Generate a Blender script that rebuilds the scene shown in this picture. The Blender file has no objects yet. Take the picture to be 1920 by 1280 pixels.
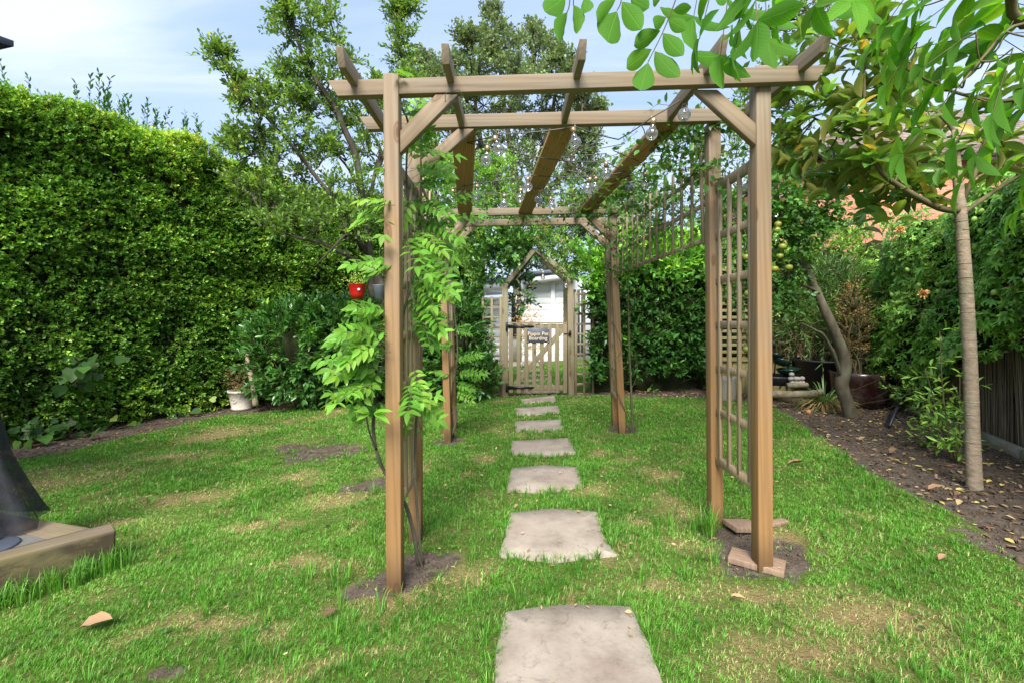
import bpy, bmesh, math, random
import numpy as np
from mathutils import Vector, Matrix

random.seed(7)
rng = np.random.default_rng(11)
sc = bpy.context.scene
COL = sc.collection
R = math.radians

# ------------------------------------------------------------------ camera, world, sun
F, HZ, H = 853.0, 600.0, 1.26          # focal length in photo pixels, horizon row, eye height
cam_d = bpy.data.cameras.new("camera")
cam = bpy.data.objects.new("camera", cam_d)
COL.objects.link(cam)
cam.location = (0, 0, H)
cam.rotation_euler = (R(90), 0, 0)
cam_d.sensor_width = 36
cam_d.lens = F / 1920 * 36
cam_d.shift_y = -40 / 1920
cam_d.clip_start = 0.05
cam_d.clip_end = 2000
sc.camera = cam

SUN_EL, SUN_AZ = 46.0, 187.0     # degrees; azimuth clockwise from +Y (north)
world = bpy.data.worlds.new("World")
sc.world = world
world.use_nodes = True
wn = world.node_tree
wn.nodes.clear()


class NT:
    def __init__(s, tree): s.t = tree
    def n(s, typ, ins=None, **kw):
        nd = s.t.nodes.new(typ)
        for k, v in kw.items(): setattr(nd, k, v)
        for k, v in (ins or {}).items():
            if isinstance(v, bpy.types.NodeSocket): s.t.links.new(v, nd.inputs[k])
            else: nd.inputs[k].default_value = v
        return nd
    def link(s, a, b): s.t.links.new(a, b)
    def ramp(s, fac, stops, interp='LINEAR'):
        nd = s.t.nodes.new('ShaderNodeValToRGB')
        cr = nd.color_ramp
        cr.interpolation = interp
        while len(cr.elements) < len(stops): cr.elements.new(0.5)
        for e, (p, c) in zip(cr.elements, stops):
            e.position = p
            e.color = (*c, 1) if isinstance(c, (tuple, list)) else (c, c, c, 1)
        s.t.links.new(fac, nd.inputs[0])
        return nd.outputs[0]
    def mix(s, fac, a, b, blend='MIX'):
        nd = s.t.nodes.new('ShaderNodeMix')
        nd.data_type = 'RGBA'
        nd.blend_type = blend
        for i, v in ((0, fac), (6, a), (7, b)):
            if isinstance(v, bpy.types.NodeSocket): s.t.links.new(v, nd.inputs[i])
            elif i == 0: nd.inputs[0].default_value = v
            else: nd.inputs[i].default_value = (*v, 1) if len(v) == 3 else v
        return nd.outputs[2]
    def math(s, op, a, b=0.0, clamp=False):
        nd = s.t.nodes.new('ShaderNodeMath')
        nd.operation = op
        nd.use_clamp = clamp
        for i, v in ((0, a), (1, b)):
            if isinstance(v, bpy.types.NodeSocket): s.t.links.new(v, nd.inputs[i])
            else: nd.inputs[i].default_value = v
        return nd.outputs[0]


w = NT(wn)
sky = w.n('ShaderNodeTexSky', sky_type='NISHITA', sun_disc=False, sun_elevation=R(SUN_EL), sun_rotation=R(SUN_AZ),
          air_density=1.0, dust_density=2.2, ozone_density=1.6)
tc = w.n('ShaderNodeTexCoord')
sep = w.n('ShaderNodeSeparateXYZ', {0: tc.outputs['Generated']})
zc = w.math('MAXIMUM', w.math('ADD', sep.outputs[2], 0.12), 0.05)
cx = w.math('DIVIDE', sep.outputs[0], zc)
cy = w.math('DIVIDE', sep.outputs[1], zc)
cv = w.n('ShaderNodeCombineXYZ', {0: w.math('MULTIPLY', cx, 0.55), 1: w.math('MULTIPLY', cy, 2.1), 2: 0.3})
n1 = w.n('ShaderNodeTexNoise', {'Vector': cv.outputs[0], 'Scale': 1.15, 'Detail': 9.0, 'Roughness': 0.52, 'Distortion': 0.35})
cl = w.ramp(n1.outputs[0], [(0.34, 0.10), (0.50, 0.30), (0.68, 0.85)])
CLOUD = (5.9, 6.5, 7.5, 1)
colr = w.mix(cl, w.mix(0.42, sky.outputs[0], (4.1, 6.0, 10.2, 1)), CLOUD)
bg = w.n('ShaderNodeBackground', {'Color': colr, 'Strength': 0.065})
wo = w.n('ShaderNodeOutputWorld', {0: bg.outputs[0]})

sun_d = bpy.data.lights.new("sun", 'SUN')
sun_d.energy = 2.9
sun_d.angle = R(30)
sun_d.color = (1.0, 0.955, 0.88)
sun = bpy.data.objects.new("sun", sun_d)
COL.objects.link(sun)
az = R(SUN_AZ)
sdir = Vector((math.sin(az) * math.cos(R(SUN_EL)), math.cos(az) * math.cos(R(SUN_EL)), math.sin(R(SUN_EL))))
sun.rotation_euler = sdir.to_track_quat('Z', 'Y').to_euler()
sun.location = sdir * 30

sc.view_settings.view_transform = 'Standard'
sc.view_settings.look = 'None'
sc.view_settings.exposure = 1.5
sc.view_settings.gamma = 1
sc.render.engine = 'CYCLES'
cy_ = sc.cycles
cy_.max_bounces = 10
cy_.diffuse_bounces = 6
cy_.glossy_bounces = 3
cy_.transmission_bounces = 6
cy_.transparent_max_bounces = 12
cy_.caustics_reflective = False
cy_.caustics_refractive = False
cy_.use_denoising = True
try:
    cy_.denoiser = 'OPENIMAGEDENOISE'
    cy_.denoising_prefilter = 'ACCURATE'
except Exception:
    pass

# ------------------------------------------------------------------ coordinates
def gz(x, y=0.0):
    """height of the ground: the garden climbs gently to the right"""
    x = np.asarray(x, float)
    return 0.04 * np.clip(x + 0.54, -3.2, 3.6)

def P(px, py, D):
    return Vector(((px - 960) / F * D, D, H - (py - HZ) / F * D))

def G(px, py):
    z = 0.0
    for _ in range(12):
        D = (H - z) * F / (py - HZ)
        z = float(gz((px - 960) / F * D))
    return Vector(((px - 960) / F * D, D, z))

def X(px, D): return (px - 960) / F * D
def Z(py, D): return H - (py - HZ) / F * D

def nz(p, s=1.0, seed=0.0):
    """cheap smooth pseudo noise in -1..1 for arrays of points"""
    p = np.asarray(p, float) * s
    a, b, c = p[..., 0] + seed * 1.7, p[..., 1] - seed * 2.3, p[..., 2] + seed * 0.9
    return (np.sin(a * 1.7 + 1.3 * np.sin(b * 1.1 + c)) + np.sin(b * 2.1 - 1.7 * np.sin(c * 1.3 + a * .7))
            + np.sin(c * 1.9 + 1.5 * np.sin(a * 1.5 - b))) / 3.0

def nz2(p, s=1.0, seed=0.0):
    return 0.6 * nz(p, s, seed) + 0.28 * nz(p, s * 2.3, seed + 3) + 0.12 * nz(p, s * 5.1, seed + 7)

def unit(v):
    return v / np.maximum(np.linalg.norm(v, axis=-1, keepdims=True), 1e-9)

def rdir(n, up=0.0):
    v = rng.normal(size=(n, 3))
    v[:, 2] += up
    return unit(v)

# ------------------------------------------------------------------ mesh builder
class MB:
    """collects vertices and faces of several sizes; build() links them as ONE mesh object"""
    def __init__(s): s.v, s.f, s.a, s.mi, s.n = [], [], [], [], 0
    def add(s, verts, faces, a=0.5, mi=0):
        verts = np.asarray(verts, float).reshape(-1, 3)
        faces = [np.asarray(x, int) for x in faces]
        s.v.append(verts)
        av = np.asarray(a, float)
        s.a.append(np.full(len(verts), float(av)) if av.ndim == 0 else av.reshape(-1))
        for fa in faces:
            s.f.append(fa + s.n)
            s.mi.append(np.full(len(fa), mi))
        s.n += len(verts)
    def bm(s, bm_, mi=0, a=0.5):
        bm_.verts.index_update()
        vs = np.array([v.co[:] for v in bm_.verts])
        by = {}
        for f in bm_.faces: by.setdefault(len(f.verts), []).append([v.index for v in f.verts])
        s.add(vs, [np.array(x) for x in by.values()], a, mi)
        bm_.free()
    def mesh(s, name, mats, smooth=False):
        me = bpy.data.meshes.new(name)
        V = np.concatenate(s.v)
        loops = np.concatenate([f.reshape(-1) for f in s.f])
        cnt = np.concatenate([np.full(len(f), f.shape[1]) for f in s.f])
        start = np.concatenate([[0], np.cumsum(cnt)[:-1]])
        me.vertices.add(len(V)); me.vertices.foreach_set('co', V.astype(np.float32).reshape(-1))
        me.loops.add(len(loops)); me.loops.foreach_set('vertex_index', loops.astype(np.int32))
        me.polygons.add(len(cnt))
        me.polygons.foreach_set('loop_start', start.astype(np.int32))
        me.polygons.foreach_set('loop_total', cnt.astype(np.int32))
        me.polygons.foreach_set('material_index', np.concatenate(s.mi).astype(np.int32))
        if smooth: me.polygons.foreach_set('use_smooth', np.ones(len(cnt), bool))
        at = me.attributes.new('v', 'FLOAT', 'POINT')
        at.data.foreach_set('value', np.concatenate(s.a).astype(np.float32))
        for m in (mats if isinstance(mats, (list, tuple)) else [mats]): me.materials.append(m)
        me.update(calc_edges=True)
        me.validate(verbose=False)
        return me
    def build(s, name, mats, parent=None, smooth=False, at=None):
        if not s.v: return None
        if at is not None:
            s.v = [q - np.asarray(at[:]) for q in s.v]
        me = s.mesh(name, mats, smooth)
        o = bpy.data.objects.new(name, me)
        COL.objects.link(o)
        if parent is not None:
            o.parent = parent
            if at is None: o.location = -Vector(root_loc(parent))
            else: o.location = Vector(at) - Vector(root_loc(parent))
        elif at is not None: o.location = at
        return o

def root_loc(o):
    l = Vector(o.location)
    while o.parent is not None:
        o = o.parent
        l = l + Vector(o.location)
    return l

def tag(o, label=None, cat=None, group=None, kind=None):
    if label: o['label'] = label
    if cat: o['category'] = cat
    if group: o['group'] = group
    if kind: o['kind'] = kind
    return o

def thing(name, loc, label, cat, group=None):
    o = bpy.data.objects.new(name, None)
    o.empty_display_size = 0.1
    COL.objects.link(o)
    o.location = loc
    return tag(o, label, cat, group)

def dup(root, loc, rotz=None, label=None, scale=None):
    r = root.copy(); COL.objects.link(r); r.location = loc
    if rotz is not None: r.rotation_euler = (r.rotation_euler[0], r.rotation_euler[1], rotz)
    if scale is not None: r.scale = scale
    if label: r['label'] = label
    for ch in list(root.children):
        c = ch.copy(); COL.objects.link(c); c.parent = r
        for g in list(ch.children):
            d = g.copy(); COL.objects.link(d); d.parent = c
    return r

def tube(mb, pts, r0, r1=None, sides=7, a=0.5, mi=0, cap=True, smooth_pts=True, wob=0.0):
    """a tapering tube along a smoothed polyline"""
    p = np.array([list(q) for q in pts], float)
    if smooth_pts and len(p) > 2:
        out = []
        for i in range(len(p) - 1):
            p0 = p[max(i - 1, 0)]; p1 = p[i]; p2 = p[i + 1]; p3 = p[min(i + 2, len(p) - 1)]
            for t in np.linspace(0, 1, 5)[:-1]:
                out.append(0.5 * (2 * p1 + (p2 - p0) * t + (2 * p0 - 5 * p1 + 4 * p2 - p3) * t * t + (3 * p1 - p0 - 3 * p2 + p3) * t ** 3))
        out.append(p[-1]); p = np.array(out)
    n = len(p)
    if r1 is None: r1 = r0
    rr = np.linspace(r0, r1, n) if np.ndim(r0) == 0 else np.interp(np.linspace(0, 1, n), np.linspace(0, 1, len(r0)), r0)
    if wob: rr = rr * (1 + wob * np.sin(np.arange(n) * 2.3) * .5 + rng.normal(size=n) * wob * .5)
    T = unit(np.gradient(p, axis=0))
    ref = np.array([0.3, 0.2, 1.0]) if abs(T[0][2]) < 0.8 else np.array([1.0, 0.1, 0.0])
    U = unit(np.cross(T, ref)); W_ = np.cross(T, U)
    th = np.linspace(0, 2 * np.pi, sides, endpoint=False)
    V = p[:, None] + rr[:, None, None] * (U[:, None] * np.cos(th)[None, :, None] + W_[:, None] * np.sin(th)[None, :, None])
    i = np.arange(n - 1)[:, None] * sides; j = np.arange(sides)[None]
    j2 = (j + 1) % sides
    q = np.stack([i + j, i + sides + j, i + sides + j2, i + j2], -1).reshape(-1, 4)
    fs = [q]
    if cap: fs.append(np.array([list(range(sides)), [(n - 1) * sides + k for k in reversed(range(sides))]]))
    mb.add(V.reshape(-1, 3), fs, a, mi)
    return p

def sticks(mb, A, B, r0, r1, a=0.5, mi=0):
    """many straight 3-sided tapered twigs at once"""
    A = np.asarray(A); B = np.asarray(B); n = len(A)
    if n == 0: return
    T = unit(B - A)
    U = unit(np.cross(T, np.array([0.31, 0.73, 0.6]))); W_ = np.cross(T, U)
    r0 = np.broadcast_to(r0, (n,)); r1 = np.broadcast_to(r1, (n,))
    V = []
    for c, r in ((A, r0), (B, r1)):
        for k in range(3):
            th = 2 * np.pi * k / 3
            V.append(c + r[:, None] * (U * math.cos(th) + W_ * math.sin(th)))
    V = np.stack(V, 1)
    b = np.arange(n)[:, None] * 6
    q = np.concatenate([b + np.array([[k, (k + 1) % 3, 3 + (k + 1) % 3, 3 + k]]) for k in range(3)])
    mb.add(V.reshape(-1, 3), [q], a, mi)

# leaf outlines: (along, side, up) with faces; the side is in leaf widths
T_RHOMB = (np.array([(0, 0, 0), (.45, .5, .06), (1, 0, -.06), (.45, -.5, .06)]), [np.array([(0, 2, 1), (0, 3, 2)])])
T_OVAL = (np.array([(0, 0, 0), (.3, .42, .05), (.68, .40, .04), (1, 0, -.10), (.68, -.40, .04), (.3, -.42, .05), (.5, 0, -.02)]),
          [np.array([(0, 6, 1), (1, 6, 2), (2, 6, 3), (3, 6, 4), (4, 6, 5), (5, 6, 0)])])
def big_template(k=6, fold=.10, curl=.18, shape=None, wave=.0):
    """a larger leaf with 2 x k strips, folded along the midrib and drooping to its tip"""
    t = np.linspace(0, 1, k + 1)
    wd = (np.sin(np.pi * t ** .8) ** .75) * .5 if shape is None else shape(t)
    wd[0] = .02; wd[-1] = 0.0
    v, f = [], []
    for i in range(k + 1):
        z = -curl * t[i] ** 2
        wv = wave * math.sin(i * 2.4)
        v += [(t[i], 0, z), (t[i], wd[i], z + fold * wd[i] * 2 + wv * wd[i]), (t[i], -wd[i], z + fold * wd[i] * 2 - wv * wd[i])]
    for i in range(k):
        b = 3 * i
        f += [(b, b + 3, b + 4, b + 1), (b, b + 2, b + 5, b + 3)]
    return (np.array(v, float), [np.array(f)])
T_BIG = big_template()
T_MAG = big_template(6, .14, .22, lambda t: np.sin(np.pi * t ** .95) ** .8 * .5)
T_WIS = big_template(4, .06, .20, lambda t: np.sin(np.pi * t ** .75) ** .9 * .5, .05)
T_WAL = big_template(8, .09, .20, lambda t: np.sin(np.pi * t ** .92) ** .85 * .5, .03)
_h = np.array([(0, 0, 0), (-.12, .28, .02), (.12, .52, 0), (.45, .46, .02), (.75, .24, 0), (1, 0, -.1),
               (.75, -.24, 0), (.45, -.46, .02), (.12, -.52, 0), (-.12, -.28, .02), (.4, 0, -.05)])
T_HEART = (_h, [np.array([(i, 10, i + 1) for i in range(9)] + [(9, 10, 0)])])

def leaves(mb, Pt, A, N, L, Wd, tmpl=T_RHOMB, a=0.5, mi=0):
    n = len(Pt)
    if n == 0: return
    A = unit(A); B = unit(np.cross(N, A)); Nn = np.cross(A, B)
    tv, tf = tmpl; m = len(tv)
    L = np.broadcast_to(L, (n,)); Wd = np.broadcast_to(Wd, (n,))
    V = (Pt[:, None] + (L[:, None] * tv[:, 0])[..., None] * A[:, None] + (Wd[:, None] * tv[:, 1])[..., None] * B[:, None]
         + (L[:, None] * tv[:, 2])[..., None] * Nn[:, None])
    off = (np.arange(n) * m)[:, None, None]
    fs = [(f[None] + off).reshape(-1, f.shape[1]) for f in tf]
    a = np.broadcast_to(a, (n,))
    mb.add(V.reshape(-1, 3), fs, np.repeat(a, m), mi)

def leaf_uv(o, tmpl):
    n = len(o.data.vertices); tv = tmpl[0]; k = n // len(tv)
    if k * len(tv) != n: return
    for nm, c in (('lu', 0), ('lw', 1)):
        at = o.data.attributes.new(nm, 'FLOAT', 'POINT'); at.data.foreach_set('value', np.tile(tv[:, c], k).astype(np.float32))

def twig_leaves(mb, B0, D0, LN, nl, ll, lw, tmpl=T_RHOMB, droop=.15, ang=.9, upn=.7, a=None, stem=None, stem_r=.002, mi=0, jit=.35, smi=0):
    """leafy twigs: B0 base, D0 direction, LN length, nl leaves each of length ll and width lw"""
    n = len(B0)
    if n == 0: return
    D0 = unit(D0)
    LN = np.broadcast_to(LN, (n,))
    t = np.linspace(.12, 1, nl)
    grav = np.array([0, 0, -1.0])
    pts = B0[:, None] + D0[:, None] * (LN[:, None] * t)[..., None] + grav * (droop * LN[:, None] * t ** 2)[..., None]
    s0 = unit(np.cross(D0, rdir(n))); s1 = np.cross(D0, s0)
    ph = np.arange(nl) * 2.4
    side = s0[:, None] * np.cos(ph)[None, :, None] + s1[:, None] * np.sin(ph)[None, :, None]
    an = ang * (1 - .45 * t)[None, :, None]
    A = D0[:, None] * np.cos(an) + side * np.sin(an) + rng.normal(size=(n, nl, 3)) * jit * .5
    N = np.array([0, 0, 1.0]) * upn + D0[:, None] * .3 + rng.normal(size=(n, nl, 3)) * jit
    LL = ll * rng.uniform(.65, 1.2, (n, nl))
    if a is None: a = rng.uniform(0, 1, n)
    av = np.clip(np.broadcast_to(a, (n,))[:, None] + rng.normal(size=(n, nl)) * .12, 0, 1)
    leaves(mb, pts.reshape(-1, 3), A.reshape(-1, 3), N.reshape(-1, 3), LL.reshape(-1), (LL * lw / ll).reshape(-1), tmpl, av.reshape(-1), mi)
    if stem is not None:
        e = pts[:, -1]; m = pts[:, nl // 2]
        sticks(stem, B0, m, stem_r, stem_r * .7, mi=smi); sticks(stem, m, e, stem_r * .7, stem_r * .3, mi=smi)

def pinnate(mb, stem, b, d, n_, length, npair, ll, lw, tmpl, droop=.3, a=.5, tip=True, stem_r=.0015, jit=.12, mi=0, smi=0):
    """one compound leaf: leaflets in pairs on a rachis"""
    b = np.array(b[:], float); d = unit(np.array(d[:], float)); n_ = np.array(n_[:], float)
    s = unit(np.cross(n_, d)); n_ = np.cross(d, s)
    t = np.linspace(.28, .97, npair)
    pt = b + d * (length * t)[:, None] + np.array([0, 0, -1.0]) * (droop * length * t ** 2)[:, None]
    tan = unit(d + np.array([0, 0, -1.0]) * (2 * droop * t)[:, None])
    Ps, As, Ns, Ls = [], [], [], []
    for sg in (-1, 1):
        Ps.append(pt); As.append(unit(tan * .5 + s * sg + rng.normal(size=(npair, 3)) * jit))
        Ns.append(n_ + rng.normal(size=(npair, 3)) * jit * 1.4)
        Ls.append(ll * (1 - .35 * np.abs(t - .55)) * rng.uniform(.85, 1.1, npair))
    if tip:
        Ps.append(pt[-1:]); As.append(tan[-1:]); Ns.append(n_[None]); Ls.append(np.array([ll]))
    L_ = np.concatenate(Ls)
    leaves(mb, np.concatenate(Ps), np.concatenate(As), np.concatenate(Ns), L_, L_ * lw / ll, tmpl, np.clip(a + rng.normal(size=len(L_)) * .08, 0, 1), mi)
    q = np.concatenate([b[None], pt])
    sticks(stem, q[:-1], q[1:], stem_r, stem_r * .8, mi=smi)

def box_bm(sx, sy, sz, bev=.003, seg=1):
    b = bmesh.new()
    bmesh.ops.create_cube(b, size=1)
    bmesh.ops.scale(b, vec=(sx, sy, sz), verts=b.verts)
    if bev: bmesh.ops.bevel(b, geom=b.edges[:], offset=bev, segments=seg, affect='EDGES', profile=.6)
    return b

def boxto(mb, lo, hi, bev=.002, mi=0, mat4=None):
    b = box_bm(hi[0] - lo[0], hi[1] - lo[1], hi[2] - lo[2], bev)
    bmesh.ops.translate(b, vec=((hi[0] + lo[0]) / 2, (hi[1] + lo[1]) / 2, (hi[2] + lo[2]) / 2), verts=b.verts)
    if mat4 is not None: bmesh.ops.transform(b, matrix=mat4, verts=b.verts)
    mb.bm(b, mi)

def bar(mb, p0, p1, w_, d_, side=(1, 0, 0), bev=.002, mi=0):
    """a squared bar from p0 to p1, w_ wide along side"""
    p0, p1 = Vector(p0), Vector(p1)
    z = (p1 - p0).normalized(); x = Vector(side); x = (x - z * x.dot(z)).normalized(); y = z.cross(x)
    b = box_bm(w_, d_, (p1 - p0).length, bev)
    M_ = Matrix((x, y, z)).transposed().to_4x4(); M_.translation = (p0 + p1) / 2
    bmesh.ops.transform(b, matrix=M_, verts=b.verts)
    mb.bm(b, mi)

def member(name, p0, p1, w_, d_, mat, parent, side=(1, 0, 0), cut0=0.0, cut1=0.0, bev=.003, label=None):
    """a timber of its own: local z runs along the timber so that the grain does too; cut0/cut1 slope the ends along local y"""
    p0, p1 = Vector(p0), Vector(p1)
    L_ = (p1 - p0).length
    z = (p1 - p0).normalized(); x = Vector(side); x = (x - z * x.dot(z)).normalized(); y = z.cross(x)
    b = bmesh.new()
    bmesh.ops.create_cube(b, size=1)
    bmesh.ops.scale(b, vec=(w_, d_, L_), verts=b.verts)
    for v in b.verts:
        s = v.co.y / d_ + .5
        if v.co.z < 0: v.co.z += cut0 * s
        else: v.co.z -= cut1 * s
    bmesh.ops.bevel(b, geom=b.edges[:], offset=bev, segments=2, affect='EDGES', profile=.6)
    m = MB(); m.bm(b)
    me = m.mesh(name, mat)
    o = bpy.data.objects.new(name, me); COL.objects.link(o)
    M_ = Matrix((x, y, z)).transposed().to_4x4(); M_.translation = (p0 + p1) / 2
    if parent is not None:
        o.parent = parent
        M_.translation = M_.translation - root_loc(parent)
    o.matrix_basis = M_
    if label: o['label'] = label
    return o

def lathe(mb, prof, sides=32, c=(0, 0, 0), mi=0, tilt=None):
    """surface of revolution of (radius, height) pairs"""
    th = np.linspace(0, 2 * np.pi, sides, endpoint=False)
    V = np.array([[(r * math.cos(t), r * math.sin(t), z) for t in th] for r, z in prof], float)
    n = len(prof)
    i = np.arange(n - 1)[:, None] * sides; j = np.arange(sides)[None]; j2 = (j + 1) % sides
    q = np.stack([i + j, i + j2, i + sides + j2, i + sides + j], -1).reshape(-1, 4)
    V = V.reshape(-1, 3)
    if tilt is not None: V = V @ np.array(tilt.to_3x3().transposed())
    mb.add(V + np.array(c[:]), [q], .5, mi)

# ------------------------------------------------------------------ materials
def new_mat(name):
    m = bpy.data.materials.new(name); m.use_nodes = True
    m.node_tree.nodes.clear()
    t = NT(m.node_tree)
    out = t.n('ShaderNodeOutputMaterial')
    return m, t, out

def plain(name, col, rough=.6, metal=0.0, noise=.12, scale=12.0, bump=.0, spec=.5, dirt=None, dscale=5.0, coat=0.0):
    m, t, out = new_mat(name)
    tc = t.n('ShaderNodeTexCoord')
    nn = t.n('ShaderNodeTexNoise', {'Vector': tc.outputs['Object'], 'Scale': scale, 'Detail': 6.0, 'Roughness': .6})
    c = t.mix(nn.outputs[0], tuple(x * (1 - noise) for x in col), tuple(min(1, x * (1 + noise)) for x in col))
    if dirt:
        n2 = t.n('ShaderNodeTexNoise', {'Vector': tc.outputs['Object'], 'Scale': dscale, 'Detail': 8.0, 'Roughness': .7})
        c = t.mix(t.ramp(n2.outputs[0], [(.46, 0.0), (.66, .75)]), c, dirt)
    b = t.n('ShaderNodeBsdfPrincipled', {'Base Color': c, 'Roughness': rough, 'Metallic': metal, 'Specular IOR Level': spec, 'Coat Weight': coat})
    if bump:
        bp = t.n('ShaderNodeBump', {'Strength': bump, 'Distance': .01, 'Height': nn.outputs[0]})
        t.link(bp.outputs[0], b.inputs['Normal'])
    t.link(b.outputs[0], out.inputs[0])
    return m

def leaf_mat(name, stops, rough=.42, trans=.35, under=None, spec=.4, tcol=None, nscale=1.3, var=.35, coat=0.0, veins=False, rim=None):
    m, t, out = new_mat(name)
    at = t.n('ShaderNodeAttribute', attribute_name='v')
    c = t.ramp(at.outputs['Fac'], stops)
    geo = t.n('ShaderNodeNewGeometry')
    nn = t.n('ShaderNodeTexNoise', {'Vector': geo.outputs['Position'], 'Scale': nscale, 'Detail': 3.0})
    val = t.math('ADD', t.math('MULTIPLY', nn.outputs[0], var * 2), 1 - var)
    isl = t.math('ADD', t.math('MULTIPLY', geo.outputs['Random Per Island'], .5), .75)
    hsv = t.n('ShaderNodeHueSaturation', {'Value': t.math('MULTIPLY', val, isl), 'Saturation': 1.0, 'Color': c,
              'Hue': t.math('ADD', t.math('MULTIPLY', geo.outputs['Random Per Island'], .022), .489)})
    c = hsv.outputs[0]
    if under is not None: cc = t.mix(geo.outputs['Backfacing'], c, under)
    else: cc = c
    b = t.n('ShaderNodeBsdfPrincipled', {'Base Color': cc, 'Roughness': rough, 'Specular IOR Level': spec, 'Coat Weight': coat, 'Coat Roughness': .25})
    if veins:
        lu = t.n('ShaderNodeAttribute', attribute_name='lu').outputs['Fac']; lw = t.n('ShaderNodeAttribute', attribute_name='lw').outputs['Fac']
        al = t.math('ABSOLUTE', lw)
        ph = t.math('SUBTRACT', t.math('MULTIPLY', lu, float(veins)), t.math('MULTIPLY', al, float(veins) * .42))
        ws_ = t.math('ABSOLUTE', t.math('SUBTRACT', t.math('FRACT', ph), .5))
        side_v = t.ramp(ws_, [(0.0, .55), (.11, 0.0)])
        mid_v = t.ramp(al, [(0.0, .9), (.035, 0.0)])
        vv = t.math('MAXIMUM', side_v, mid_v)
        c = t.mix(vv, c, t.mix(1.0, c, (1.9, 1.6, 1.9), 'MULTIPLY'))
        cc = t.mix(t.math('MULTIPLY', vv, .6), cc, t.mix(1.0, cc, (1.8, 1.5, 1.6), 'MULTIPLY'))
        b.inputs['Base Color'].default_value = (0, 0, 0, 1); t.link(cc, b.inputs['Base Color'])
        bp = t.n('ShaderNodeBump', {'Strength': .6, 'Distance': .002, 'Height': vv}); t.link(bp.outputs[0], b.inputs['Normal'])
    tcx = t.mix(1.0, c, tcol or (1.5, 1.35, .55), 'MULTIPLY')
    tr = t.n('ShaderNodeBsdfTranslucent', {'Color': tcx})
    mx = t.n('ShaderNodeMixShader', {0: trans, 1: b.outputs[0], 2: tr.outputs[0]})
    t.link(mx.outputs[0], out.inputs[0])
    return m

def bark_mat(name, c0, c1, scale=9.0, zs=.35, bump=.5):
    m, t, out = new_mat(name)
    geo = t.n('ShaderNodeNewGeometry')
    mp = t.n('ShaderNodeMapping', {'Vector': geo.outputs['Position'], 'Scale': (1, 1, zs)})
    nn = t.n('ShaderNodeTexNoise', {'Vector': mp.outputs[0], 'Scale': scale, 'Detail': 8.0, 'Roughness': .7})
    n2 = t.n('ShaderNodeTexNoise', {'Vector': geo.outputs['Position'], 'Scale': 5.0, 'Detail': 3.0})
    c = t.ramp(nn.outputs[0], [(.3, c0), (.68, c1)])
    c = t.mix(t.ramp(n2.outputs[0], [(.5, 0.0), (.7, .45)]), c, (.16, .19, .11))
    b = t.n('ShaderNodeBsdfPrincipled', {'Base Color': c, 'Roughness': .85, 'Specular IOR Level': .2})
    bp = t.n('ShaderNodeBump', {'Strength': bump, 'Distance': .02, 'Height': nn.outputs[0]})
    t.link(bp.outputs[0], b.inputs['Normal'])
    t.link(b.outputs[0], out.inputs[0])
    return m

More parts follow.
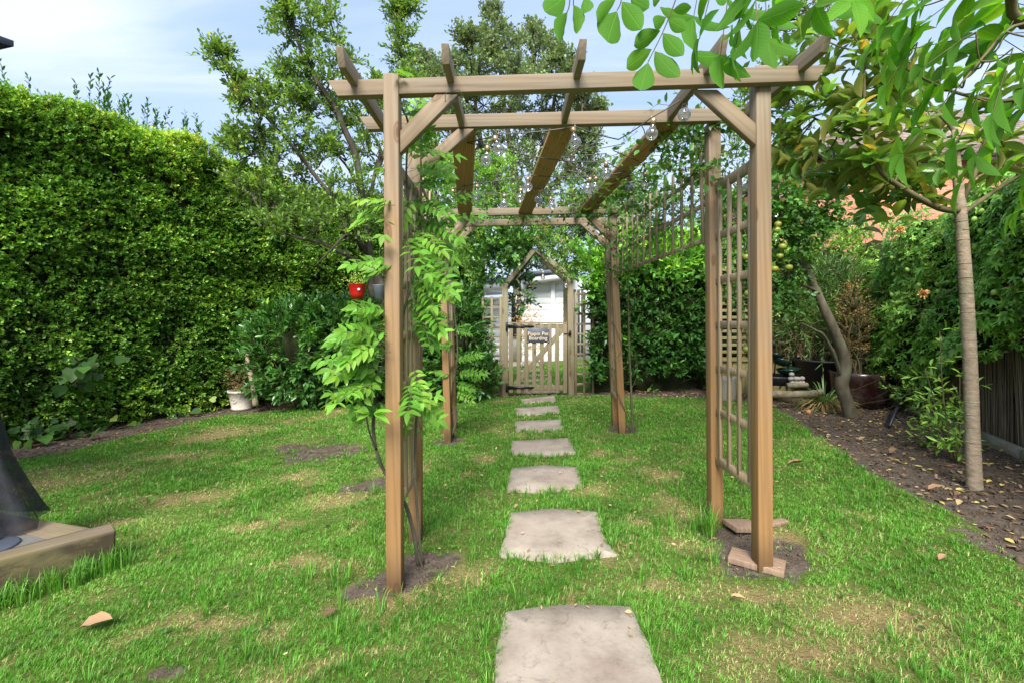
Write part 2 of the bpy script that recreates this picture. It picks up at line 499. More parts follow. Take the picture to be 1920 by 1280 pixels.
def wood_mat(name, warm, grey, grain=.45, zmix=(0.1, 2.2), base_dirt=True, knots=True, green=0.0, scale=1.0, ring=.32, blotch=None):
    """sawn softwood: grain along the timber's own z, knots, blended from the warm to the grey tone with height"""
    m, t, out = new_mat(name)
    tc = t.n('ShaderNodeTexCoord'); oi = t.n('ShaderNodeObjectInfo'); geo = t.n('ShaderNodeNewGeometry')
    off = t.n('ShaderNodeVectorMath', {0: tc.outputs['Object'], 1: t.n('ShaderNodeVectorMath', {0: (13.0, 7.0, 5.0), 'Scale': oi.outputs['Random']}, operation='SCALE').outputs[0]}, operation='ADD')
    mp = t.n('ShaderNodeMapping', {'Vector': off.outputs[0], 'Scale': (26 * scale, 26 * scale, .9)})
    n1 = t.n('ShaderNodeTexNoise', {'Vector': mp.outputs[0], 'Scale': 1.6, 'Detail': 3.0, 'Roughness': .5, 'Distortion': .9})
    rings = t.n('ShaderNodeTexWave', {'Vector': t.n('ShaderNodeMapping', {'Vector': off.outputs[0], 'Scale': (9 * scale, 9 * scale, .35)}).outputs[0], 'Scale': 2.2, 'Distortion': 6.5, 'Detail': 2.0, 'Detail Scale': .9}, bands_direction='DIAGONAL')
    fine = t.n('ShaderNodeTexNoise', {'Vector': t.n('ShaderNodeMapping', {'Vector': off.outputs[0], 'Scale': (160, 160, 5)}).outputs[0], 'Scale': 1.0, 'Detail': 3.0})
    bl = t.n('ShaderNodeTexNoise', {'Vector': off.outputs[0], 'Scale': 3.2, 'Detail': 5.0})
    sp = t.n('ShaderNodeSeparateXYZ', {0: geo.outputs['Position']})
    zf = t.n('ShaderNodeMapRange', {0: sp.outputs[2], 1: zmix[0], 2: zmix[1], 3: 0.0, 4: 1.0})
    zz = t.math('ADD', zf.outputs[0], t.math('MULTIPLY', t.math('SUBTRACT', bl.outputs[0], .5), 1.0), True)
    c = t.mix(zz, warm, grey)
    g = t.math('ADD', t.math('MULTIPLY', n1.outputs[0], .5), t.math('MULTIPLY', rings.outputs['Fac'], ring))
    g = t.math('ADD', g, t.math('MULTIPLY', fine.outputs[0], .25))
    c = t.mix(t.ramp(g, [(.28 - (.32 - ring) * .5, grain), (.62 - (.32 - ring) * .5, 0.0)]), c, tuple(x * .42 for x in warm))
    if green:
        c = t.mix(t.math('MULTIPLY', t.ramp(bl.outputs[0], [(.42, 0.0), (.62, 1.0)]), green), c, (.17, .19, .07))
    # grey weather streaks and dark checks along the grain
    st_ = t.n('ShaderNodeTexNoise', {'Vector': t.n('ShaderNodeMapping', {'Vector': off.outputs[0], 'Scale': (38, 38, 1.3)}).outputs[0], 'Scale': 1.0, 'Detail': 2.0})
    c = t.mix(t.math('MULTIPLY', t.ramp(st_.outputs[0], [(.60, 0.0), (.72, .7)]), bl.outputs[0]), c, (.09, .07, .055))
    if blotch:
        b2 = t.n('ShaderNodeTexNoise', {'Vector': t.n('ShaderNodeMapping', {'Vector': off.outputs[0], 'Scale': (9, 9, 4)}).outputs[0], 'Scale': 1.3, 'Detail': 8.0, 'Roughness': .75})
        c = t.mix(t.ramp(b2.outputs[0], [(.48, 0.0), (.62, .8)]), c, blotch)
    if knots:
        vo = t.n('ShaderNodeTexVoronoi', {'Vector': t.n('ShaderNodeMapping', {'Vector': off.outputs[0], 'Scale': (7, 7, 2.6)}).outputs[0], 'Scale': 1.0})
        c = t.mix(t.ramp(vo.outputs['Distance'], [(.07, .85), (.1, .35), (.125, .7), (.16, 0.0)]), c, (.11, .05, .02))
    if base_dirt:
        zb = t.math('ADD', sp.outputs[2], t.math('MULTIPLY', bl.outputs[0], .25))
        c = t.mix(t.ramp(zb, [(.16, .75), (.34, 0.0)]), c, (.07, .04, .022))
    b = t.n('ShaderNodeBsdfPrincipled', {'Base Color': c, 'Roughness': .72, 'Specular IOR Level': .3})
    bp = t.n('ShaderNodeBump', {'Strength': .35, 'Distance': .003, 'Height': g})
    t.link(bp.outputs[0], b.inputs['Normal'])
    t.link(b.outputs[0], out.inputs[0])
    return m

M = {}
M['wood'] = wood_mat('pergola_timber', (.31, .172, .068), (.245, .20, .142), ring=.20, zmix=(.5, 2.5))
M['board'] = wood_mat('decking_board', (.48, .30, .13), (.44, .28, .14), zmix=(1.5, 3), base_dirt=False, knots=True)
M['trellis'] = wood_mat('trellis_timber', (.42, .30, .17), (.34, .27, .19), knots=False, base_dirt=False)
M['oldwood'] = wood_mat('weathered_gate_timber', (.20, .155, .10), (.25, .205, .145), green=.45, ring=.1, knots=True, base_dirt=False)
M['sleeper'] = wood_mat('old_sleeper_timber', (.085, .06, .038), (.34, .26, .185), zmix=(.105, .145), green=.15, grain=.55, base_dirt=False, ring=.03, knots=False, blotch=(.20, .165, .075))
M['fencewood'] = wood_mat('pressure_treated_fence', (.30, .25, .10), (.36, .31, .14), green=.3, knots=False, base_dirt=False)
M['black_iron'] = plain('black_iron', (.018, .018, .02), .45, .6)
M['slate'] = plain('slate', (.060, .072, .095), .55, 0, .3, 9, .15)
M['gilt'] = plain('gilt_lettering', (.72, .56, .36), .5, 0, .1, 30)
M['screw'] = plain('zinc_screw', (.35, .33, .3), .4, .8)
M['cable'] = plain('dark_cable', (.09, .085, .08), .5)
M['brass'] = plain('pale_brass_cap', (.42, .30, .17), .35, .6)

def glass_mat():
    m, t, out = new_mat('clear_bulb_glass')
    fr = t.n('ShaderNodeFresnel', {0: 1.7})
    tr = t.n('ShaderNodeBsdfTransparent', {0: (.93, .94, .94, 1)})
    gl = t.n('ShaderNodeBsdfGlossy', {'Color': (1, 1, 1, 1), 'Roughness': .03})
    mx = t.n('ShaderNodeMixShader', {0: t.math('ADD', fr.outputs[0], .10, True), 1: tr.outputs[0], 2: gl.outputs[0]})
    df = t.n('ShaderNodeBsdfTranslucent', {'Color': (.9, .9, .88, 1)})
    m2 = t.n('ShaderNodeMixShader', {0: .2, 1: mx.outputs[0], 2: df.outputs[0]})
    t.link(m2.outputs[0], out.inputs[0])
    return m
M['glass'] = glass_mat()

def stone_mat():
    m, t, out = new_mat('sandstone_slab')
    geo = t.n('ShaderNodeNewGeometry')
    n1 = t.n('ShaderNodeTexNoise', {'Vector': geo.outputs['Position'], 'Scale': 5.0, 'Detail': 8.0, 'Roughness': .65})
    n2 = t.n('ShaderNodeTexNoise', {'Vector': geo.outputs['Position'], 'Scale': 60.0, 'Detail': 4.0})
    n3 = t.n('ShaderNodeTexNoise', {'Vector': geo.outputs['Position'], 'Scale': 1.7, 'Detail': 2.0, 'Distortion': .6})
    n4 = t.n('ShaderNodeTexVoronoi', {'Vector': geo.outputs['Position'], 'Scale': 9.0})
    c = t.ramp(n1.outputs[0], [(.25, (.19, .15, .12)), (.48, (.31, .26, .21)), (.78, (.42, .365, .30))])
    c = t.mix(t.ramp(n3.outputs[0], [(.5, 0.0), (.72, .55)]), c, (.27, .19, .16))
    c = t.mix(t.ramp(n2.outputs[0], [(.62, 0.0), (.78, .45)]), c, (.16, .13, .11))
    c = t.mix(t.ramp(n4.outputs['Distance'], [(.03, .8), (.08, 0.0)]), c, (.13, .11, .09))
    n5 = t.n('ShaderNodeTexNoise', {'Vector': geo.outputs['Position'], 'Scale': 11.0, 'Detail': 10.0, 'Roughness': .8, 'Distortion': 1.0})
    c = t.mix(t.ramp(n5.outputs[0], [(.54, 0.0), (.64, .75)]), c, (.16, .135, .105))
    c = t.mix(t.ramp(n5.outputs[0], [(.28, .5), (.36, 0.0)]), c, (.50, .46, .40))
    b = t.n('ShaderNodeBsdfPrincipled', {'Base Color': c, 'Roughness': .85, 'Specular IOR Level': .25})
    hh = t.math('ADD', n1.outputs[0], t.math('MULTIPLY', n2.outputs[0], .3))
    bp = t.n('ShaderNodeBump', {'Strength': .5, 'Distance': .008, 'Height': hh})
    t.link(bp.outputs[0], b.inputs['Normal'])
    t.link(b.outputs[0], out.inputs[0])
    return m
M['stone'] = stone_mat()

def ground_mat():
    m, t, out = new_mat('garden_ground')
    geo = t.n('ShaderNodeNewGeometry')
    soil = t.n('ShaderNodeAttribute', attribute_name='soil').outputs['Fac']
    dry = t.n('ShaderNodeAttribute', attribute_name='dry').outputs['Fac']
    pos = geo.outputs['Position']
    a = t.n('ShaderNodeTexNoise', {'Vector': pos, 'Scale': 14.0, 'Detail': 9.0, 'Roughness': .7})
    b_ = t.n('ShaderNodeTexNoise', {'Vector': pos, 'Scale': 90.0, 'Detail': 5.0, 'Roughness': .7})
    v = t.n('ShaderNodeTexVoronoi', {'Vector': pos, 'Scale': 45.0})
    cs = t.ramp(a.outputs[0], [(.3, (.05, .040, .031)), (.55, (.13, .103, .08)), (.75, (.23, .19, .15))])
    cs = t.mix(t.ramp(b_.outputs[0], [(.5, 0.0), (.7, .5)]), cs, (.24, .18, .13))
    cg = t.ramp(b_.outputs[0], [(.3, (.05, .08, .018)), (.6, (.11, .16, .03)), (.8, (.26, .24, .10))])
    cd = t.ramp(b_.outputs[0], [(.3, (.16, .10, .045)), (.6, (.36, .26, .13)), (.8, (.5, .39, .22))])
    c = t.mix(t.math('ADD', dry, t.math('MULTIPLY', t.math('SUBTRACT', a.outputs[0], .5), .9), True), cg, cd)
    sf = t.ramp(t.math('ADD', soil, t.math('MULTIPLY', t.math('SUBTRACT', a.outputs[0], .5), .8)), [(.42, 0.0), (.58, 1.0)])
    c = t.mix(sf, c, cs)
    bs = t.n('ShaderNodeBsdfPrincipled', {'Base Color': c, 'Roughness': .95, 'Specular IOR Level': .1})
    hh = t.math('ADD', a.outputs[0], t.math('MULTIPLY', b_.outputs[0], .4))
    bp = t.n('ShaderNodeBump', {'Strength': .9, 'Distance': .03, 'Height': hh})
    t.link(bp.outputs[0], bs.inputs['Normal'])
    t.link(bs.outputs[0], out.inputs[0])
    return m
M['ground'] = ground_mat()

GR = lambda *c: [(p, q) for p, q in c]
M['grass'] = leaf_mat('grass_blades', [(0, (0.048, 0.150, 0.016)), (.22, (0.090, 0.240, 0.026)), (.45, (0.127, 0.345, 0.034)), (.62, (0.200, 0.436, 0.058)), (.72, (0.317, 0.481, 0.111)), (.80, (0.455, 0.403, 0.169)), (1, (0.700, 0.533, 0.299))],
                      .5, .35, var=.30, nscale=2.2, tcol=(1.25, 1.3, .55))
M['privet'] = leaf_mat('privet_leaves', [(0, (0.076, 0.200, 0.030)), (.4, (0.168, 0.370, 0.046)), (.75, (0.354, 0.582, 0.072)), (1, (0.675, 0.700, 0.102))], .36, .28, var=.4, nscale=1.1)
M['laurel'] = leaf_mat('laurel_leaves', [(0, (0.038, 0.110, 0.026)), (.5, (0.073, 0.210, 0.038)), (.85, (0.177, 0.400, 0.054)), (1, (0.354, 0.660, 0.067))], .26, .20, spec=.55, var=.3)
M['laurel_mix'] = leaf_mat('laurel_hedge_leaves', [(0, (0.034, 0.096, 0.023)), (.35, (0.062, 0.182, 0.035)), (.7, (0.187, 0.442, 0.058)), (1, (0.395, 0.700, 0.086))], .26, .24, spec=.5, var=.3)
M['laurel_bright'] = leaf_mat('young_laurel_leaves', [(0, (0.070, 0.182, 0.028)), (.5, (0.126, 0.336, 0.042)), (1, (0.280, 0.560, 0.070))], .28, .28, spec=.5, var=.3)
M['plum'] = leaf_mat('plum_leaves', [(0, (0.077, 0.179, 0.030)), (.5, (0.187, 0.356, 0.057)), (.9, (0.372, 0.566, 0.085)), (1, (0.700, 0.503, 0.133))], .45, .35, var=.3, under=(.16, .22, .10, 1))
M['maple'] = leaf_mat('maple_leaves', [(0, (0.080, 0.158, 0.066)), (.45, (0.194, 0.330, 0.119)), (.8, (0.342, 0.489, 0.223)), (1, (0.501, 0.318, 0.143))], .5, .25, var=.3, nscale=.6, under=(.2, .22, .15, 1))
M['lime'] = leaf_mat('light_green_leaves', [(0, (0.111, 0.241, 0.040)), (.5, (0.241, 0.483, 0.070)), (1, (0.524, 0.700, 0.141))], .45, .35, var=.35, nscale=.9)
M['dark'] = leaf_mat('dark_tree_leaves', [(0, (0.030, 0.077, 0.030)), (.6, (0.077, 0.166, 0.051)), (1, (0.179, 0.282, 0.090))], .5, .2, var=.35, nscale=.9)
M['ivy'] = leaf_mat('ivy_leaves', [(0, (0.020, 0.056, 0.013)), (.6, (0.043, 0.112, 0.020)), (.85, (0.086, 0.178, 0.026)), (1, (0.198, 0.264, 0.046))], .5, .2, spec=.3, var=.25)
M['wisteria'] = leaf_mat('wisteria_leaves', [(0, (0.085, 0.234, 0.023)), (.5, (0.145, 0.360, 0.032)), (1, (0.289, 0.522, 0.063))], .42, .42, under=(.36, .47, .25, 1), var=.2, tcol=(1.3, 1.25, .4), veins=9)
M['walnut'] = leaf_mat('walnut_leaves', [(0, (0.064, 0.186, 0.026)), (.5, (0.114, 0.315, 0.033)), (1, (0.229, 0.472, 0.052))], .62, .50, spec=.18, var=.2, nscale=3, veins=11, tcol=(1.5, 1.5, .35), under=(.09, .24, .03, 1))
M['magnolia'] = leaf_mat('magnolia_leaves', [(0, (0.064, 0.159, 0.039)), (.5, (0.126, 0.296, 0.050)), (.9, (0.275, 0.423, 0.059)), (1, (0.700, 0.401, 0.117))], .28, .36, spec=.45, under=(.27, .28, .07, 1), var=.2, coat=.2, veins=9)
M['passion'] = leaf_mat('passionflower_leaves', [(0, (0.092, 0.233, 0.050)), (.45, (0.228, 0.492, 0.071)), (.85, (0.487, 0.700, 0.114)), (1, (0.700, 0.700, 0.175))], .36, .26, var=.4, nscale=1.2, under=(.14, .22, .09, 1))
M['apple_leaf'] = leaf_mat('apple_leaves', [(0, (0.039, 0.117, 0.026)), (.6, (0.091, 0.234, 0.039)), (1, (0.195, 0.377, 0.065))], .4, .3, var=.3)
M['bamboo'] = leaf_mat('bamboo_leaves', [(0, (.04, .10, .025)), (.5, (.12, .24, .06)), (1, (.28, .42, .14))], .45, .3, var=.3)
M['dried'] = leaf_mat('dried_leaves', [(0, (.15, .085, .03)), (.5, (.32, .215, .08)), (1, (.52, .42, .18))], .8, .15, var=.2, tcol=(1.2, 1, .7))
M['litter'] = leaf_mat('leaf_litter', [(0, (.08, .045, .025)), (.5, (.28, .16, .09)), (.8, (.46, .34, .17)), (1, (.6, .52, .10))], .8, .08, var=.2, nscale=5, tcol=(1.2, 1, .7))
M['stem'] = bark_mat('green_brown_stem', (.07, .06, .03), (.17, .14, .07))
M['bark_dark'] = bark_mat('dark_plum_bark', (.022, .017, .014), (.085, .068, .055))
M['bark_grey'] = bark_mat('grey_green_bark', (.055, .048, .034), (.15, .13, .09), 14)
M['bark_mag'] = bark_mat('pale_ringed_magnolia_bark', (.20, .15, .10), (.40, .32, .23), 16, 2.5, .6)
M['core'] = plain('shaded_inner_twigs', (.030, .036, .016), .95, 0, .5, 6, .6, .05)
M['pot'] = plain('pale_glazed_pot', (.52, .47, .41), .45, 0, .08, 5, .05, .4, dirt=(.30, .26, .21), dscale=7)
M['potred'] = plain('red_enamel', (.50, .015, .012), .3, 0, .1)
M['white_star'] = plain('white_paint_mark', (.8, .78, .75), .5)
M['potblue'] = plain('grey_glazed_pot', (.18, .21, .25), .35, 0, .4, 20)
M['black_plastic'] = plain('black_plastic', (.022, .023, .032), .42, 0, .3, 4, 0, .5)
M['oxblood'] = plain('oxblood_glaze', (.026, .008, .008), .22, 0, .5, 3, 0, .6, dirt=(.09, .07, .06), dscale=4)
M['greenbowl'] = plain('dark_green_glaze', (.012, .035, .025), .16, 0, .3, 8, 0, .6)
M['pebble'] = plain('grey_stone', (.33, .31, .28), .85, 0, .35, 20, .5, .2)
M['log'] = bark_mat('log_bark', (.12, .10, .06), (.30, .26, .17), 12, 1.0)
M['soil'] = plain('dark_compost', (.035, .024, .016), .95, 0, .5, 30, 1.0, .05)
M['concrete'] = plain('mossy_concrete', (.30, .27, .22), .9, 0, .25, 18, .6, .15, dirt=(.13, .14, .04), dscale=3.0)
M['apple'] = plain('apple_skin', (.20, .27, .04), .35, 0, .3, 9, 0, .4, dirt=(.34, .24, .05), dscale=12)
M['fruit'] = plain('green_fruit_skin', (.30, .48, .08), .45, 0, .2, 12)
M['white_boards'] = plain('white_painted_boards', (.80, .81, .82), .5, 0, .03, 3, 0, .3)
M['felt'] = plain('grey_blue_roof_felt', (.10, .12, .16), .8)
M['window'] = plain('dark_window_glass', (.02, .024, .028), .08, 0, .2, 3, 0, .6)
M['upvc'] = plain('white_window_frame', (.75, .76, .77), .4)
M['mortar'] = plain('paving_slab', (.36, .33, .28), .85, 0, .15, 10, .3, .2)
M['gutter'] = plain('dark_gutter', (.03, .03, .035), .5)
M['petal'] = plain('orange_petals', (.88, .55, .22), .6, 0, .2, 40)
M['tanplant'] = leaf_mat('golden_dry_foliage', [(0, (.45, .28, .10)), (1, (.75, .52, .22))], .7, .2)
M['terracotta'] = plain('orange_terracotta', (.5, .22, .09), .7)

def brick_mat():
    m, t, out = new_mat('red_brickwork')
    tc = t.n('ShaderNodeTexCoord')
    sp = t.n('ShaderNodeSeparateXYZ', {0: tc.outputs['Object']})
    u = t.math('ADD', sp.outputs[0], sp.outputs[1])
    cv = t.n('ShaderNodeCombineXYZ', {0: u, 1: sp.outputs[2], 2: 0.0})
    br = t.n('ShaderNodeTexBrick', {'Vector': cv.outputs[0], 'Color1': (.36, .12, .06, 1), 'Color2': (.48, .18, .09, 1), 'Mortar': (.40, .28, .20, 1),
             'Scale': 1.0, 'Mortar Size': .008, 'Brick Width': .225, 'Row Height': .075, 'Bias': .0})
    nn = t.n('ShaderNodeTexNoise', {'Vector': tc.outputs['Object'], 'Scale': 7.0, 'Detail': 6.0})
    c = t.mix(t.ramp(nn.outputs[0], [(.35, .0), (.7, .3)]), br.outputs[0], (.48, .22, .13))
    b = t.n('ShaderNodeBsdfPrincipled', {'Base Color': c, 'Roughness': .85})
    bp = t.n('ShaderNodeBump', {'Strength': .5, 'Distance': .01, 'Height': br.outputs['Fac']}); bp.invert = True
    t.link(bp.outputs[0], b.inputs['Normal']); t.link(b.outputs[0], out.inputs[0])
    return m
M['brick'] = brick_mat()

def tile_mat():
    m, t, out = new_mat('old_clay_roof_tiles')
    tc = t.n('ShaderNodeTexCoord')
    br = t.n('ShaderNodeTexBrick', {'Vector': t.n('ShaderNodeCombineXYZ', {0: t.math('ADD', t.n('ShaderNodeSeparateXYZ', {0: tc.outputs['Object']}).outputs[0], t.n('ShaderNodeSeparateXYZ', {0: tc.outputs['Object']}).outputs[1]), 1: t.n('ShaderNodeSeparateXYZ', {0: tc.outputs['Object']}).outputs[2], 2: 0.0}).outputs[0],
             'Color1': (.16, .10, .075, 1), 'Color2': (.27, .20, .16, 1), 'Mortar': (.04, .03, .025, 1), 'Scale': 1.0, 'Mortar Size': .012, 'Brick Width': .3, 'Row Height': .16})
    nn = t.n('ShaderNodeTexNoise', {'Vector': tc.outputs['Object'], 'Scale': 6.0, 'Detail': 6.0})
    c = t.mix(t.ramp(nn.outputs[0], [(.45, .0), (.7, .7)]), br.outputs[0], (.34, .31, .25))
    b = t.n('ShaderNodeBsdfPrincipled', {'Base Color': c, 'Roughness': .9})
    bp = t.n('ShaderNodeBump', {'Strength': .8, 'Distance': .03, 'Height': br.outputs['Fac']}); bp.invert = True
    t.link(bp.outputs[0], b.inputs['Normal']); t.link(b.outputs[0], out.inputs[0])
    return m
M['tiles'] = tile_mat()

def mesh_cloth_mat():
    m, t, out = new_mat('black_mesh_netting')
    tc = t.n('ShaderNodeTexCoord')
    nn = t.n('ShaderNodeTexNoise', {'Vector': tc.outputs['Object'], 'Scale': 14.0, 'Detail': 2.0})
    b = t.n('ShaderNodeBsdfPrincipled', {'Base Color': (.02, .02, .028, 1), 'Roughness': .7})
    tr = t.n('ShaderNodeBsdfTransparent')
    mx = t.n('ShaderNodeMixShader', {0: t.ramp(nn.outputs[0], [(.35, .55), (.6, .85)]), 1: tr.outputs[0], 2: b.outputs[0]})
    t.link(mx.outputs[0], out.inputs[0])
    return m
M['netting'] = mesh_cloth_mat()
M['canopy_cloth'] = plain('charcoal_canopy_cloth', (.05, .06, .085), .7)

M['hclimb'] = leaf_mat('roof_climber_leaves', [(0, (.05, .14, .03)), (.6, (.10, .26, .04)), (.9, (.22, .38, .06)), (1, (.45, .28, .08))], .38, .35, var=.25)
M['backing'] = plain('dark_backing_sheet', (.035, .028, .02), .9, 0, .4, 6)
M['crumb'] = plain('soil_crumb', (.10, .075, .055), .95, 0, .5, 25, .6, .1)
M['spotted'] = plain('grey_ornament_glaze', (.35, .34, .33), .4, 0, .2, 30)

def reed_mat():
    m, t, out = new_mat('reed_screen_canes')
    at = t.n('ShaderNodeAttribute', attribute_name='v')
    geo = t.n('ShaderNodeNewGeometry')
    nn = t.n('ShaderNodeTexNoise', {'Vector': t.n('ShaderNodeMapping', {'Vector': geo.outputs['Position'], 'Scale': (1, 1, .3)}).outputs[0], 'Scale': 30.0, 'Detail': 4.0})
    c = t.ramp(at.outputs['Fac'], [(0, (.10, .07, .045)), (.5, (.28, .21, .13)), (1, (.50, .39, .25))])
    c = t.mix(nn.outputs[0], c, (.17, .13, .08))
    b = t.n('ShaderNodeBsdfPrincipled', {'Base Color': c, 'Roughness': .75})
    t.link(b.outputs[0], out.inputs[0])
    return m
M['reed'] = reed_mat()

# ------------------------------------------------------------------ lawn outline, stones and bare patches
def poly_px(lst): return np.array([G(a, b)[:2] for a, b in lst])
LAWN = np.concatenate([poly_px([(-700, 1010), (0, 870), (150, 838), (400, 780), (600, 758), (900, 744), (1090, 741), (1330, 747), (1400, 751), (1455, 764),
                                (1560, 832), (1620, 872), (1700, 922), (1800, 965), (1860, 1010), (1920, 1085), (1990, 1260)]),
                       np.array([(2.2, .8), (2.2, -1.5), (-6.5, -1.5)])])
STONES = [
    [(945, 1152), (1060, 1136), (1182, 1142), (1215, 1210), (1262, 1330), (1275, 1380), (918, 1390), (925, 1250)],
    [(957, 963), (1040, 957), (1120, 962), (1133, 1008), (1158, 1046), (1040, 1056), (936, 1044), (950, 1000)],
    [(958, 880), (1020, 874), (1084, 878), (1093, 916), (1020, 924), (950, 920)],
    [(960, 828), (1068, 822), (1080, 850), (1018, 856), (955, 852)],
    [(966, 791), (1052, 787), (1057, 808), (1010, 812), (966, 811)],
    [(965, 766), (1047, 761), (1051, 775), (1005, 779), (967, 779)],
    [(974, 749), (1041, 742), (1044, 754), (977, 757)],
]
STONE_W = [poly_px(s) for s in STONES]

def inside(poly, x, y):
    r = np.zeros(len(x), bool)
    j = len(poly) - 1
    for i in range(len(poly)):
        xi, yi = poly[i]; xj, yj = poly[j]
        c = ((yi > y) != (yj > y)) & (x < (xj - xi) * (y - yi) / (yj - yi + 1e-12) + xi)
        r ^= c; j = i
    return r

def edge_dist(poly, x, y):
    d = np.full(len(x), 1e9)
    for i in range(len(poly)):
        a = poly[i]; b = poly[(i + 1) % len(poly)]
        ab = b - a; L2 = (ab ** 2).sum() + 1e-12
        t = np.clip(((x - a[0]) * ab[0] + (y - a[1]) * ab[1]) / L2, 0, 1)
        d = np.minimum(d, np.hypot(x - a[0] - t * ab[0], y - a[1] - t * ab[1]))
    return d

def ell(px, py, rx, ry):
    c = G(px, py); e = G(px, py + ry)
    return (c.x, c.y, rx * c.y / F, abs(e.y - c.y) + .01)
SOIL = [ell(*q) for q in ((605, 848, 72, 20), (690, 908, 62, 15), (790, 1062, 72, 42), (735, 1090, 60, 26), (1430, 1050, 120, 46), (1365, 1000, 60, 22), (845, 826, 30, 9),
                          (1160, 801, 32, 9), (310, 1262, 55, 14), (540, 840, 30, 9), (1870, 1010, 80, 40), (660, 1110, 40, 12))]
DRY = [ell(*q) for q in ((90, 903, 150, 30), (420, 812, 70, 12), (330, 935, 110, 15), (560, 900, 60, 12), (640, 935, 60, 16), (1290, 962, 62, 26), (1640, 1170, 150, 70),
                         (1520, 1245, 170, 60), (870, 1085, 55, 40), (740, 1120, 110, 26), (1235, 893, 36, 14), (1130, 850, 26, 6), (1010, 1140, 90, 10), (1100, 918, 40, 12),
                         (760, 880, 60, 12), (1290, 1015, 60, 18), (1480, 1000, 60, 18), (1430, 1110, 140, 22), (510, 985, 60, 14), (905, 862, 28, 9), (200, 985, 70, 10),
                         (1180, 868, 30, 8), (450, 1150, 120, 18), (590, 1060, 90, 14), (130, 780, 50, 8), (1220, 1090, 60, 12), (300, 860, 100, 9), (640, 1240, 120, 16))]

def masks(x, y):
    x = np.asarray(x, float); y = np.asarray(y, float)
    p = np.stack([x, y, np.zeros_like(x)], -1)
    n = nz2(p, 3.0, 2)
    n2 = .6 * nz2(p, 5.0, 4) + .5 * nz2(p, 14.0, 6)
    ins = inside(LAWN, x, y); d = edge_dist(LAWN, x, y)
    sd = np.where(ins, -d, d) + n * .06
    soil = np.clip(.5 + sd / .10, 0, 1)
    soil[(y > 7.6) & (x > -.4) & (x < 3.0)] = 0.0
    for cx_, cy_, rx, ry in SOIL:
        q = np.hypot((x - cx_) / rx, (y - cy_) / ry) + n2 * .85 + .35 * nz2(p, 23.0, 8)
        soil = np.maximum(soil, np.clip((1.3 - q) / .9, 0, 1))
    wx = .10 * nz2(p, 2.3, 31) * (1 + y * .25) + .05 * nz2(p, 7.0, 33); wy = .10 * nz2(p, 2.6, 37) * (1 + y * .25) + .05 * nz2(p, 7.5, 39)
    x = x + wx; y = y + wy
    dry = np.clip((nz2(p, 1.4, 9) - .22) * 1.0, 0, .45) + np.clip((nz2(p, 6.3, 19) - .38) * 1.6, 0, .6)
    for cx_, cy_, rx, ry in DRY:
        q = np.hypot((x - cx_) / rx, (y - cy_) / ry) + n2 * .75
        dry = np.maximum(dry, np.clip((1.45 - q) / 1.5, 0, .9))
    return soil, dry

def gheight(x, y):
    x = np.asarray(x, float); y = np.asarray(y, float)
    p = np.stack([x, y, np.zeros_like(x)], -1)
    return gz(x) + .010 * nz(p, 2.6, 4) * np.clip((np.hypot(x, y) - .5), 0, 1)

# ground: one sheet to the horizon
fx = np.concatenate([[-400, -150, -60, -25, -14], np.arange(-9, 8.01, .07), [10, 14, 25, 60, 150, 400]])
fy = np.concatenate([[-300, -80, -20, -6, -2.5], np.arange(-.5, 9.01, .07), [9.5, 10, 11, 12, 13.5, 16, 20, 30, 60, 150, 500]])
gx, gy = np.meshgrid(fx, fy)
gxx, gyy = gx.reshape(-1), gy.reshape(-1)
so, dr = masks(gxx, gyy)
pz = np.stack([gxx, gyy, 0 * gxx], -1)
ghz = gheight(gxx, gyy) + np.clip(so, 0, 1) * (nz(pz, 16, 1) * .008 - .006) * (gyy < 9) - .02 * (gyy > 1e5)
mb = MB()
nx, ny = len(fx), len(fy)
i = np.arange(ny - 1)[:, None] * nx; j = np.arange(nx - 1)[None]
q = np.stack([i + j, i + j + 1, i + nx + j + 1, i + nx + j], -1).reshape(-1, 4)
mb.add(np.stack([gxx, gyy, ghz], -1), [q])
g = mb.build('ground', M['ground'], smooth=True)
tag(g, kind='structure')
for nm, arr in (('soil', so), ('dry', dr)):
    at = g.data.attributes.new(nm, 'FLOAT', 'POINT'); at.data.foreach_set('value', arr.astype(np.float32))

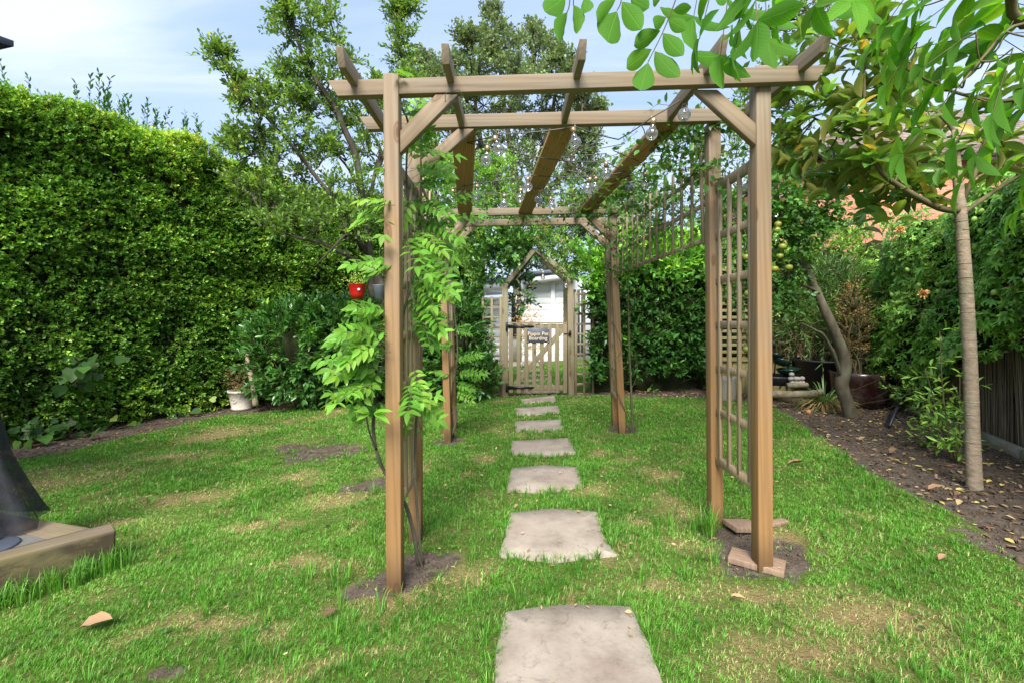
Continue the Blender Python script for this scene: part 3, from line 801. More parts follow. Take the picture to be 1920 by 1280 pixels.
# stepping stones
stone_labels = [
    'largest sandstone stepping slab, cut off by the bottom of the picture',
    'sandstone stepping slab between the two front posts of the pergola, second from the camera',
    'third sandstone stepping slab from the camera, just behind the front arch of the pergola',
    'fourth stepping slab from the camera, middle of the lawn path',
    'fifth stepping slab from the camera, level with the rear pergola arch',
    'thin far stepping slab second from the garden gate',
    'last stepping slab of the lawn, right before the garden gate']
def slab(poly, z_up, th, name, mat, seed, it=3, rough=.012, scale_noise=9):
    """a riven slab: ragged rounded outline, slightly domed top"""
    p = poly.copy()
    p = np.stack([p * (1 - f_) + np.roll(p, -1, 0) * f_ for f_ in (0, .1, .3, .5, .7, .9)], 1).reshape(-1, 2)
    for _ in range(2):
        a = p * .75 + np.roll(p, -1, 0) * .25; b = p * .25 + np.roll(p, -1, 0) * .75
        p = np.stack([a, b], 1).reshape(-1, 2)
    c = p.mean(0)
    n_ = nz2(np.concatenate([p, np.zeros((len(p), 1))], 1), scale_noise, seed)
    dd = unit(p - c)
    p = p + dd * (n_ * rough)[:, None]
    z = np.array([float(gz(a, b)) for a, b in p])
    k = len(p)
    r1 = c + (p - c) * .985
    r2 = c + (p - c) * .55
    zc_ = float(gz(*c))
    V = np.concatenate([np.c_[p, z + z_up - th], np.c_[p, z + z_up - .006], np.c_[r1, z + z_up], np.c_[r2, (z + zc_) / 2 + z_up + .001], [[c[0], c[1], zc_ + z_up + .001]]])
    ar = np.arange(k); ar2 = (ar + 1) % k
    fs = [np.stack([ar + o, ar2 + o, ar2 + o + k, ar + o + k], -1) for o in (0, k, 2 * k)]
    area = np.sum(p[:, 0] * np.roll(p[:, 1], -1) - p[:, 1] * np.roll(p[:, 0], -1))
    if area < 0: fs = [f[:, ::-1] for f in fs]
    tri = np.stack([ar + 3 * k, ar2 + 3 * k, np.full(k, 4 * k)], -1)
    if area < 0: tri = tri[:, ::-1]
    m_ = MB(); m_.add(V, [np.concatenate(fs), tri])
    at_ = (c[0], c[1], zc_)
    return m_.build(name, mat, at=at_)
for k, (wp, lb) in enumerate(zip(STONE_W, stone_labels)):
    o = slab(wp, .016, .05, 'stepping_stone', M['stone'], k)
    tag(o, lb, 'stepping stone', 'sandstone stepping stones across the lawn')
far_lb = ['slab just behind the garden gate pales, nearest of the path beyond the gate', 'second slab beyond the garden gate', 'third slab of the path beyond the garden gate',
          'fourth slab of the path beyond the garden gate', 'farthest slab of the path beyond the garden gate']
for k, (yy, hw) in enumerate(((7.75, .30), (8.45, .30), (9.2, .30), (10.0, .30), (10.9, .30))):
    c_ = .46
    wp = np.array([(c_ - hw, yy - .17), (c_ + hw, yy - .16), (c_ + hw + .02, yy + .2), (c_ - hw, yy + .21)])
    tag(slab(wp, .02, .05, 'stepping_stone', M['stone'], 20 + k), 'pale ' + far_lb[k], 'stepping stone', 'slabs of the path beyond the gate')
pv = MB(); boxto(pv, (-2.6, 12.0, -.02), (4.0, 13.3, .05), .01)
tag(pv.build('patio', M['mortar']), kind='structure')

# grass
def grass_patch(n, ylo, yhi, hmul, wmul, xr=None):
    y = rng.uniform(ylo, yhi, n); 
    half = 1.18 * y + .5
    x = rng.uniform(-1, 1, n) * half if xr is None else rng.uniform(xr[0], xr[1], n)
    return x, y
mbg = MB()
def add_grass(n_tuft, ylo, yhi, nb, hgt, wid, xr=None, lawn_only=True):
    # tufts uniformly over the area
    A = (1.18 * (yhi + ylo) + 1.0) * (yhi - ylo)
    n = int(n_tuft * A) if xr is None else int(n_tuft * (xr[1] - xr[0]) * (yhi - ylo))
    x = rng.uniform(-1, 1, n) * (1.18 * yhi + .5) if xr is None else rng.uniform(xr[0], xr[1], n)
    y = rng.uniform(ylo, yhi, n)
    if lawn_only:
        keep = inside(LAWN, x + rng.normal(size=n) * .03, y + rng.normal(size=n) * .03)
        x, y = x[keep], y[keep]
    for wp in STONE_W:
        cc = wp.mean(0); w2 = cc + (wp - cc) * .94
        k_ = ~inside(w2, x, y); x, y = x[k_], y[k_]
    so, dr = masks(x, y)
    if not lawn_only: so = so * 0
    p = np.stack([x, y, 0 * x], -1)
    cl = nz2(p, 5.0, 5)
    keep = rng.uniform(size=len(x)) < (1 - so) ** 1.6 * (1 - .45 * dr) * np.clip(.85 + .5 * cl, .25, 1)
    x, y, dr, cl, p = x[keep], y[keep], dr[keep], cl[keep], p[keep]
    n = len(x)
    z = gheight(x, y)
    base = np.stack([x, y, z], -1)
    v0 = np.clip(.36 + .22 * cl + .16 * nz2(p, 1.2, 8) + .12 * nz2(p, 13, 2), 0, .68)
    hh = hgt * np.clip(.85 + .65 * nz2(p, 3.2, 6) + .40 * nz2(p, 11.0, 3), .3, 2.0) * (1 - .45 * dr)
    B = np.repeat(base, nb, 0); hb = np.repeat(hh, nb) * rng.uniform(.55, 1.25, n * nb)
    th = rng.uniform(0, 2 * np.pi, n * nb)
    lean = rng.uniform(.15, 1.5, n * nb) * np.repeat(1 + .5 * dr, nb)
    dirh = np.stack([np.cos(th), np.sin(th), 0 * th], -1)
    B = B + dirh * (rng.uniform(0, .014, n * nb))[:, None]
    wdir = np.stack([-np.sin(th + .5), np.cos(th + .5), 0 * th], -1)
    up = np.array([0, 0, 1.0])
    mid = B + up * (hb * .55)[:, None] * np.cos(lean * .5)[:, None] + dirh * (hb * .55 * np.sin(lean * .5))[:, None]
    tip = mid + up * (hb * .5 * np.cos(lean * 1.35))[:, None] + dirh * (hb * .5 * np.sin(lean * 1.35))[:, None]
    ww = wid * rng.uniform(.6, 1.25, n * nb) * .5
    V = np.stack([B - wdir * ww[:, None], B + wdir * ww[:, None], mid - wdir * (ww * .85)[:, None], mid + wdir * (ww * .85)[:, None], tip], 1)
    m = n * nb
    b = (np.arange(m) * 5)[:, None]
    isdry = rng.uniform(size=m) < np.repeat(.035 + .80 * np.clip(dr, 0, 1) ** 1.3, nb)
    v = np.clip(np.repeat(v0, nb) + rng.normal(size=m) * .12, 0, .70)
    v = np.where(isdry, rng.uniform(.76, 1, m), v)
    mbg.add(V.reshape(-1, 3), [b + np.array([[0, 1, 3, 2]]), b + np.array([[2, 3, 4]])], np.repeat(v, 5))
Q = 1.0
add_grass(4000 * Q, 1.15, 2.1, 9, .032, .0023)
add_grass(3200 * Q, 2.1, 3.2, 9, .032, .0028)
add_grass(2000 * Q, 3.2, 5.0, 8, .034, .0042)
add_grass(1000 * Q, 5.0, 8.3, 8, .038, .0068)
add_grass(500, 7.75, 12.0, 8, .05, .012, xr=(-1.8, 2.6), lawn_only=False)
# longer tufts against the sleeper, the posts and the slabs
def add_tufts(xy, hgt, nb=10, wid=.0042, spread=.02):
    xy = np.asarray(xy, float); n = len(xy); z = gheight(xy[:, 0], xy[:, 1])
    B = np.repeat(np.c_[xy, z], nb, 0); m = n * nb
    th = rng.uniform(0, 2 * np.pi, m); ln = rng.uniform(.1, 1.1, m); hb = hgt * rng.uniform(.5, 1.3, m)
    dh = np.stack([np.cos(th), np.sin(th), 0 * th], -1); wd = np.stack([-np.sin(th), np.cos(th), 0 * th], -1)
    B = B + dh * (rng.uniform(0, spread, m))[:, None]; up = np.array([0, 0, 1.0])
    m1 = B + up * (hb * .4)[:, None] + dh * (hb * .4 * np.sin(ln * .3))[:, None]
    m2 = m1 + up * (hb * .35 * np.cos(ln * .8))[:, None] + dh * (hb * .35 * np.sin(ln * .8))[:, None]
    tp = m2 + up * (hb * .3 * np.cos(ln * 1.7))[:, None] + dh * (hb * .3 * np.sin(ln * 1.7))[:, None]
    w_ = (wid * .5 * rng.uniform(.6, 1.2, m))[:, None]
    V = np.stack([B - wd * w_, B + wd * w_, m1 - wd * w_, m1 + wd * w_, m2 - wd * w_ * .7, m2 + wd * w_ * .7, tp], 1); b = (np.arange(m) * 7)[:, None]
    mbg.add(V.reshape(-1, 3), [np.concatenate([b + np.array([[0, 1, 3, 2]]), b + np.array([[2, 3, 5, 4]])]), b + np.array([[4, 5, 6]])], np.repeat(np.clip(rng.normal(.35, .2, m), 0, .75), 7))
sl_ = [(-2.13 - .655 * t * 1.3 + rng.normal() * .03 + .05, 2.46 - .755 * t * 1.3 + rng.normal() * .03 - .03) for t in rng.uniform(0, 1, 150)]
add_tufts(sl_, .11)
ed_ = []
for wp in STONE_W:
    for _ in range(70):
        i_ = int(rng.integers(len(wp))); t_ = rng.uniform(); q_ = wp[i_] * (1 - t_) + wp[(i_ + 1) % len(wp)] * t_; c_ = wp.mean(0); ed_.append(c_ + (q_ - c_) * rng.uniform(.98, 1.10))
add_tufts(ed_, .05, 9, .0035)
add_tufts([(1.08 + rng.normal() * .03, 2.55 + rng.normal() * .03) for _ in range(14)], .16)
rt_ = rng.uniform([-3.6, 1.6], [3.0, 6.5], (420, 2)); rt_ = rt_[inside(LAWN, rt_[:, 0], rt_[:, 1]) & (masks(rt_[:, 0], rt_[:, 1])[0] < .3)]
rt_ = rt_[~np.any([inside(w_, rt_[:, 0], rt_[:, 1]) for w_ in STONE_W], axis=0)]
add_tufts(rt_, .075, 22, .0036, .045)
tag(mbg.build('grass', M['grass']), 'short green lawn grass with straw coloured patches', 'grass', kind='stuff')

# ------------------------------------------------------------------ pergola
per = thing('pergola', (.3, 2.1, .03), 'open pine pergola of two joined arches straddling the stepping stones', 'pergola')
PW = .07
# posts: (base x, base y, base z, top x, top z)
posts = {'fl': (-.546, 2.10, -.06, -.561, 2.40), 'rl': (-.552, 2.58, -.06, -.556, 2.35), 'fr': (1.202, 2.15, .02, 1.190, 2.465), 'rr': (1.197, 2.645, .02, 1.180, 2.41),
         'bfl': (-.668, 4.73, -.06, -.735, 2.42), 'brl': (-.665, 5.20, -.06, -.745, 2.40), 'bfr': (1.168, 4.79, .02, 1.055, 2.46), 'brr': (1.185, 5.17, .02, 1.085, 2.42)}
for k, (bx, by, bz, tx, tz) in posts.items():
    member('post', (bx, by + PW / 2, bz), (tx, by + PW / 2, tz), PW, PW, M['wood'], per, bev=.005)
def pbeam(x0, x1, y, z0, z1, th=.045, hh=.072):
    # underside shorter than the top at both ends
    member('cross_beam', (x0, y, z0), (x1, y, z1), th, hh, M['wood'], per, side=(0, 1, 0), cut0=0, cut1=0)
def beam_cut(x0, x1, y, z0, z1, th=.045, hh=.074, c=.045, sub=None):
    o = member('cross_beam', (x0, y, z0 - hh / 2), (x1, y, z1 - hh / 2), th, hh, M['wood'], per, side=(0, 1, 0))
    me = o.data
    L2 = (Vector((x1, y, z1)) - Vector((x0, y, z0))).length / 2
    dz = (o.matrix_basis.to_3x3() @ Vector((0, 1, 0))).z
    for v in me.vertices:
        low = (.5 - v.co.y * dz / hh)
        if abs(v.co.z) > L2 - .02: v.co.z -= math.copysign(c * low, v.co.z)
beam_cut(-.857, 1.462, 2.135, 2.372, 2.445)
beam_cut(-.870, 1.475, 2.615, 2.418, 2.475)
beam_cut(-1.03, 1.335, 4.765, 2.410, 2.455)
beam_cut(-1.05, 1.355, 5.235, 2.400, 2.440)
def rafter(x0, x1, y0, y1, zb):
    o = member('rafter', (x0, y0, zb + .035), (x1, y1, zb + .035), .032, .072, M['wood'], per, side=(1, 0, 0))
    L2 = Vector((x1 - x0, y1 - y0, 0)).length / 2
    dz = (o.matrix_basis.to_3x3() @ Vector((0, 1, 0))).z
    for v in o.data.vertices:
        low = (.5 - v.co.y * dz / .072)
        if abs(v.co.z) > L2 - .02: v.co.z -= math.copysign(.035 * low, v.co.z)
for x_ in (-.732, -.284, .302, .905, 1.345):
    zt = 2.352 + .032 * (x_ + .55)
    rafter(x_, x_ - .005, 1.925, 2.80, zt)
for x_ in (-.90, -.45, .135, .735, 1.19):
    rafter(x_ + .02, x_ - .02, 4.55, 5.42, 2.385 + .02 * (x_ + .6))
def brace(xp, zp, xt, zt, y, w_=.07):
    member('corner_brace', (xp, y, zp), (xt, y, zt), w_ * .95, .04, M['wood'], per, side=(0, 0, 1))
def brace45(xp, zb, xt, zt, y, hw):
    """a brace whose ends are cut flat against the post and the beam"""
    s = 1 if xt > xp else -1
    m_ = MB()
    pts = [(xp, zb), (xp, zb + hw), (xt - s * hw, zt), (xt, zt)]
    V = np.array([(a, y - .02, b) for a, b in pts] + [(a, y + .02, b) for a, b in pts])
    b = bmesh.new(); vs = [b.verts.new(v) for v in V]
    for f in ((0, 1, 2, 3), (7, 6, 5, 4), (0, 4, 5, 1), (1, 5, 6, 2), (2, 6, 7, 3), (3, 7, 4, 0)): b.faces.new([vs[i] for i in f])
    bmesh.ops.recalc_face_normals(b, faces=b.faces[:])
    bmesh.ops.bevel(b, geom=b.edges[:], offset=.003, segments=1, affect='EDGES')
    c = Vector(((xp + xt) / 2, y, (zb + zt) / 2)); dv = Vector((xt - xp, 0, zt - zb)).normalized()
    rot = Matrix.Rotation(math.atan2(dv.x, dv.z), 4, 'Y')
    Mi = (Matrix.Translation(c) @ rot)
    bmesh.ops.transform(b, matrix=Mi.inverted(), verts=b.verts)
    m_.bm(b)
    o = bpy.data.objects.new('corner_brace', m_.mesh('corner_brace', M['wood'])); COL.objects.link(o)
    o.parent = per; Mi.translation = Mi.translation - Vector(per.location); o.matrix_basis = Mi
    return o
brace45(-.522, 2.035, -.252, 2.310, 2.137, .104)
brace45(1.155, 2.085, .868, 2.350, 2.172, .104)
brace45(-.517, 2.08, -.215, 2.352, 2.617, .095)
brace45(-.70, 2.02, -.40, 2.345, 4.767, .095)
brace45(1.035, 2.09, .755, 2.372, 4.82, .095)
brace45(-.71, 2.01, -.42, 2.33, 5.237, .095)
brace45(1.06, 2.09, .775, 2.36, 5.205, .095)
# three decking boards that bridge the two arches
for (xa, xb, y0, y1, z0, z1) in ((-.282, -.490, 2.642, 4.742, 2.368, 2.375), (.300, .138, 2.642, 4.742, 2.385, 2.387), (.905, .772, 2.642, 4.742, 2.402, 2.402)):
    o = member('roof_board', (xa, y0, z0), (xb, y1, z1), .142, .026, M['board'], per, side=(1, 0, 0))
    gv = MB()
    for k in range(-5, 6):
        if k == 0: continue
        off = k * .0125
        bar(gv, (xa + off, y0 + .004, z0 - .0140), (xb + off, y1 - .004, z1 - .0140), .006, .003, bev=0)
    gv.build('board_groove', M['board'], o, at=None)
    # keep the grooves with the board: the child's transform is relative to the rotated board
    ch = [c for c in o.children][0]
    ch.location = (0, 0, 0); ch.matrix_parent_inverse = (Matrix.Translation(Vector(per.location)) @ o.matrix_basis).inverted()
# side trellis panels of the arches
def side_panel(xa, ya, xb, yb, zbot, ztop, rungs, nsl, zo=0.0, sgn=1):
    """trellis between two posts: rails, rungs and slats in one frame"""
    m_ = MB()
    A = Vector((xa, ya, 0)); B = Vector((xb, yb, 0)); d = (B - A).normalized()
    def p(t, z): return A.lerp(B, t) + Vector((0, 0, z))
    for z in (zbot, ztop): bar(m_, p(0, z), p(1, z), .03, .05)
    for k in range(nsl):
        t = (k + .5) / nsl
        bar(m_, p(t, zbot) + Vector((-.008 * sgn, 0, 0)), p(t, ztop) + Vector((-.008 * sgn, 0, 0)), .016, .028)
    for z in rungs:
        bar(m_, p(0, z) + Vector((-.002 * sgn, 0, 0)), p(1, z) + Vector((-.002 * sgn, 0, 0)), .022, .040)
    c = (A + B) / 2 + Vector((0, 0, (zbot + ztop) / 2))
    return m_.build('trellis_panel', M['trellis'], per, at=c)
RU = (.73, .985, 1.235, 1.49, 1.745)
side_panel(1.196, 2.655, 1.198, 2.215, .45, 2.03, RU, 4)
side_panel(-.55, 2.585, -.548, 2.165, .39, 1.98, tuple(z - .05 for z in RU), 4, sgn=-1)
side_panel(1.135, 5.175, 1.125, 4.855, .45, 2.03, RU, 3)
side_panel(-.69, 5.205, -.69, 4.795, .42, 2.0, RU, 3, sgn=-1)
def high_trellis(x0, y0, x1, y1, zb, rails, ztop, n, lean=0.0):
    m_ = MB()
    A = Vector((x0, y0, 0)); B = Vector((x1, y1, 0))
    for k, z in enumerate(rails):
        bar(m_, A + Vector((0, 0, z)), B + Vector((0, 0, z)), .014, .028)
    for k in range(n):
        t = (k + .6) / n
        q_ = A.lerp(B, t)
        bar(m_, q_ + Vector((-.016, 0, zb)), q_ + Vector((-.016 + rng.normal() * .006, rng.normal() * .01, ztop)), .014, .026)
    return m_.build('high_trellis_panel', M['trellis'], per, at=(A + B) / 2 + Vector((0, 0, (zb + ztop) / 2)))
high_trellis(1.20, 2.71, 1.115, 4.79, 1.73, (1.755, 1.975, 2.18), 2.30, 13)
high_trellis(-.575, 2.65, -.72, 4.73, 1.70, (1.73, 1.95, 2.15), 2.26, 13)

# timber offcuts lying at the right hand posts
def offcut(c, size, rz, lb, tilt=0.0):
    m_ = MB(); b = box_bm(*size, bev=.004, seg=2)
    bmesh.ops.transform(b, matrix=Matrix.Rotation(rz, 4, 'Z') @ Matrix.Rotation(tilt, 4, 'Y') @ Matrix.Rotation(R(90), 4, 'X').inverted() @ Matrix.Identity(4) if False else Matrix.Rotation(rz, 4, 'Z') @ Matrix.Rotation(tilt, 4, 'Y'), verts=b.verts)
    m_.bm(b)
    o = m_.build('timber_offcut', M['offcut']); o.location = c
    return tag(o, lb, 'offcut', 'timber offcuts at the pergola feet')
M['offcut'] = wood_mat('grey_brown_offcut', (.24, .14, .08), (.33, .24, .18), base_dirt=False, zmix=(-.2, .3))
c_ = G(1425, 1063); offcut((c_.x, c_.y + .03, c_.z + .012), (.24, .13, .03), R(-35), 'sawn timber offcut under the foot of the front right post')
c_ = G(1392, 992); offcut((c_.x, c_.y, c_.z + .022), (.17, .12, .03), R(12), 'dark timber offcut in bare soil by the second right post', R(6))
c_ = G(1455, 985); offcut((c_.x, c_.y, c_.z + .018), (.15, .05, .02), R(20), 'small curled offcut on the grass to the right of the posts')

# ------------------------------------------------------------------ festoon lights
def festoon(path, bulbs, lb, drop=.045, r=.034, cable_r=.0035):
    root = thing('festoon_lights', path[0], lb, 'string lights')
    m_ = MB()
    for a, b in zip(path[:-1], path[1:]):
        a = Vector(a); b = Vector(b)
        s = .02 * (b - a).length
        pts = [a.lerp(b, t) + Vector((0, 0, -4 * s * t * (1 - t))) for t in (0, .25, .5, .75, 1)]
        tube(m_, pts, cable_r, sides=5)
    m_.build('cable', M['cable'], root)
    for k, b in enumerate(bulbs):
        b = Vector(b)
        gl = MB()
        th = np.linspace(0, np.pi * .82, 12)
        prof = [(r * math.sin(t), -r * math.cos(t)) for t in th] + [(r * .45, r * 1.25), (r * .42, r * 1.45)]
        prof[0] = (.0005, -r)
        tl = Matrix.Rotation(rng.normal() * .15, 4, 'X') @ Matrix.Rotation(rng.normal() * .15, 4, 'Y')
        lathe(gl, prof, 20, (0, 0, 0), tilt=tl)
        o = gl.build('bulb', M['glass'], root, smooth=True)
        o.location = b - Vector(root.location)
        cp = MB()
        lathe(cp, [(.001, r * 1.4), (r * .46, r * 1.4), (r * .48, r * 2.3), (r * .25, r * 2.5), (.001, r * 2.5)], 12, tilt=tl)
        tube(cp, [(0, 0, r * 2.4), (0, 0, r * 3.0)], .003, sides=5, smooth_pts=False)
        c = cp.build('cap', M['brass'], o, smooth=False); c.location = (0, 0, 0)
        fl = MB()
        tube(fl, [(-.006, 0, r * 1.3), (-.007, 0, -r * .1), (0, 0, r * .25), (.007, 0, -r * .1), (.006, 0, r * 1.3)], .0009, sides=4)
        f = fl.build('filament', M['brass'], o); f.location = (0, 0, 0)
    return root
def BP(px, py, z): D = (z - H) * F / (HZ - py); return P(px, py, D)
bpx = [(1283, 215, 2.34), (1222, 252, 2.26), (1078, 268, 2.25), (935, 281, 2.23), (912, 301, 2.20), (1136, 328, 2.25), (1101, 355, 2.22), (1115, 353, 2.27), (990, 351, 2.24),
       (893, 366, 2.22), (848, 374, 2.24), (945, 383, 2.25), (1035, 386, 2.30), (1010, 374, 2.25), (1180, 352, 2.28), (975, 372, 2.26), (1210, 345, 2.25)]
bl = [BP(*q) for q in bpx]
path = [BP(1300, 180, 2.42), bl[0] + Vector((0, 0, .09)), bl[1] + Vector((0, 0, .09)), BP(1160, 262, 2.33), bl[2] + Vector((0, 0, .09)), bl[3] + Vector((0, 0, .09)), BP(875, 268, 2.34),
        bl[4] + Vector((0, 0, .09)), BP(1040, 300, 2.32), bl[5] + Vector((0, 0, .09)), BP(1175, 322, 2.35), bl[6] + Vector((0, 0, .09)), bl[7] + Vector((0, 0, .09)), bl[8] + Vector((0, 0, .09)),
        bl[9] + Vector((0, 0, .09)), bl[10] + Vector((0, 0, .09)), bl[11] + Vector((0, 0, .09)), bl[15] + Vector((0, 0, .09)), bl[13] + Vector((0, 0, .09)), bl[12] + Vector((0, 0, .09)), bl[14] + Vector((0, 0, .09)), bl[16] + Vector((0, 0, .09))]
festoon(path, bl, 'clear globe festoon bulbs strung under the pergola roof boards')
gb = [P(1018, 520, 7.35), P(1061, 535, 7.35), P(1014, 505, 7.35)]
festoon([P(1002, 470, 7.35), P(1018, 506, 7.35), P(1061, 520, 7.35)], gb[:2], 'two clear globe bulbs hanging under the peaked gate arch', r=.038)
for (px, py, D) in ((822, 285, 2.59), (830, 270, 2.59), (838, 258, 2.59)):
    hk = MB(); a = P(px, py, D); tube(hk, [a, a + Vector((.012, -.03, .004))], .0015, sides=4, smooth_pts=False)
    hk.build('nail', M['screw'], per, at=a)
wi = MB(); a = P(838, 178, 2.08)
tube(wi, [P(835, 192, 2.09), P(836, 176, 2.085), P(850, 172, 2.08), P(862, 170, 2.08), P(866, 188, 2.10), P(850, 192, 2.11)], .0018, sides=4)
wi.build('tie_wire', M['cable'], per, at=a)

# ------------------------------------------------------------------ gate, arch, trellis, sign
GY = 7.45
def gx_(px): return X(px, GY)
arch = thing('gate_arch', (.5, GY, .04), 'weathered timber arch with a peaked open top around the garden gate', 'arch')
xl, xr_ = gx_(947), gx_(1071)
zt_l, zt_r = Z(532, GY), Z(518, GY)
member('post', (xl, GY, -.05), (xl, GY, zt_l), .095, .075, M['oldwood'], arch)
member('post', (xr_, GY, -.05), (xr_ - .02, GY, zt_r), .095, .075, M['oldwood'], arch)
pk = (gx_(1003), Z(468, GY))
member('sloping_rafter', (xl - .03, GY - .01, zt_l - .06), (pk[0] - .01, GY - .01, pk[1]), .075, .05, M['oldwood'], arch, side=(0, 0, 1))
member('sloping_rafter', (xr_ + .0, GY - .01, zt_r - .03), (pk[0] + .03, GY - .01, pk[1] - .01), .075, .05, M['oldwood'], arch, side=(0, 0, 1))
# second frame 0.45 m behind
for xx, zz in ((xl + .0, zt_l), (xr_ - .02, zt_r)): member('post', (xx, GY + .55, -.05), (xx, GY + .55, zz), .09, .07, M['oldwood'], arch)
member('sloping_rafter', (xr_ - .01, GY + .54, zt_r - .03), (pk[0] + .03, GY + .54, pk[1] - .01), .075, .05, M['oldwood'], arch, side=(0, 0, 1))
member('sloping_rafter', (xl, GY + .54, zt_l - .06), (pk[0] - .01, GY + .54, pk[1]), .075, .05, M['oldwood'], arch, side=(0, 0, 1))

gate = thing('garden_gate', (.43, GY - .03, .05), 'low picket gate of weathered planks with a diagonal brace', 'gate')
zb, ztp = Z(736, GY), Z(605, GY)
g0, g1 = gx_(954), gx_(1063)
ncols = 8
for k in range(ncols):
    x_ = g0 + .035 + (g1 - g0 - .07) * k / (ncols - 1)
    member('pale', (x_, GY - .045, zb + rng.uniform(0, .01)), (x_, GY - .045, ztp - .02), .066, .018, M['oldwood'], gate, bev=.003)
member('top_rail', (g0, GY - .02, ztp - .005), (g1, GY - .02, ztp - .005), .07, .022, M['oldwood'], gate, side=(0, 1, 0))
member('cross_rail', (g0, GY - .02, Z(612, GY)), (g1, GY - .02, Z(612, GY)), .03, .075, M['oldwood'], gate, side=(0, 1, 0))
member('cross_rail', (g0, GY - .02, Z(726, GY)), (g1, GY - .02, Z(726, GY)), .03, .085, M['oldwood'], gate, side=(0, 1, 0))
member('diagonal_brace', (g0 + .10, GY - .019, Z(720, GY)), (g1 - .06, GY - .019, Z(616, GY)), .03, .08, M['oldwood'], gate, side=(0, 1, 0))
for zz in (Z(612, GY), Z(725, GY)):
    m_ = MB()
    V = [(g0 - .015, zz + .028), (gx_(1001), zz + .012), (gx_(1001), zz - .010), (g0 - .015, zz - .028)]
    b = bmesh.new(); f1 = [b.verts.new((a, GY - .062, c)) for a, c in V]; f2 = [b.verts.new((a, GY - .0545, c)) for a, c in V]
    b.faces.new(f1[::-1]); b.faces.new(f2)
    for i_ in range(4): b.faces.new([f1[i_], f1[(i_ + 1) % 4], f2[(i_ + 1) % 4], f2[i_]])
    bmesh.ops.recalc_face_normals(b, faces=b.faces[:]); m_.bm(b)
    boxto(m_, (g0 - .05, GY - .064, zz - .07), (g0 - .012, GY - .052, zz + .07))
    for t in (.25, .5, .75):
        bx = g0 + (gx_(1001) - g0) * t
        bb = bmesh.new(); bmesh.ops.create_uvsphere(bb, u_segments=8, v_segments=5, radius=.006); bmesh.ops.translate(bb, vec=(bx, GY - .063, zz), verts=bb.verts); m_.bm(bb)
    m_.build('strap_hinge', M['black_iron'], gate, at=(g0 + .15, GY - .06, zz))
m_ = MB(); lx, lz = gx_(1068), Z(625, GY)
boxto(m_, (lx - .10, GY - .066, lz - .012), (lx + .02, GY - .056, lz + .004))
boxto(m_, (lx - .02, GY - .075, lz - .03), (lx + .015, GY - .055, lz + .05))
tube(m_, [(lx, GY - .07, lz + .02), (lx + .01, GY - .10, lz + .03), (lx + .0, GY - .11, lz + .0)], .008, sides=6)
m_.build('latch', M['black_iron'], gate, at=(lx, GY - .06, lz))

sign = thing('name_sign', (gx_(1009), GY - .06, Z(628, GY)), 'small slate sign reading Pippin Pet Boarding screwed to the gate', 'sign')
m_ = MB(); sx0, sx1, sz0, sz1 = gx_(988), gx_(1029), Z(642, GY), Z(615, GY)
boxto(m_, (sx0, GY - .070, sz0), (sx1, GY - .0575, sz1), .002)
m_.build('slate_board', M['slate'], sign, at=sign.location)
def text(body, name, size, cx_, cz_, y, mat, parent, ext=.0008):
    cu = bpy.data.curves.new(name, 'FONT'); cu.body = body; cu.size = size; cu.align_x = 'CENTER'; cu.extrude = ext; cu.offset = 0
    o = bpy.data.objects.new(name, cu); COL.objects.link(o)
    dg = bpy.context.evaluated_depsgraph_get(); me = bpy.data.meshes.new_from_object(o.evaluated_get(dg))
    bpy.data.objects.remove(o); me.materials.clear(); me.materials.append(mat)
    o = bpy.data.objects.new(name, me); COL.objects.link(o); o.parent = parent
    o.rotation_euler = (R(90), 0, 0); o.location = Vector((cx_, y, cz_)) - Vector(parent.location)
    return o
SERIF = None
# plain letters drawn as strokes with serifs would vanish at this size; the built in face carries the words
text('Pippin Pet', 'lettering', .084, (sx0 + sx1) / 2, Z(628.5, GY), GY - .0715, M['gilt'], sign)
text('Boarding', 'lettering', .084, (sx0 + sx1) / 2, Z(636.5, GY), GY - .0715, M['gilt'], sign)
for a in (sx0 + .015, sx1 - .015):
    for b_ in (sz0 + .015, sz1 - .015):
        m_ = MB(); bb = bmesh.new(); bmesh.ops.create_uvsphere(bb, u_segments=8, v_segments=5, radius=.006); m_.bm(bb)
        o = m_.build('screw', M['gilt'], sign); o.location = Vector((a, GY - .071, b_)) - Vector(sign.location)

def lattice(px0, px1, ptop, lb):
    x0, x1 = gx_(px0), gx_(px1); z0, z1 = -.02, Z(ptop, GY)
    root = thing('lattice_panel', ((x0 + x1) / 2, GY + .01, 0), lb, 'trellis', 'square lattice panels flanking the gate arch')
    m_ = MB()
    for k in range(3):
        x_ = x0 + .02 + (x1 - x0 - .04) * k / 2
        bar(m_, (x_, GY + .0, z0), (x_, GY + .0, z1), .038, .018)
    m_.build('upright', M['oldwood'], root, at=((x0 + x1) / 2, GY, 1))
    m_ = MB()
    n = 11
    for k in range(n):
        zz = z1 - .03 - (z1 - .08) * k / (n - 1)
        bar(m_, (x0, GY + .019, zz), (x1, GY + .019, zz), .018, .036, side=(0, 1, 0))
    m_.build('cross_slat', M['oldwood'], root, at=((x0 + x1) / 2, GY + .02, 1))
lattice(903, 941, 556, 'square lattice panel on the hinge side of the gate, half under laurel')
lattice(1077, 1114, 548, 'square lattice panel on the latch side of the gate, beside laurel hedge')

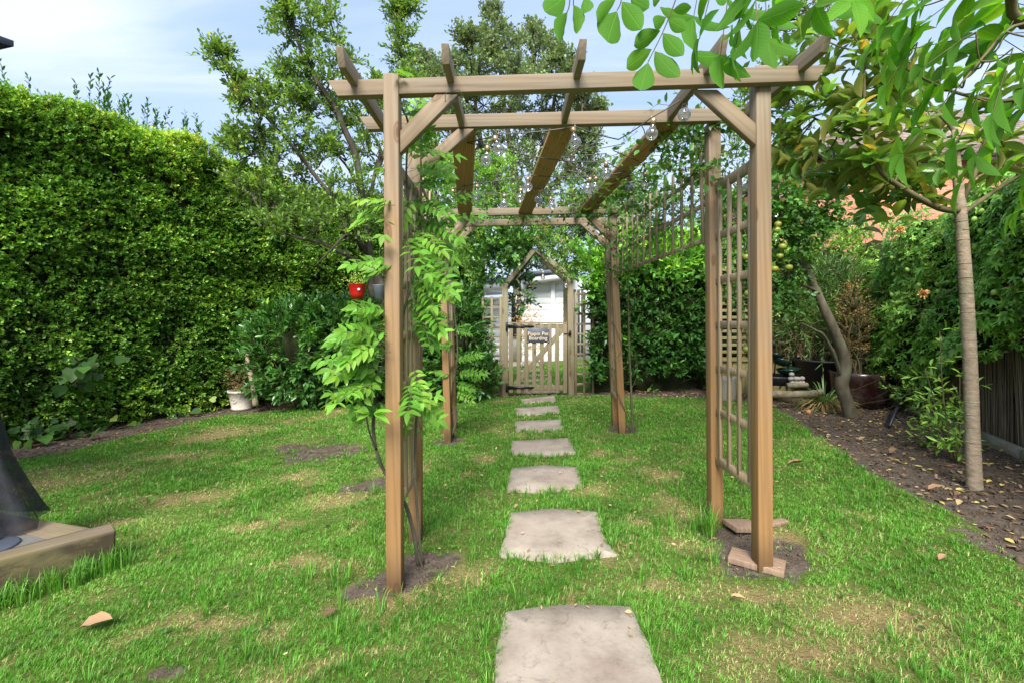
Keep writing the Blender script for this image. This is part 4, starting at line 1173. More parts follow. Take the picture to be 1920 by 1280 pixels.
# summerhouse behind the gate
sh = thing('summerhouse', (.9, 13.6, 0), 'white timber garden building with flat roof beyond the gate', 'summerhouse')
SY = 13.4
x0, x1 = X(978, SY), X(1052, SY)
zw1 = Z(524, SY)
m_ = MB()
def boards(m_, x0, x1, y, z0, z1, dy=.03, pitch=.19):
    z = z0
    while z < z1 - .01:
        zz = min(z + pitch - .006, z1)
        boxto(m_, (x0, y - dy, z), (x1, y + .04, zz), .004)
        z += pitch
boxto(m_, (x0 + .01, SY, .0), (x1 + .9, SY + 3, zw1), 0)
boards(m_, x0, x1 - .22, SY, .02, zw1)
m_.build('wall', M['white_boards'], sh, at=(x0, SY, 1))
m_ = MB(); xp = X(1036, SY); boxto(m_, (xp - .06, SY - .12, 0), (xp + .06, SY - .035, zw1 + .08), .005); boxto(m_, (xp - .10, SY - .14, zw1 - .04), (xp + .1, SY - .035, zw1 + .10), .005)
m_.build('corner_post', M['white_boards'], sh, at=(xp, SY, 1))
m_ = MB(); boards(m_, xp + .08, xp + .38, SY + .02, .02, zw1)
m_.build('wall', M['white_boards'], sh, at=(xp, SY, 1.2))
# long left wing, lower
xL0 = X(600, SY - .6)
m_ = MB(); boards(m_, xL0, x0 - .30, SY + .6, .02, Z(560, SY)); boxto(m_, (xL0, SY + .66, 0), (x0 - .1, SY + 3, Z(556, SY)), 0)
m_.build('wall', M['white_boards'], sh, at=(xL0, SY, 1))
m_ = MB(); boxto(m_, (x0 - .30, SY + .55, .75), (x0 - .01, SY + .60, 2.0), .004)
m_.build('window', M['window'], sh, at=(x0 - .15, SY + .55, 1.4))
m_ = MB()
for a in (0, 1, 2, 3, 4): boxto(m_, (xp + .40 + a * .11, SY - .02, .2), (xp + .47 + a * .11, SY + .02, 2.15), .003)
m_.build('window_bar', M['gutter'], sh, at=(xp + .5, SY, 1.2))
m_ = MB(); boxto(m_, (xp + .38, SY + .021, .15), (xp + 1.1, SY + .05, 2.2), .003)
m_.build('window', M['window'], sh, at=(xp + .7, SY + .03, 1.2))
# roof: fascia rising to the right like in the picture, with felt edge above
def roofpart(name, ax, bx, za, zb, th, y0, y1, mat):
    m_ = MB(); V = [(ax, y0, za), (bx, y0, zb), (bx, y0, zb + th), (ax, y0, za + th)]
    V = V + [(a, y1, c) for a, b, c in V]
    b = bmesh.new(); vs = [b.verts.new(v) for v in V]
    for f in ((0, 1, 2, 3), (7, 6, 5, 4), (0, 4, 5, 1), (1, 5, 6, 2), (2, 6, 7, 3), (3, 7, 4, 0)): b.faces.new([vs[i] for i in f])
    bmesh.ops.recalc_face_normals(b, faces=b.faces[:]); m_.bm(b)
    m_.build(name, mat, sh, at=(ax, y0, za))
RY = SY - .5
roofpart('fascia', X(985, RY), X(1082, RY), Z(532, RY), Z(520, RY), .17, RY, RY + 3, M['white_boards'])
roofpart('roof', X(980, RY) - .03, X(1084, RY), Z(519, RY), Z(509, RY), .12, RY - .05, RY + 3.1, M['felt'])
roofpart('fascia', X(700, RY), X(950, RY), Z(556, RY), Z(541, RY), .2, RY + .02, RY + 3, M['white_boards'])
roofpart('roof', X(695, RY), X(955, RY), Z(543, RY) , Z(528, RY), .12, RY - .03, RY + 3.1, M['felt'])
m_ = MB()
V_ = rng.normal(size=(260, 3)) * (.16, .12, .38) + (X(992, 11.5), 11.5, .95)
twig_leaves(m_, V_, rdir(260, .5), .18, 7, .05, .03, T_RHOMB)
tag(m_.build('dry_golden_shrub', M['tanplant'], at=(X(992, 11.5), 11.5, 0)), 'golden dried shrub beyond the gate pales', 'shrub')

# ------------------------------------------------------------------ hedges
def path_pts(path, n):
    path = np.array(path, float)
    seg = np.linalg.norm(np.diff(path, axis=0), axis=1); cum = np.concatenate([[0], np.cumsum(seg)])
    return path, cum

def along(path, cum, s):
    x = np.interp(s, cum, path[:, 0]); y = np.interp(s, cum, path[:, 1])
    e = .05
    dx = np.interp(s + e, cum, path[:, 0]) - np.interp(s - e, cum, path[:, 0])
    dy = np.interp(s + e, cum, path[:, 1]) - np.interp(s - e, cum, path[:, 1])
    l = np.hypot(dx, dy) + 1e-9
    return x, y, dx / l, dy / l

def hedge(root, path, side, h0, htop, dens, nl, ll, lw, tl, mat, tmpl=T_RHOMB, thick=.8, lump=.14, topdens=1.0, seed=1.0, core=True, up=.35, holes=(), taper=0.0,
          zbase=.0, a_fn=None, stem_mat=None, droop=.2, stem_r=.003, out=1.0, bottom_gap=None, name='foliage', corecol=None):
    """side: +1 when the visible face is to the left of the path direction. htop: function of distance along the path"""
    path, cum = path_pts(path, 0)
    L_ = cum[-1]
    n = int(dens * L_ * (np.mean([htop(s) for s in np.linspace(0, L_, 9)]) - h0))
    s = rng.uniform(0, L_, n); ht = np.array([htop(q) for q in s]); h = h0 + (ht - h0) * rng.uniform(0, 1, n) ** .95
    x, y, dx, dy = along(path, cum, s)
    nx_, ny_ = -dy * side, dx * side
    zb = gz(x) + zbase
    p0 = np.stack([x, y, h], -1)
    off = lump * (nz2(p0, 2.1, seed) + .55 * nz2(p0, 5.5, seed + 2)) - taper * (h / ht)
    for hx, hy, hz, hr, dp in holes:
        dd = np.sqrt((x - hx) ** 2 + (y - hy) ** 2 + ((h - hz) / 1.0) ** 2)
        off = off - dp * np.exp(-(dd / hr) ** 2)
    edge = np.clip((h - ht + .25) / .25, 0, 1)
    off = off - .16 * edge ** 2
    off = off - np.abs(rng.normal(size=n)) * .05
    B = np.stack([x + nx_ * off, y + ny_ * off, zb + h], -1)
    N = np.stack([nx_, ny_, np.full(n, 0.0) + .9 * edge], -1)
    D = unit(N * out + np.array([0, 0, up]) + rng.normal(size=(n, 3)) * .45)
    # top
    nt = int(dens * L_ * thick * topdens)
    s2 = rng.uniform(0, L_, nt); q = rng.uniform(0, 1, nt)
    x2, y2, dx2, dy2 = along(path, cum, s2)
    h2 = np.array([htop(v) for v in s2])
    B2 = np.stack([x2 + dy2 * side * q * thick, y2 - dx2 * side * q * thick, gz(x2) + zbase + h2 + .06 * nz2(np.stack([x2, y2, h2], -1), 3.0, seed) - .02], -1)
    D2 = unit(np.array([0, 0, 1.0]) + rng.normal(size=(nt, 3)) * .45)
    B = np.concatenate([B, B2]); D = np.concatenate([D, D2])
    hfrac = np.concatenate([h / ht, np.full(nt, 1.0)])
    if a_fn is None:
        a = .34 + .22 * nz2(B, 1.3, seed + 5) + .24 * nz2(B, 4.0, seed + 9) + rng.normal(size=len(B)) * .15 + .38 * np.clip((hfrac - .88) / .12, 0, 1) ** 1.5
    else: a = a_fn(B, hfrac)
    keep = np.ones(len(B), bool)
    if bottom_gap: keep = ~((hfrac < bottom_gap) & (rng.uniform(size=len(B)) < .7))
    B, D, a = B[keep], D[keep], a[keep]
    mb = MB(); st = MB()
    twig_leaves(mb, B, D, tl * rng.uniform(.5, 1.3, len(B)), nl, ll, lw, tmpl, droop=droop, ang=1.0, a=np.clip(a, 0, 1), stem=st, stem_r=stem_r)
    fo = mb.build(name, mat, root, at=(path[0, 0], path[0, 1], 0))
    st.build('twigs', stem_mat or M['stem'], root, at=(path[0, 0], path[0, 1], 0))
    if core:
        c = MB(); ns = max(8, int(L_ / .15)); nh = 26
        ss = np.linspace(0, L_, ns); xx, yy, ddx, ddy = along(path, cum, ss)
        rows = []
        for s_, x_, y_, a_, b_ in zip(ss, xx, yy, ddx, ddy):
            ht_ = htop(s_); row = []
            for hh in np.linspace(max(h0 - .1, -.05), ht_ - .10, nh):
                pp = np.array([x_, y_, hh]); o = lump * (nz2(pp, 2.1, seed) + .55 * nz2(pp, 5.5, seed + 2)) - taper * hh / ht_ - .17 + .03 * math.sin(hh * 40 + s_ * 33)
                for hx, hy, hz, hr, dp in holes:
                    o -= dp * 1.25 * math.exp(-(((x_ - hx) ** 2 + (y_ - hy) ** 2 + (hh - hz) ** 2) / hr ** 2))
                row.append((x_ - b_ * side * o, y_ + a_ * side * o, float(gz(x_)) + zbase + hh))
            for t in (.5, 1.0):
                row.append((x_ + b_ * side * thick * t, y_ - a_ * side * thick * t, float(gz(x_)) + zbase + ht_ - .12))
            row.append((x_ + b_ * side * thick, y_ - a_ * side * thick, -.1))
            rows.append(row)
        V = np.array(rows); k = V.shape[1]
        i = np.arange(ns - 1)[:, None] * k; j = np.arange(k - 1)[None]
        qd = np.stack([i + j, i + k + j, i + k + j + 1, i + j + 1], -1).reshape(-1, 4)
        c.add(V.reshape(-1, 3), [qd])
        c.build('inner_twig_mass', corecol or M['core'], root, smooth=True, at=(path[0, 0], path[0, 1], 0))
    return fo

HP = [(-7.6, 1.2), (-6.55, 3.2), (-5.55, 5.15), (-4.55, 7.05), (-3.75, 8.5), (-2.4, 9.6), (-.6, 9.9)]
def htL(s):
    p_, c_ = path_pts(HP, 0); x, y, _, _ = along(p_, c_, s)
    return float(3.98 + .03 * math.sin(s * 2.3) - .10 * max(0, s - 6.0) + .05 * math.sin(s * 5.1 + 1))
hl = thing('privet_hedge', (-5.5, 5.0, -.15), 'tall dense clipped privet hedge along the whole left side of the lawn', 'hedge')
def hole(px, py, r, dp, D=None):
    # find where the view ray meets the hedge face
    best = None
    p_, c_ = path_pts(HP, 0)
    for s in np.linspace(0, c_[-1], 300):
        x, y, _, _ = along(p_, c_, s); e = abs((px - 960) / F - x / y)
        if best is None or e < best[0]: best = (e, x, y)
    _, x, y = best
    return (x, y, Z(py, y) - float(gz(x)), r, dp)
holes = [hole(12, 290, .16, .30), hole(300, 640, .17, .32), hole(180, 665, .14, .30), hole(330, 610, .12, .3), hole(395, 325, .16, .25), hole(415, 320, .10, .25), hole(525, 470, .16, .25), hole(30, 760, .2, .2),
         hole(450, 690, .14, .3), hole(30, 350, .1, .2), hole(250, 700, .2, .2), hole(100, 560, .1, .16), hole(350, 480, .1, .15), hole(560, 430, .2, .25), hole(200, 430, .08, .15)]
hedge(hl, HP, -1, .02, htL, 760, 9, .045, .027, .15, M['privet'], thick=1.3, lump=.15, holes=holes, seed=3.1, up=.5)
# bare inner stems that show in the gaps near the ground
m_ = MB()
for k in range(60):
    s = rng.uniform(1.5, 9.5); p_, c_ = path_pts(HP, 0); x, y, dx, dy = along(p_, c_, s)
    o = rng.uniform(.18, .34)
    a = Vector((x - dy * o, y + dx * o, float(gz(x)) - .05)); t_ = Vector((rng.normal() * .2, rng.normal() * .2, rng.uniform(.5, 1.3)))
    tube(m_, [a, a + t_ * .4 + Vector((rng.normal() * .08, 0, 0)), a + t_], rng.uniform(.010, .022), .006, sides=5)
m_.build('stems', M['bark_grey'], hl, at=(-5.5, 5, 0))
# unclipped shoots of the shrub beyond
sh2 = thing('laurel_shoots', (-6.2, 6.0, 0), 'row of loose upright shoots standing above the clipped hedge top', 'shrub')
mb = MB(); st = MB()
for px, top, w_ in ((18, 165, 1), (50, 155, 1), (85, 175, .9), (105, 178, .8), (145, 140, 1.1), (165, 165, .9), (185, 145, 1.2), (200, 175, 1), (222, 160, 1.2), (237, 170, 1.0), (262, 190, .9), (298, 190, 1.1), (310, 205, .9), (330, 210, 1), (345, 225, .8), (368, 222, 1), (385, 232, .9), (400, 238, .9), (425, 262, .6), (440, 262, .7), (0, 130, 1), (125, 190, .8), (275, 200, .8), (245, 215, .9), (290, 225, 1), (170, 200, 1), (210, 200, 1)):
    k = np.interp(px, [0, 430], [0, 1]); y = 5.7 + 2.3 * k; x = X(px, y)
    tip = np.array([x, y, Z(top, y)])
    for j in range(3):
        tp = tip + rng.normal(size=3) * (.10, .15, .10) - (0, 0, .12 * j)
        b = tp - np.array([rng.normal() * .12, rng.normal() * .1, .95])
        twig_leaves(mb, b[None], (tp - b)[None], np.array([np.linalg.norm(tp - b)]), 24, .085, .034, T_OVAL, droop=.03, ang=.85, upn=.6, a=np.array([.25]), stem=st, stem_r=.006, jit=.3)
mb.build('foliage', M['laurel'], sh2, at=sh2.location); st.build('twigs', M['stem'], sh2, at=sh2.location)

# laurel bushes
def bush(name, label, cat, blobs, mat, ll, lw, tl, nl, dens, tmpl=T_OVAL, base=None, shell=.75, up=.5, droop=.15, stems=6, a_fn=None, core=True, group=None, stem_mat=None, stem_r=.004, ang=.8, seed=1.0):
    """a shrub filling blobs (px, py, depth, radius px x, radius px y, depth radius m)"""
    bl_ = []
    for px, py, D, rx, ry, rd in blobs: bl_.append((np.array(P(px, py, D)[:]), np.array([rx * D / F, rd, ry * D / F])))
    c0 = np.mean([b[0] for b in bl_], 0)
    gb_ = base if base is not None else (c0[0], c0[1], float(gz(c0[0])))
    root = thing(name, gb_, label, cat, group)
    mb = MB(); st = MB()
    for bi, (c, r) in enumerate(bl_):
        area = 4 * np.pi * ((r[0] * r[1]) ** 1.6 + (r[0] * r[2]) ** 1.6 + (r[1] * r[2]) ** 1.6) ** (1 / 1.6) / 3 ** (1 / 1.6)
        n = int(dens * area)
        u = rdir(n)
        rad = shell + (1 - shell) * rng.uniform(0, 1, n) ** .7
        rad = rad * (1 + .20 * nz2(u * 2.0 + bi, 1.6, seed) + .10 * nz2(u * 4 + bi, 2.0, seed + 3))
        B = c + u * r * rad[:, None]
        ok = B[:, 2] > gz(B[:, 0]) + .03
        # leave out twigs buried in another blob
        for bj, (c2, r2) in enumerate(bl_):
            if bj != bi: ok &= (((B - c2) / (r2 * .52)) ** 2).sum(1) > 1
        B, u = B[ok], u[ok]
        D = unit(u / r * r.mean() + np.array([0, 0, up]) + rng.normal(size=B.shape) * .35)
        a = None
        if a_fn: a = a_fn(B)
        else: a = np.clip(.40 + .25 * nz2(B, 2.0, seed) + rng.normal(size=len(B)) * .14, 0, 1)
        twig_leaves(mb, B, D, tl * rng.uniform(.6, 1.25, len(B)), nl, ll, lw, tmpl, droop=droop, ang=ang, a=a, stem=st, stem_r=stem_r)
        for k in range(stems):
            e = c + rdir(1)[0] * r * .8
            b_ = np.array([gb_[0] + (c[0] - gb_[0]) * .6 + rng.normal() * .08, gb_[1] + (c[1] - gb_[1]) * .6 + rng.normal() * .05, gb_[2] - .03])
            tube(st, [b_, (b_ + e) / 2 + rng.normal(size=3) * .05, e], stem_r * 3, stem_r, sides=5)
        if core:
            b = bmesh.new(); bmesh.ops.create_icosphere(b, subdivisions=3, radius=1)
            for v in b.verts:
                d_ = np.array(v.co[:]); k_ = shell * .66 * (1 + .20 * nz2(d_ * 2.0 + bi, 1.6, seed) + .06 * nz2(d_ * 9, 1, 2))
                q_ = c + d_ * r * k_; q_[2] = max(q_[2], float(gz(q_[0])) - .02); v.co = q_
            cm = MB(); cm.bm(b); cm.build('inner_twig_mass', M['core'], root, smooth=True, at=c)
    mb.build('foliage', mat, root, at=c0); st.build('stems', stem_mat or M['stem'], root, at=c0)
    return root

bush('laurel_bush', 'glossy dark laurel bush left of the pergola, behind the pale glazed pot', 'shrub',
     [(560, 660, 7.1, 85, 82, .5), (650, 655, 7.2, 75, 85, .5), (530, 630, 7.1, 30, 45, .3), (720, 670, 7.3, 70, 75, .5), (610, 610, 7.3, 40, 30, .35), (680, 610, 7.4, 50, 40, .35)],
     M['laurel'], .105, .044, .26, 10, 95, base=(G(610, 758).x, 7.15, -.1), seed=2.0)
bush('laurel_bush', 'dark laurel bush between the rear left pergola post and the gate lattice', 'shrub',
     [(852, 655, 7.3, 42, 85, .4), (885, 705, 7.25, 26, 38, .25), (820, 690, 7.3, 40, 60, .35), (868, 595, 7.5, 28, 40, .3), (908, 700, 7.1, 18, 22, .15)],
     M['laurel'], .11, .046, .26, 10, 95, base=(G(865, 745).x, 7.3, -.05), seed=5.0)
# laurel hedge right of the gate
hr = thing('laurel_hedge', (3.2, 7.6, .1), 'broad laurel hedge behind the right half of the pergola, bright young growth on top', 'hedge')
def afn(B, hf): return np.clip(.22 + .15 * nz2(B, 2.0, 4) + rng.normal(size=len(B)) * .12 + .75 * np.clip((hf - .66) / .22, 0, 1), 0, 1)
hedge(hr, [(X(1108, 7.3), 7.35), (X(1200, 7.25), 7.2), (X(1300, 7.3), 7.3), (X(1350, 7.5), 7.5), (X(1410, 8.3), 8.3)], -1, .06, lambda s: 2.42 + .12 * math.sin(s * 3.1) - .35 * math.exp(-(s / .35) ** 2), 165, 10, .11, .046, .28, M['laurel_mix'] if 'laurel_mix' in M else M['laurel'],
      T_OVAL, thick=.9, lump=.16, seed=8.0, up=.6, a_fn=afn, stem_r=.004, bottom_gap=.10)
bush('laurel_shoots', 'light green laurel shoots rising right of the peaked gate arch', 'shrub',
     [(1130, 510, 7.45, 48, 48, .35), (1190, 500, 7.5, 60, 40, .35), (1260, 490, 7.5, 60, 42, .4), (1320, 500, 7.6, 40, 45, .4)],
     M['laurel_bright'], .115, .045, .34, 11, 48, base=(X(1200, 7.6), 7.6, .1), core=False, up=1.1, seed=6.0, shell=.4, stems=4)

# large leaved ivy at the foot of the hedge
def ivy_clump(px, py, n, lb, spread=.30, hgt=.32, size=.13):
    c = np.array(G(px, py)[:])
    root = thing('ivy_clump', c, lb, 'ivy', 'large leaved ivy at the hedge foot')
    mb = MB(); st = MB()
    B = c + np.stack([rng.normal(size=n) * spread, rng.normal(size=n) * spread * .5 + .05, rng.uniform(.03, hgt, n)], -1)
    A = unit(rng.normal(size=(n, 3)) * (.9, .5, .35) + (0.25, -.45, -.35))
    N = unit(rng.normal(size=(n, 3)) * .35 + (.35, -.75, .75))
    S = size * rng.uniform(.5, 1.25, n)
    leaves(mb, B, A, N, S, S * 1.0, T_HEART, rng.uniform(0, 1, n))
    sticks(st, c + (B - c) * (.3, .3, 0) + (0, .05, .01), B, .003, .002)
    mb.build('foliage', M['ivy'], root, at=c); st.build('stems', M['stem'], root, at=c)
ivy_clump(25, 838, 20, 'large heart leaved ivy clump at the bottom left corner of the hedge', .22, .30)
ivy_clump(105, 822, 20, 'yellow green ivy clump second from the left under the hedge', .20, .20)
ivy_clump(190, 806, 16, 'ivy clump under the hedge beside the brown fallen leaf', .18, .22, .11)
ivy_clump(300, 782, 18, 'dark ivy patch at the hedge foot left of the round grey stone', .25, .3, .10)
ivy_clump(400, 762, 24, 'ivy patch next to the pale glazed pot', .25, .45, .12)
c_ = P(155, 690, 5.55); n = 26
root = thing('ivy_clump', c_, 'cluster of broad ivy leaves climbing halfway down the hedge face', 'ivy', 'large leaved ivy at the hedge foot')
mb = MB(); st = MB()
B = np.array(c_[:]) + rng.normal(size=(n, 3)) * (.20, .12, .12) + (.1, -.15, 0)
S = .15 * rng.uniform(.6, 1.2, n)
leaves(mb, B, unit(rng.normal(size=(n, 3)) * .4 + (.3, -.3, -.6)), unit(rng.normal(size=(n, 3)) * .3 + (.5, -.7, .6)), S, S * .95, T_HEART, rng.uniform(.2, .75, n))
sticks(st, B + (-.1, .3, 0), B, .003, .002); mb.build('foliage', M['ivy'], root, at=c_); st.build('stems', M['stem'], root, at=c_)

# ------------------------------------------------------------------ trees
def tree(name, label, cat, base, trunk, limbs, targets, mat, bark, ll, lw, tl, nl, tw_per, tmpl=T_RHOMB, r_trunk=.09, r_limb=.03, up=.4, spread=.25, sub=7, group=None, droop=.15,
         a_fn=None, jit=.35, ang=.9, parts=True, limb_r1=.006, seed=1.0, whorl=False, sub_len=.5, upn=.7):
    """targets: (point, radius) pairs that the crown reaches; each is joined to the nearest limb point by a curved branch"""
    base = Vector(base)
    root = thing(name, base, label, cat, group)
    tk = MB(); pts_all = []
    if trunk: pts_all.append(tube(tk, trunk, r_trunk, sides=10, wob=.05))
    for lm, ra, rb in limbs:
        pts_all.append(tube(tk, lm, ra, rb, sides=7, wob=.05))
    LP = np.concatenate(pts_all)
    br = MB(); mb = MB(); st = MB()
    for c, r in targets:
        c = np.array(c[:], float); r = np.array(r, float) if np.ndim(r) else np.full(3, float(r))
        d = np.linalg.norm((LP - c) * (1, 1, 1.0), axis=1) + .35 * np.maximum(0, LP[:, 2] - c[2])
        s = LP[np.argmin(d)]
        dist = np.linalg.norm(c - s)
        mid = (s + c) / 2 + rng.normal(size=3) * .08 * dist + np.array([0, 0, .06 * dist])
        if dist > .05: bp = tube(br, [s, mid, c], max(.004, r_limb * min(1, dist)), limb_r1 * .6, sides=5)
        else: bp = np.array([s, c])
        for k in range(sub):
            o = bp[int(rng.integers(len(bp) // 2, len(bp)))]
            e = c + rdir(1)[0] * r * rng.uniform(.55, 1.0) 
            e = e + np.array([0, 0, up * r[2] * .3])
            sp = tube(br, [o, (o + e) / 2 + rng.normal(size=3) * .06 * np.linalg.norm(e - o), e], limb_r1, limb_r1 * .35, sides=4)
            nt = tw_per
            idx = rng.integers(len(sp) // 3, len(sp), nt)
            B = sp[idx]
            D = unit(unit(e - o)[None] * .6 + rdir(nt) * .8 + np.array([0, 0, up]))
            a = np.clip((a_fn(B) if a_fn else .42 + .25 * nz2(B, 1.5, seed)) + rng.normal(size=nt) * .13, 0, 1)
            twig_leaves(mb, B, D, tl * rng.uniform(.5, 1.3, nt), nl, ll, lw, tmpl, droop=droop, ang=ang, a=a, stem=st, stem_r=limb_r1 * .3, jit=jit, upn=upn)
    o = tk.build('trunk', bark, root, smooth=True, at=base)
    br.build('branches', bark, root, smooth=True, at=base)
    cr = mb.build('crown', mat, root, at=base)
    st.build('twigs', bark, root, at=base)
    return root

def V3(*q): return [P(*a) for a in q]
# plum tree left of the pergola
D0 = 6.3
limbs = [
    (V3((700, 560, 6.4), (690, 450, 6.3), (678, 360, 6.25), (666, 290, 6.2), (644, 239, 6.15), (628, 202, 6.1), (597, 157, 6.0), (583, 130, 6.0), (559, 80, 5.9), (543, 10, 5.8), (530, -70, 5.7)), .060, .012),
    (V3((682, 470, 6.3), (640, 390, 6.1), (599, 340, 6.0), (559, 287, 5.9), (527, 250, 5.8), (453, 170, 5.6), (402, 98, 5.5)), .040, .006),
    (V3((685, 400, 6.3), (666, 340, 6.4), (640, 300, 6.4), (599, 268, 6.4), (549, 252, 6.3)), .025, .006),
    (V3((690, 420, 6.35), (700, 340, 6.5), (713, 282, 6.6), (690, 240, 6.6), (650, 170, 6.6), (625, 60, 6.6), (600, -40, 6.6)), .032, .008),
    (V3((705, 330, 6.5), (735, 240, 6.8), (758, 138, 7.0), (750, 80, 7.0), (742, 40, 7.0), (753, -30, 7.0)), .030, .008),
    (V3((690, 500, 6.4), (650, 480, 6.0), (600, 455, 5.9), (540, 440, 5.8), (490, 400, 5.8)), .034, .008),
    (V3((700, 520, 6.4), (740, 450, 6.6), (790, 380, 6.9), (820, 330, 7.1)), .034, .008),
    (V3((690, 480, 6.3), (655, 440, 5.9), (620, 470, 5.7), (590, 500, 5.7)), .022, .006)]
tg = []
def T_(px, py, D, r): tg.append((P(px, py, D), r))
for q_ in ((410, 105, 5.5, .12), (430, 150, 5.55, .16), (465, 190, 5.6, .22), (500, 215, 5.7, .26), (480, 250, 5.8, .3), (450, 300, 5.9, .25), (520, 290, 5.9, .35), (560, 250, 5.9, .35),
           (530, 130, 6, .22), (545, 70, 5.9, .28), (530, 20, 5.8, .25), (560, 20, 5.8, .3), (600, 70, 6.2, .28), (590, 120, 6, .25), (620, 30, 6.4, .25), (640, 120, 6.4, .25), (560, 170, 6, .22),
           (620, 170, 6.2, .3), (600, 215, 6.2, .3), (640, 230, 6.3, .3), (690, 170, 6.6, .2), (680, 230, 6.6, .35), (700, 290, 6.5, .4), (650, 300, 6.3, .4), (600, 310, 6.1, .45), (550, 330, 6, .4), (500, 330, 6, .35),
           (480, 365, 6, .35), (520, 385, 5.9, .4), (570, 390, 5.9, .45), (620, 380, 6, .4), (670, 370, 6.2, .4), (540, 430, 5.8, .35), (590, 440, 5.8, .35), (640, 425, 5.9, .3), (690, 420, 6.2, .3), (500, 420, 5.9, .3),
           (750, 110, 7, .16), (745, 45, 7, .2), (765, 15, 7, .18), (735, 10, 7, .15), (752, 75, 7, .14), (760, 150, 7, .25), (740, 190, 6.9, .3), (780, 170, 7, .25), (760, 240, 6.9, .35), (800, 260, 7, .35), (740, 320, 6.8, .35), (790, 330, 7, .4), (820, 300, 7.1, .3),
           (720, 400, 6.6, .35), (780, 400, 6.9, .35), (450, 350, 6.1, .2), (435, 260, 5.9, .12), (660, 180, 6.5, .15), (700, 200, 6.7, .2), (575, 200, 6.0, .2), (510, 170, 5.9, .14)):
    T_(*q_)
tree('plum_tree', 'spreading plum tree with dark branches over the hedge left of the pergola', 'tree', (X(742, 6.4), 6.4, -.08),
     V3((742, 760, 6.4), (740, 680, 6.4), (738, 610, 6.42), (722, 555, 6.4), (705, 515, 6.4)), limbs, tg, M['plum'], M['bark_dark'], .062, .032, .20, 8, 9, T_OVAL,
     r_trunk=[.10, .08, .075, .065], r_limb=.016, up=.55, sub=7, limb_r1=.007, seed=2.0)
# gnarled low branches
# tall maple in the middle distance
D0 = 19.0
tg = []
mp = [(925, 30, .35), (930, 70, .7), (905, 90, .8), (880, 75, .5), (950, 90, .8), (1005, 65, .5), (1000, 110, .9), (1030, 100, .6), (900, 130, 1.1), (945, 140, 1.2), (985, 150, 1.1), (1025, 150, 1.0), (880, 160, .9), (1060, 125, .5),
      (1065, 165, .8), (870, 200, 1.0), (910, 200, 1.3), (960, 210, 1.4), (1010, 210, 1.4), (1060, 215, 1.2), (1095, 185, .5), (1100, 215, .6), (850, 250, 1.0), (900, 265, 1.4), (960, 280, 1.5), (1020, 280, 1.5), (1075, 270, 1.2),
      (1105, 260, .5), (860, 310, 1.2), (920, 340, 1.5), (990, 350, 1.5), (1050, 340, 1.4), (1100, 330, 1.0), (800, 120, .5), (785, 135, .5), (810, 160, .6), (850, 120, .4), (835, 180, .8), (1000, 420, 1.4), (1060, 430, 1.4), (1110, 420, 1.0), (950, 410, 1.4), (1140, 380, .8), (1120, 208, .25), (820, 220, .9)]
for px, py, r in mp: tg.append((P(px, py, D0 + rng.normal() * 1.2), (r * .95, r * 1.1, r)))
lm = [(V3((975, 600, D0), (970, 450, D0), (965, 330, D0), (945, 200, D0), (930, 40, D0)), .30, .03),
      (V3((970, 430, D0), (1010, 300, D0), (1040, 180, D0), (1020, 80, D0)), .16, .02), (V3((968, 420, D0), (910, 300, D0), (890, 180, D0), (885, 80, D0)), .16, .02), (V3((975, 400, D0), (1060, 320, D0 - 1), (1095, 230, D0 - 1)), .12, .02)]
tree('maple_tree', 'tall grey green maple tree rising behind the middle of the pergola roof', 'tree', (X(975, D0), D0, 0), V3((978, 640, D0), (975, 590, D0)), lm, tg, M['maple'], M['bark_grey'],
     .125, .09, .50, 9, 13, T_RHOMB, r_trunk=.34, r_limb=.05, up=.6, sub=12, limb_r1=.02, seed=4.0)
# pale green small trees just beyond the back hedge
def blobtree(label, blobs, mat, ll, lw, tl, nl=9, per=9, sub=12, bark='bark_dark', name='tree', seed=1.0, tm=T_RHOMB, up=.5, rt=.10):
    tg = []
    for px, py, D, r in blobs: tg.append((P(px, py, D), r))
    cx_ = np.mean([b[0] for b in blobs]); D_ = np.mean([b[2] for b in blobs]); cy_m = np.mean([b[1] for b in blobs])
    tr = V3((cx_, 640, D_), (cx_ + 6, 560, D_), (cx_, 500, D_)); lm = []
    for k in range(5):
        b = blobs[int(k * (len(blobs) - 1) / 4)]
        lm.append((V3((cx_, 505, D_), ((cx_ + b[0]) / 2, (500 + b[1]) / 2, D_), (b[0], b[1], b[2])), .06, .012))
    tree(name, label, 'tree', (X(cx_, D_), D_, 0), tr, lm, tg, M[mat], M[bark], ll, lw, tl, nl, per, tm, r_trunk=rt, r_limb=.03, up=up, sub=sub, limb_r1=.010, seed=seed)
blobtree('light green fruit tree spreading under the pergola roof boards, behind the hedge', [(800, 300, 10, .5), (840, 330, 10, .5), (830, 380, 10, .5), (800, 420, 10, .6), (850, 440, 10, .55), (900, 330, 11, .5), (880, 380, 11, .6), (930, 370, 11, .5), (900, 430, 11, .5), (820, 480, 9.6, .5), (870, 490, 9.4, .45),
          (960, 400, 11, .5), (780, 360, 10, .5), (760, 440, 9.5, .5), (940, 310, 12, .4)], 'lime', .075, .045, .28, name='fruit_tree', seed=2.2)
blobtree('yellow green tree standing behind the right end of the pergola roof', [(1180, 300, 11, .4), (1160, 350, 11, .5), (1210, 350, 11, .5), (1130, 390, 11, .5), (1190, 400, 11, .6), (1250, 390, 11, .6), (1300, 400, 11, .5), (1230, 440, 11, .6), (1290, 450, 11, .5), (1150, 440, 10, .5), (1090, 380, 11, .4), (1330, 350, 11, .35)],
         'lime', .07, .042, .28, name='fruit_tree', seed=3.3, sub=8)
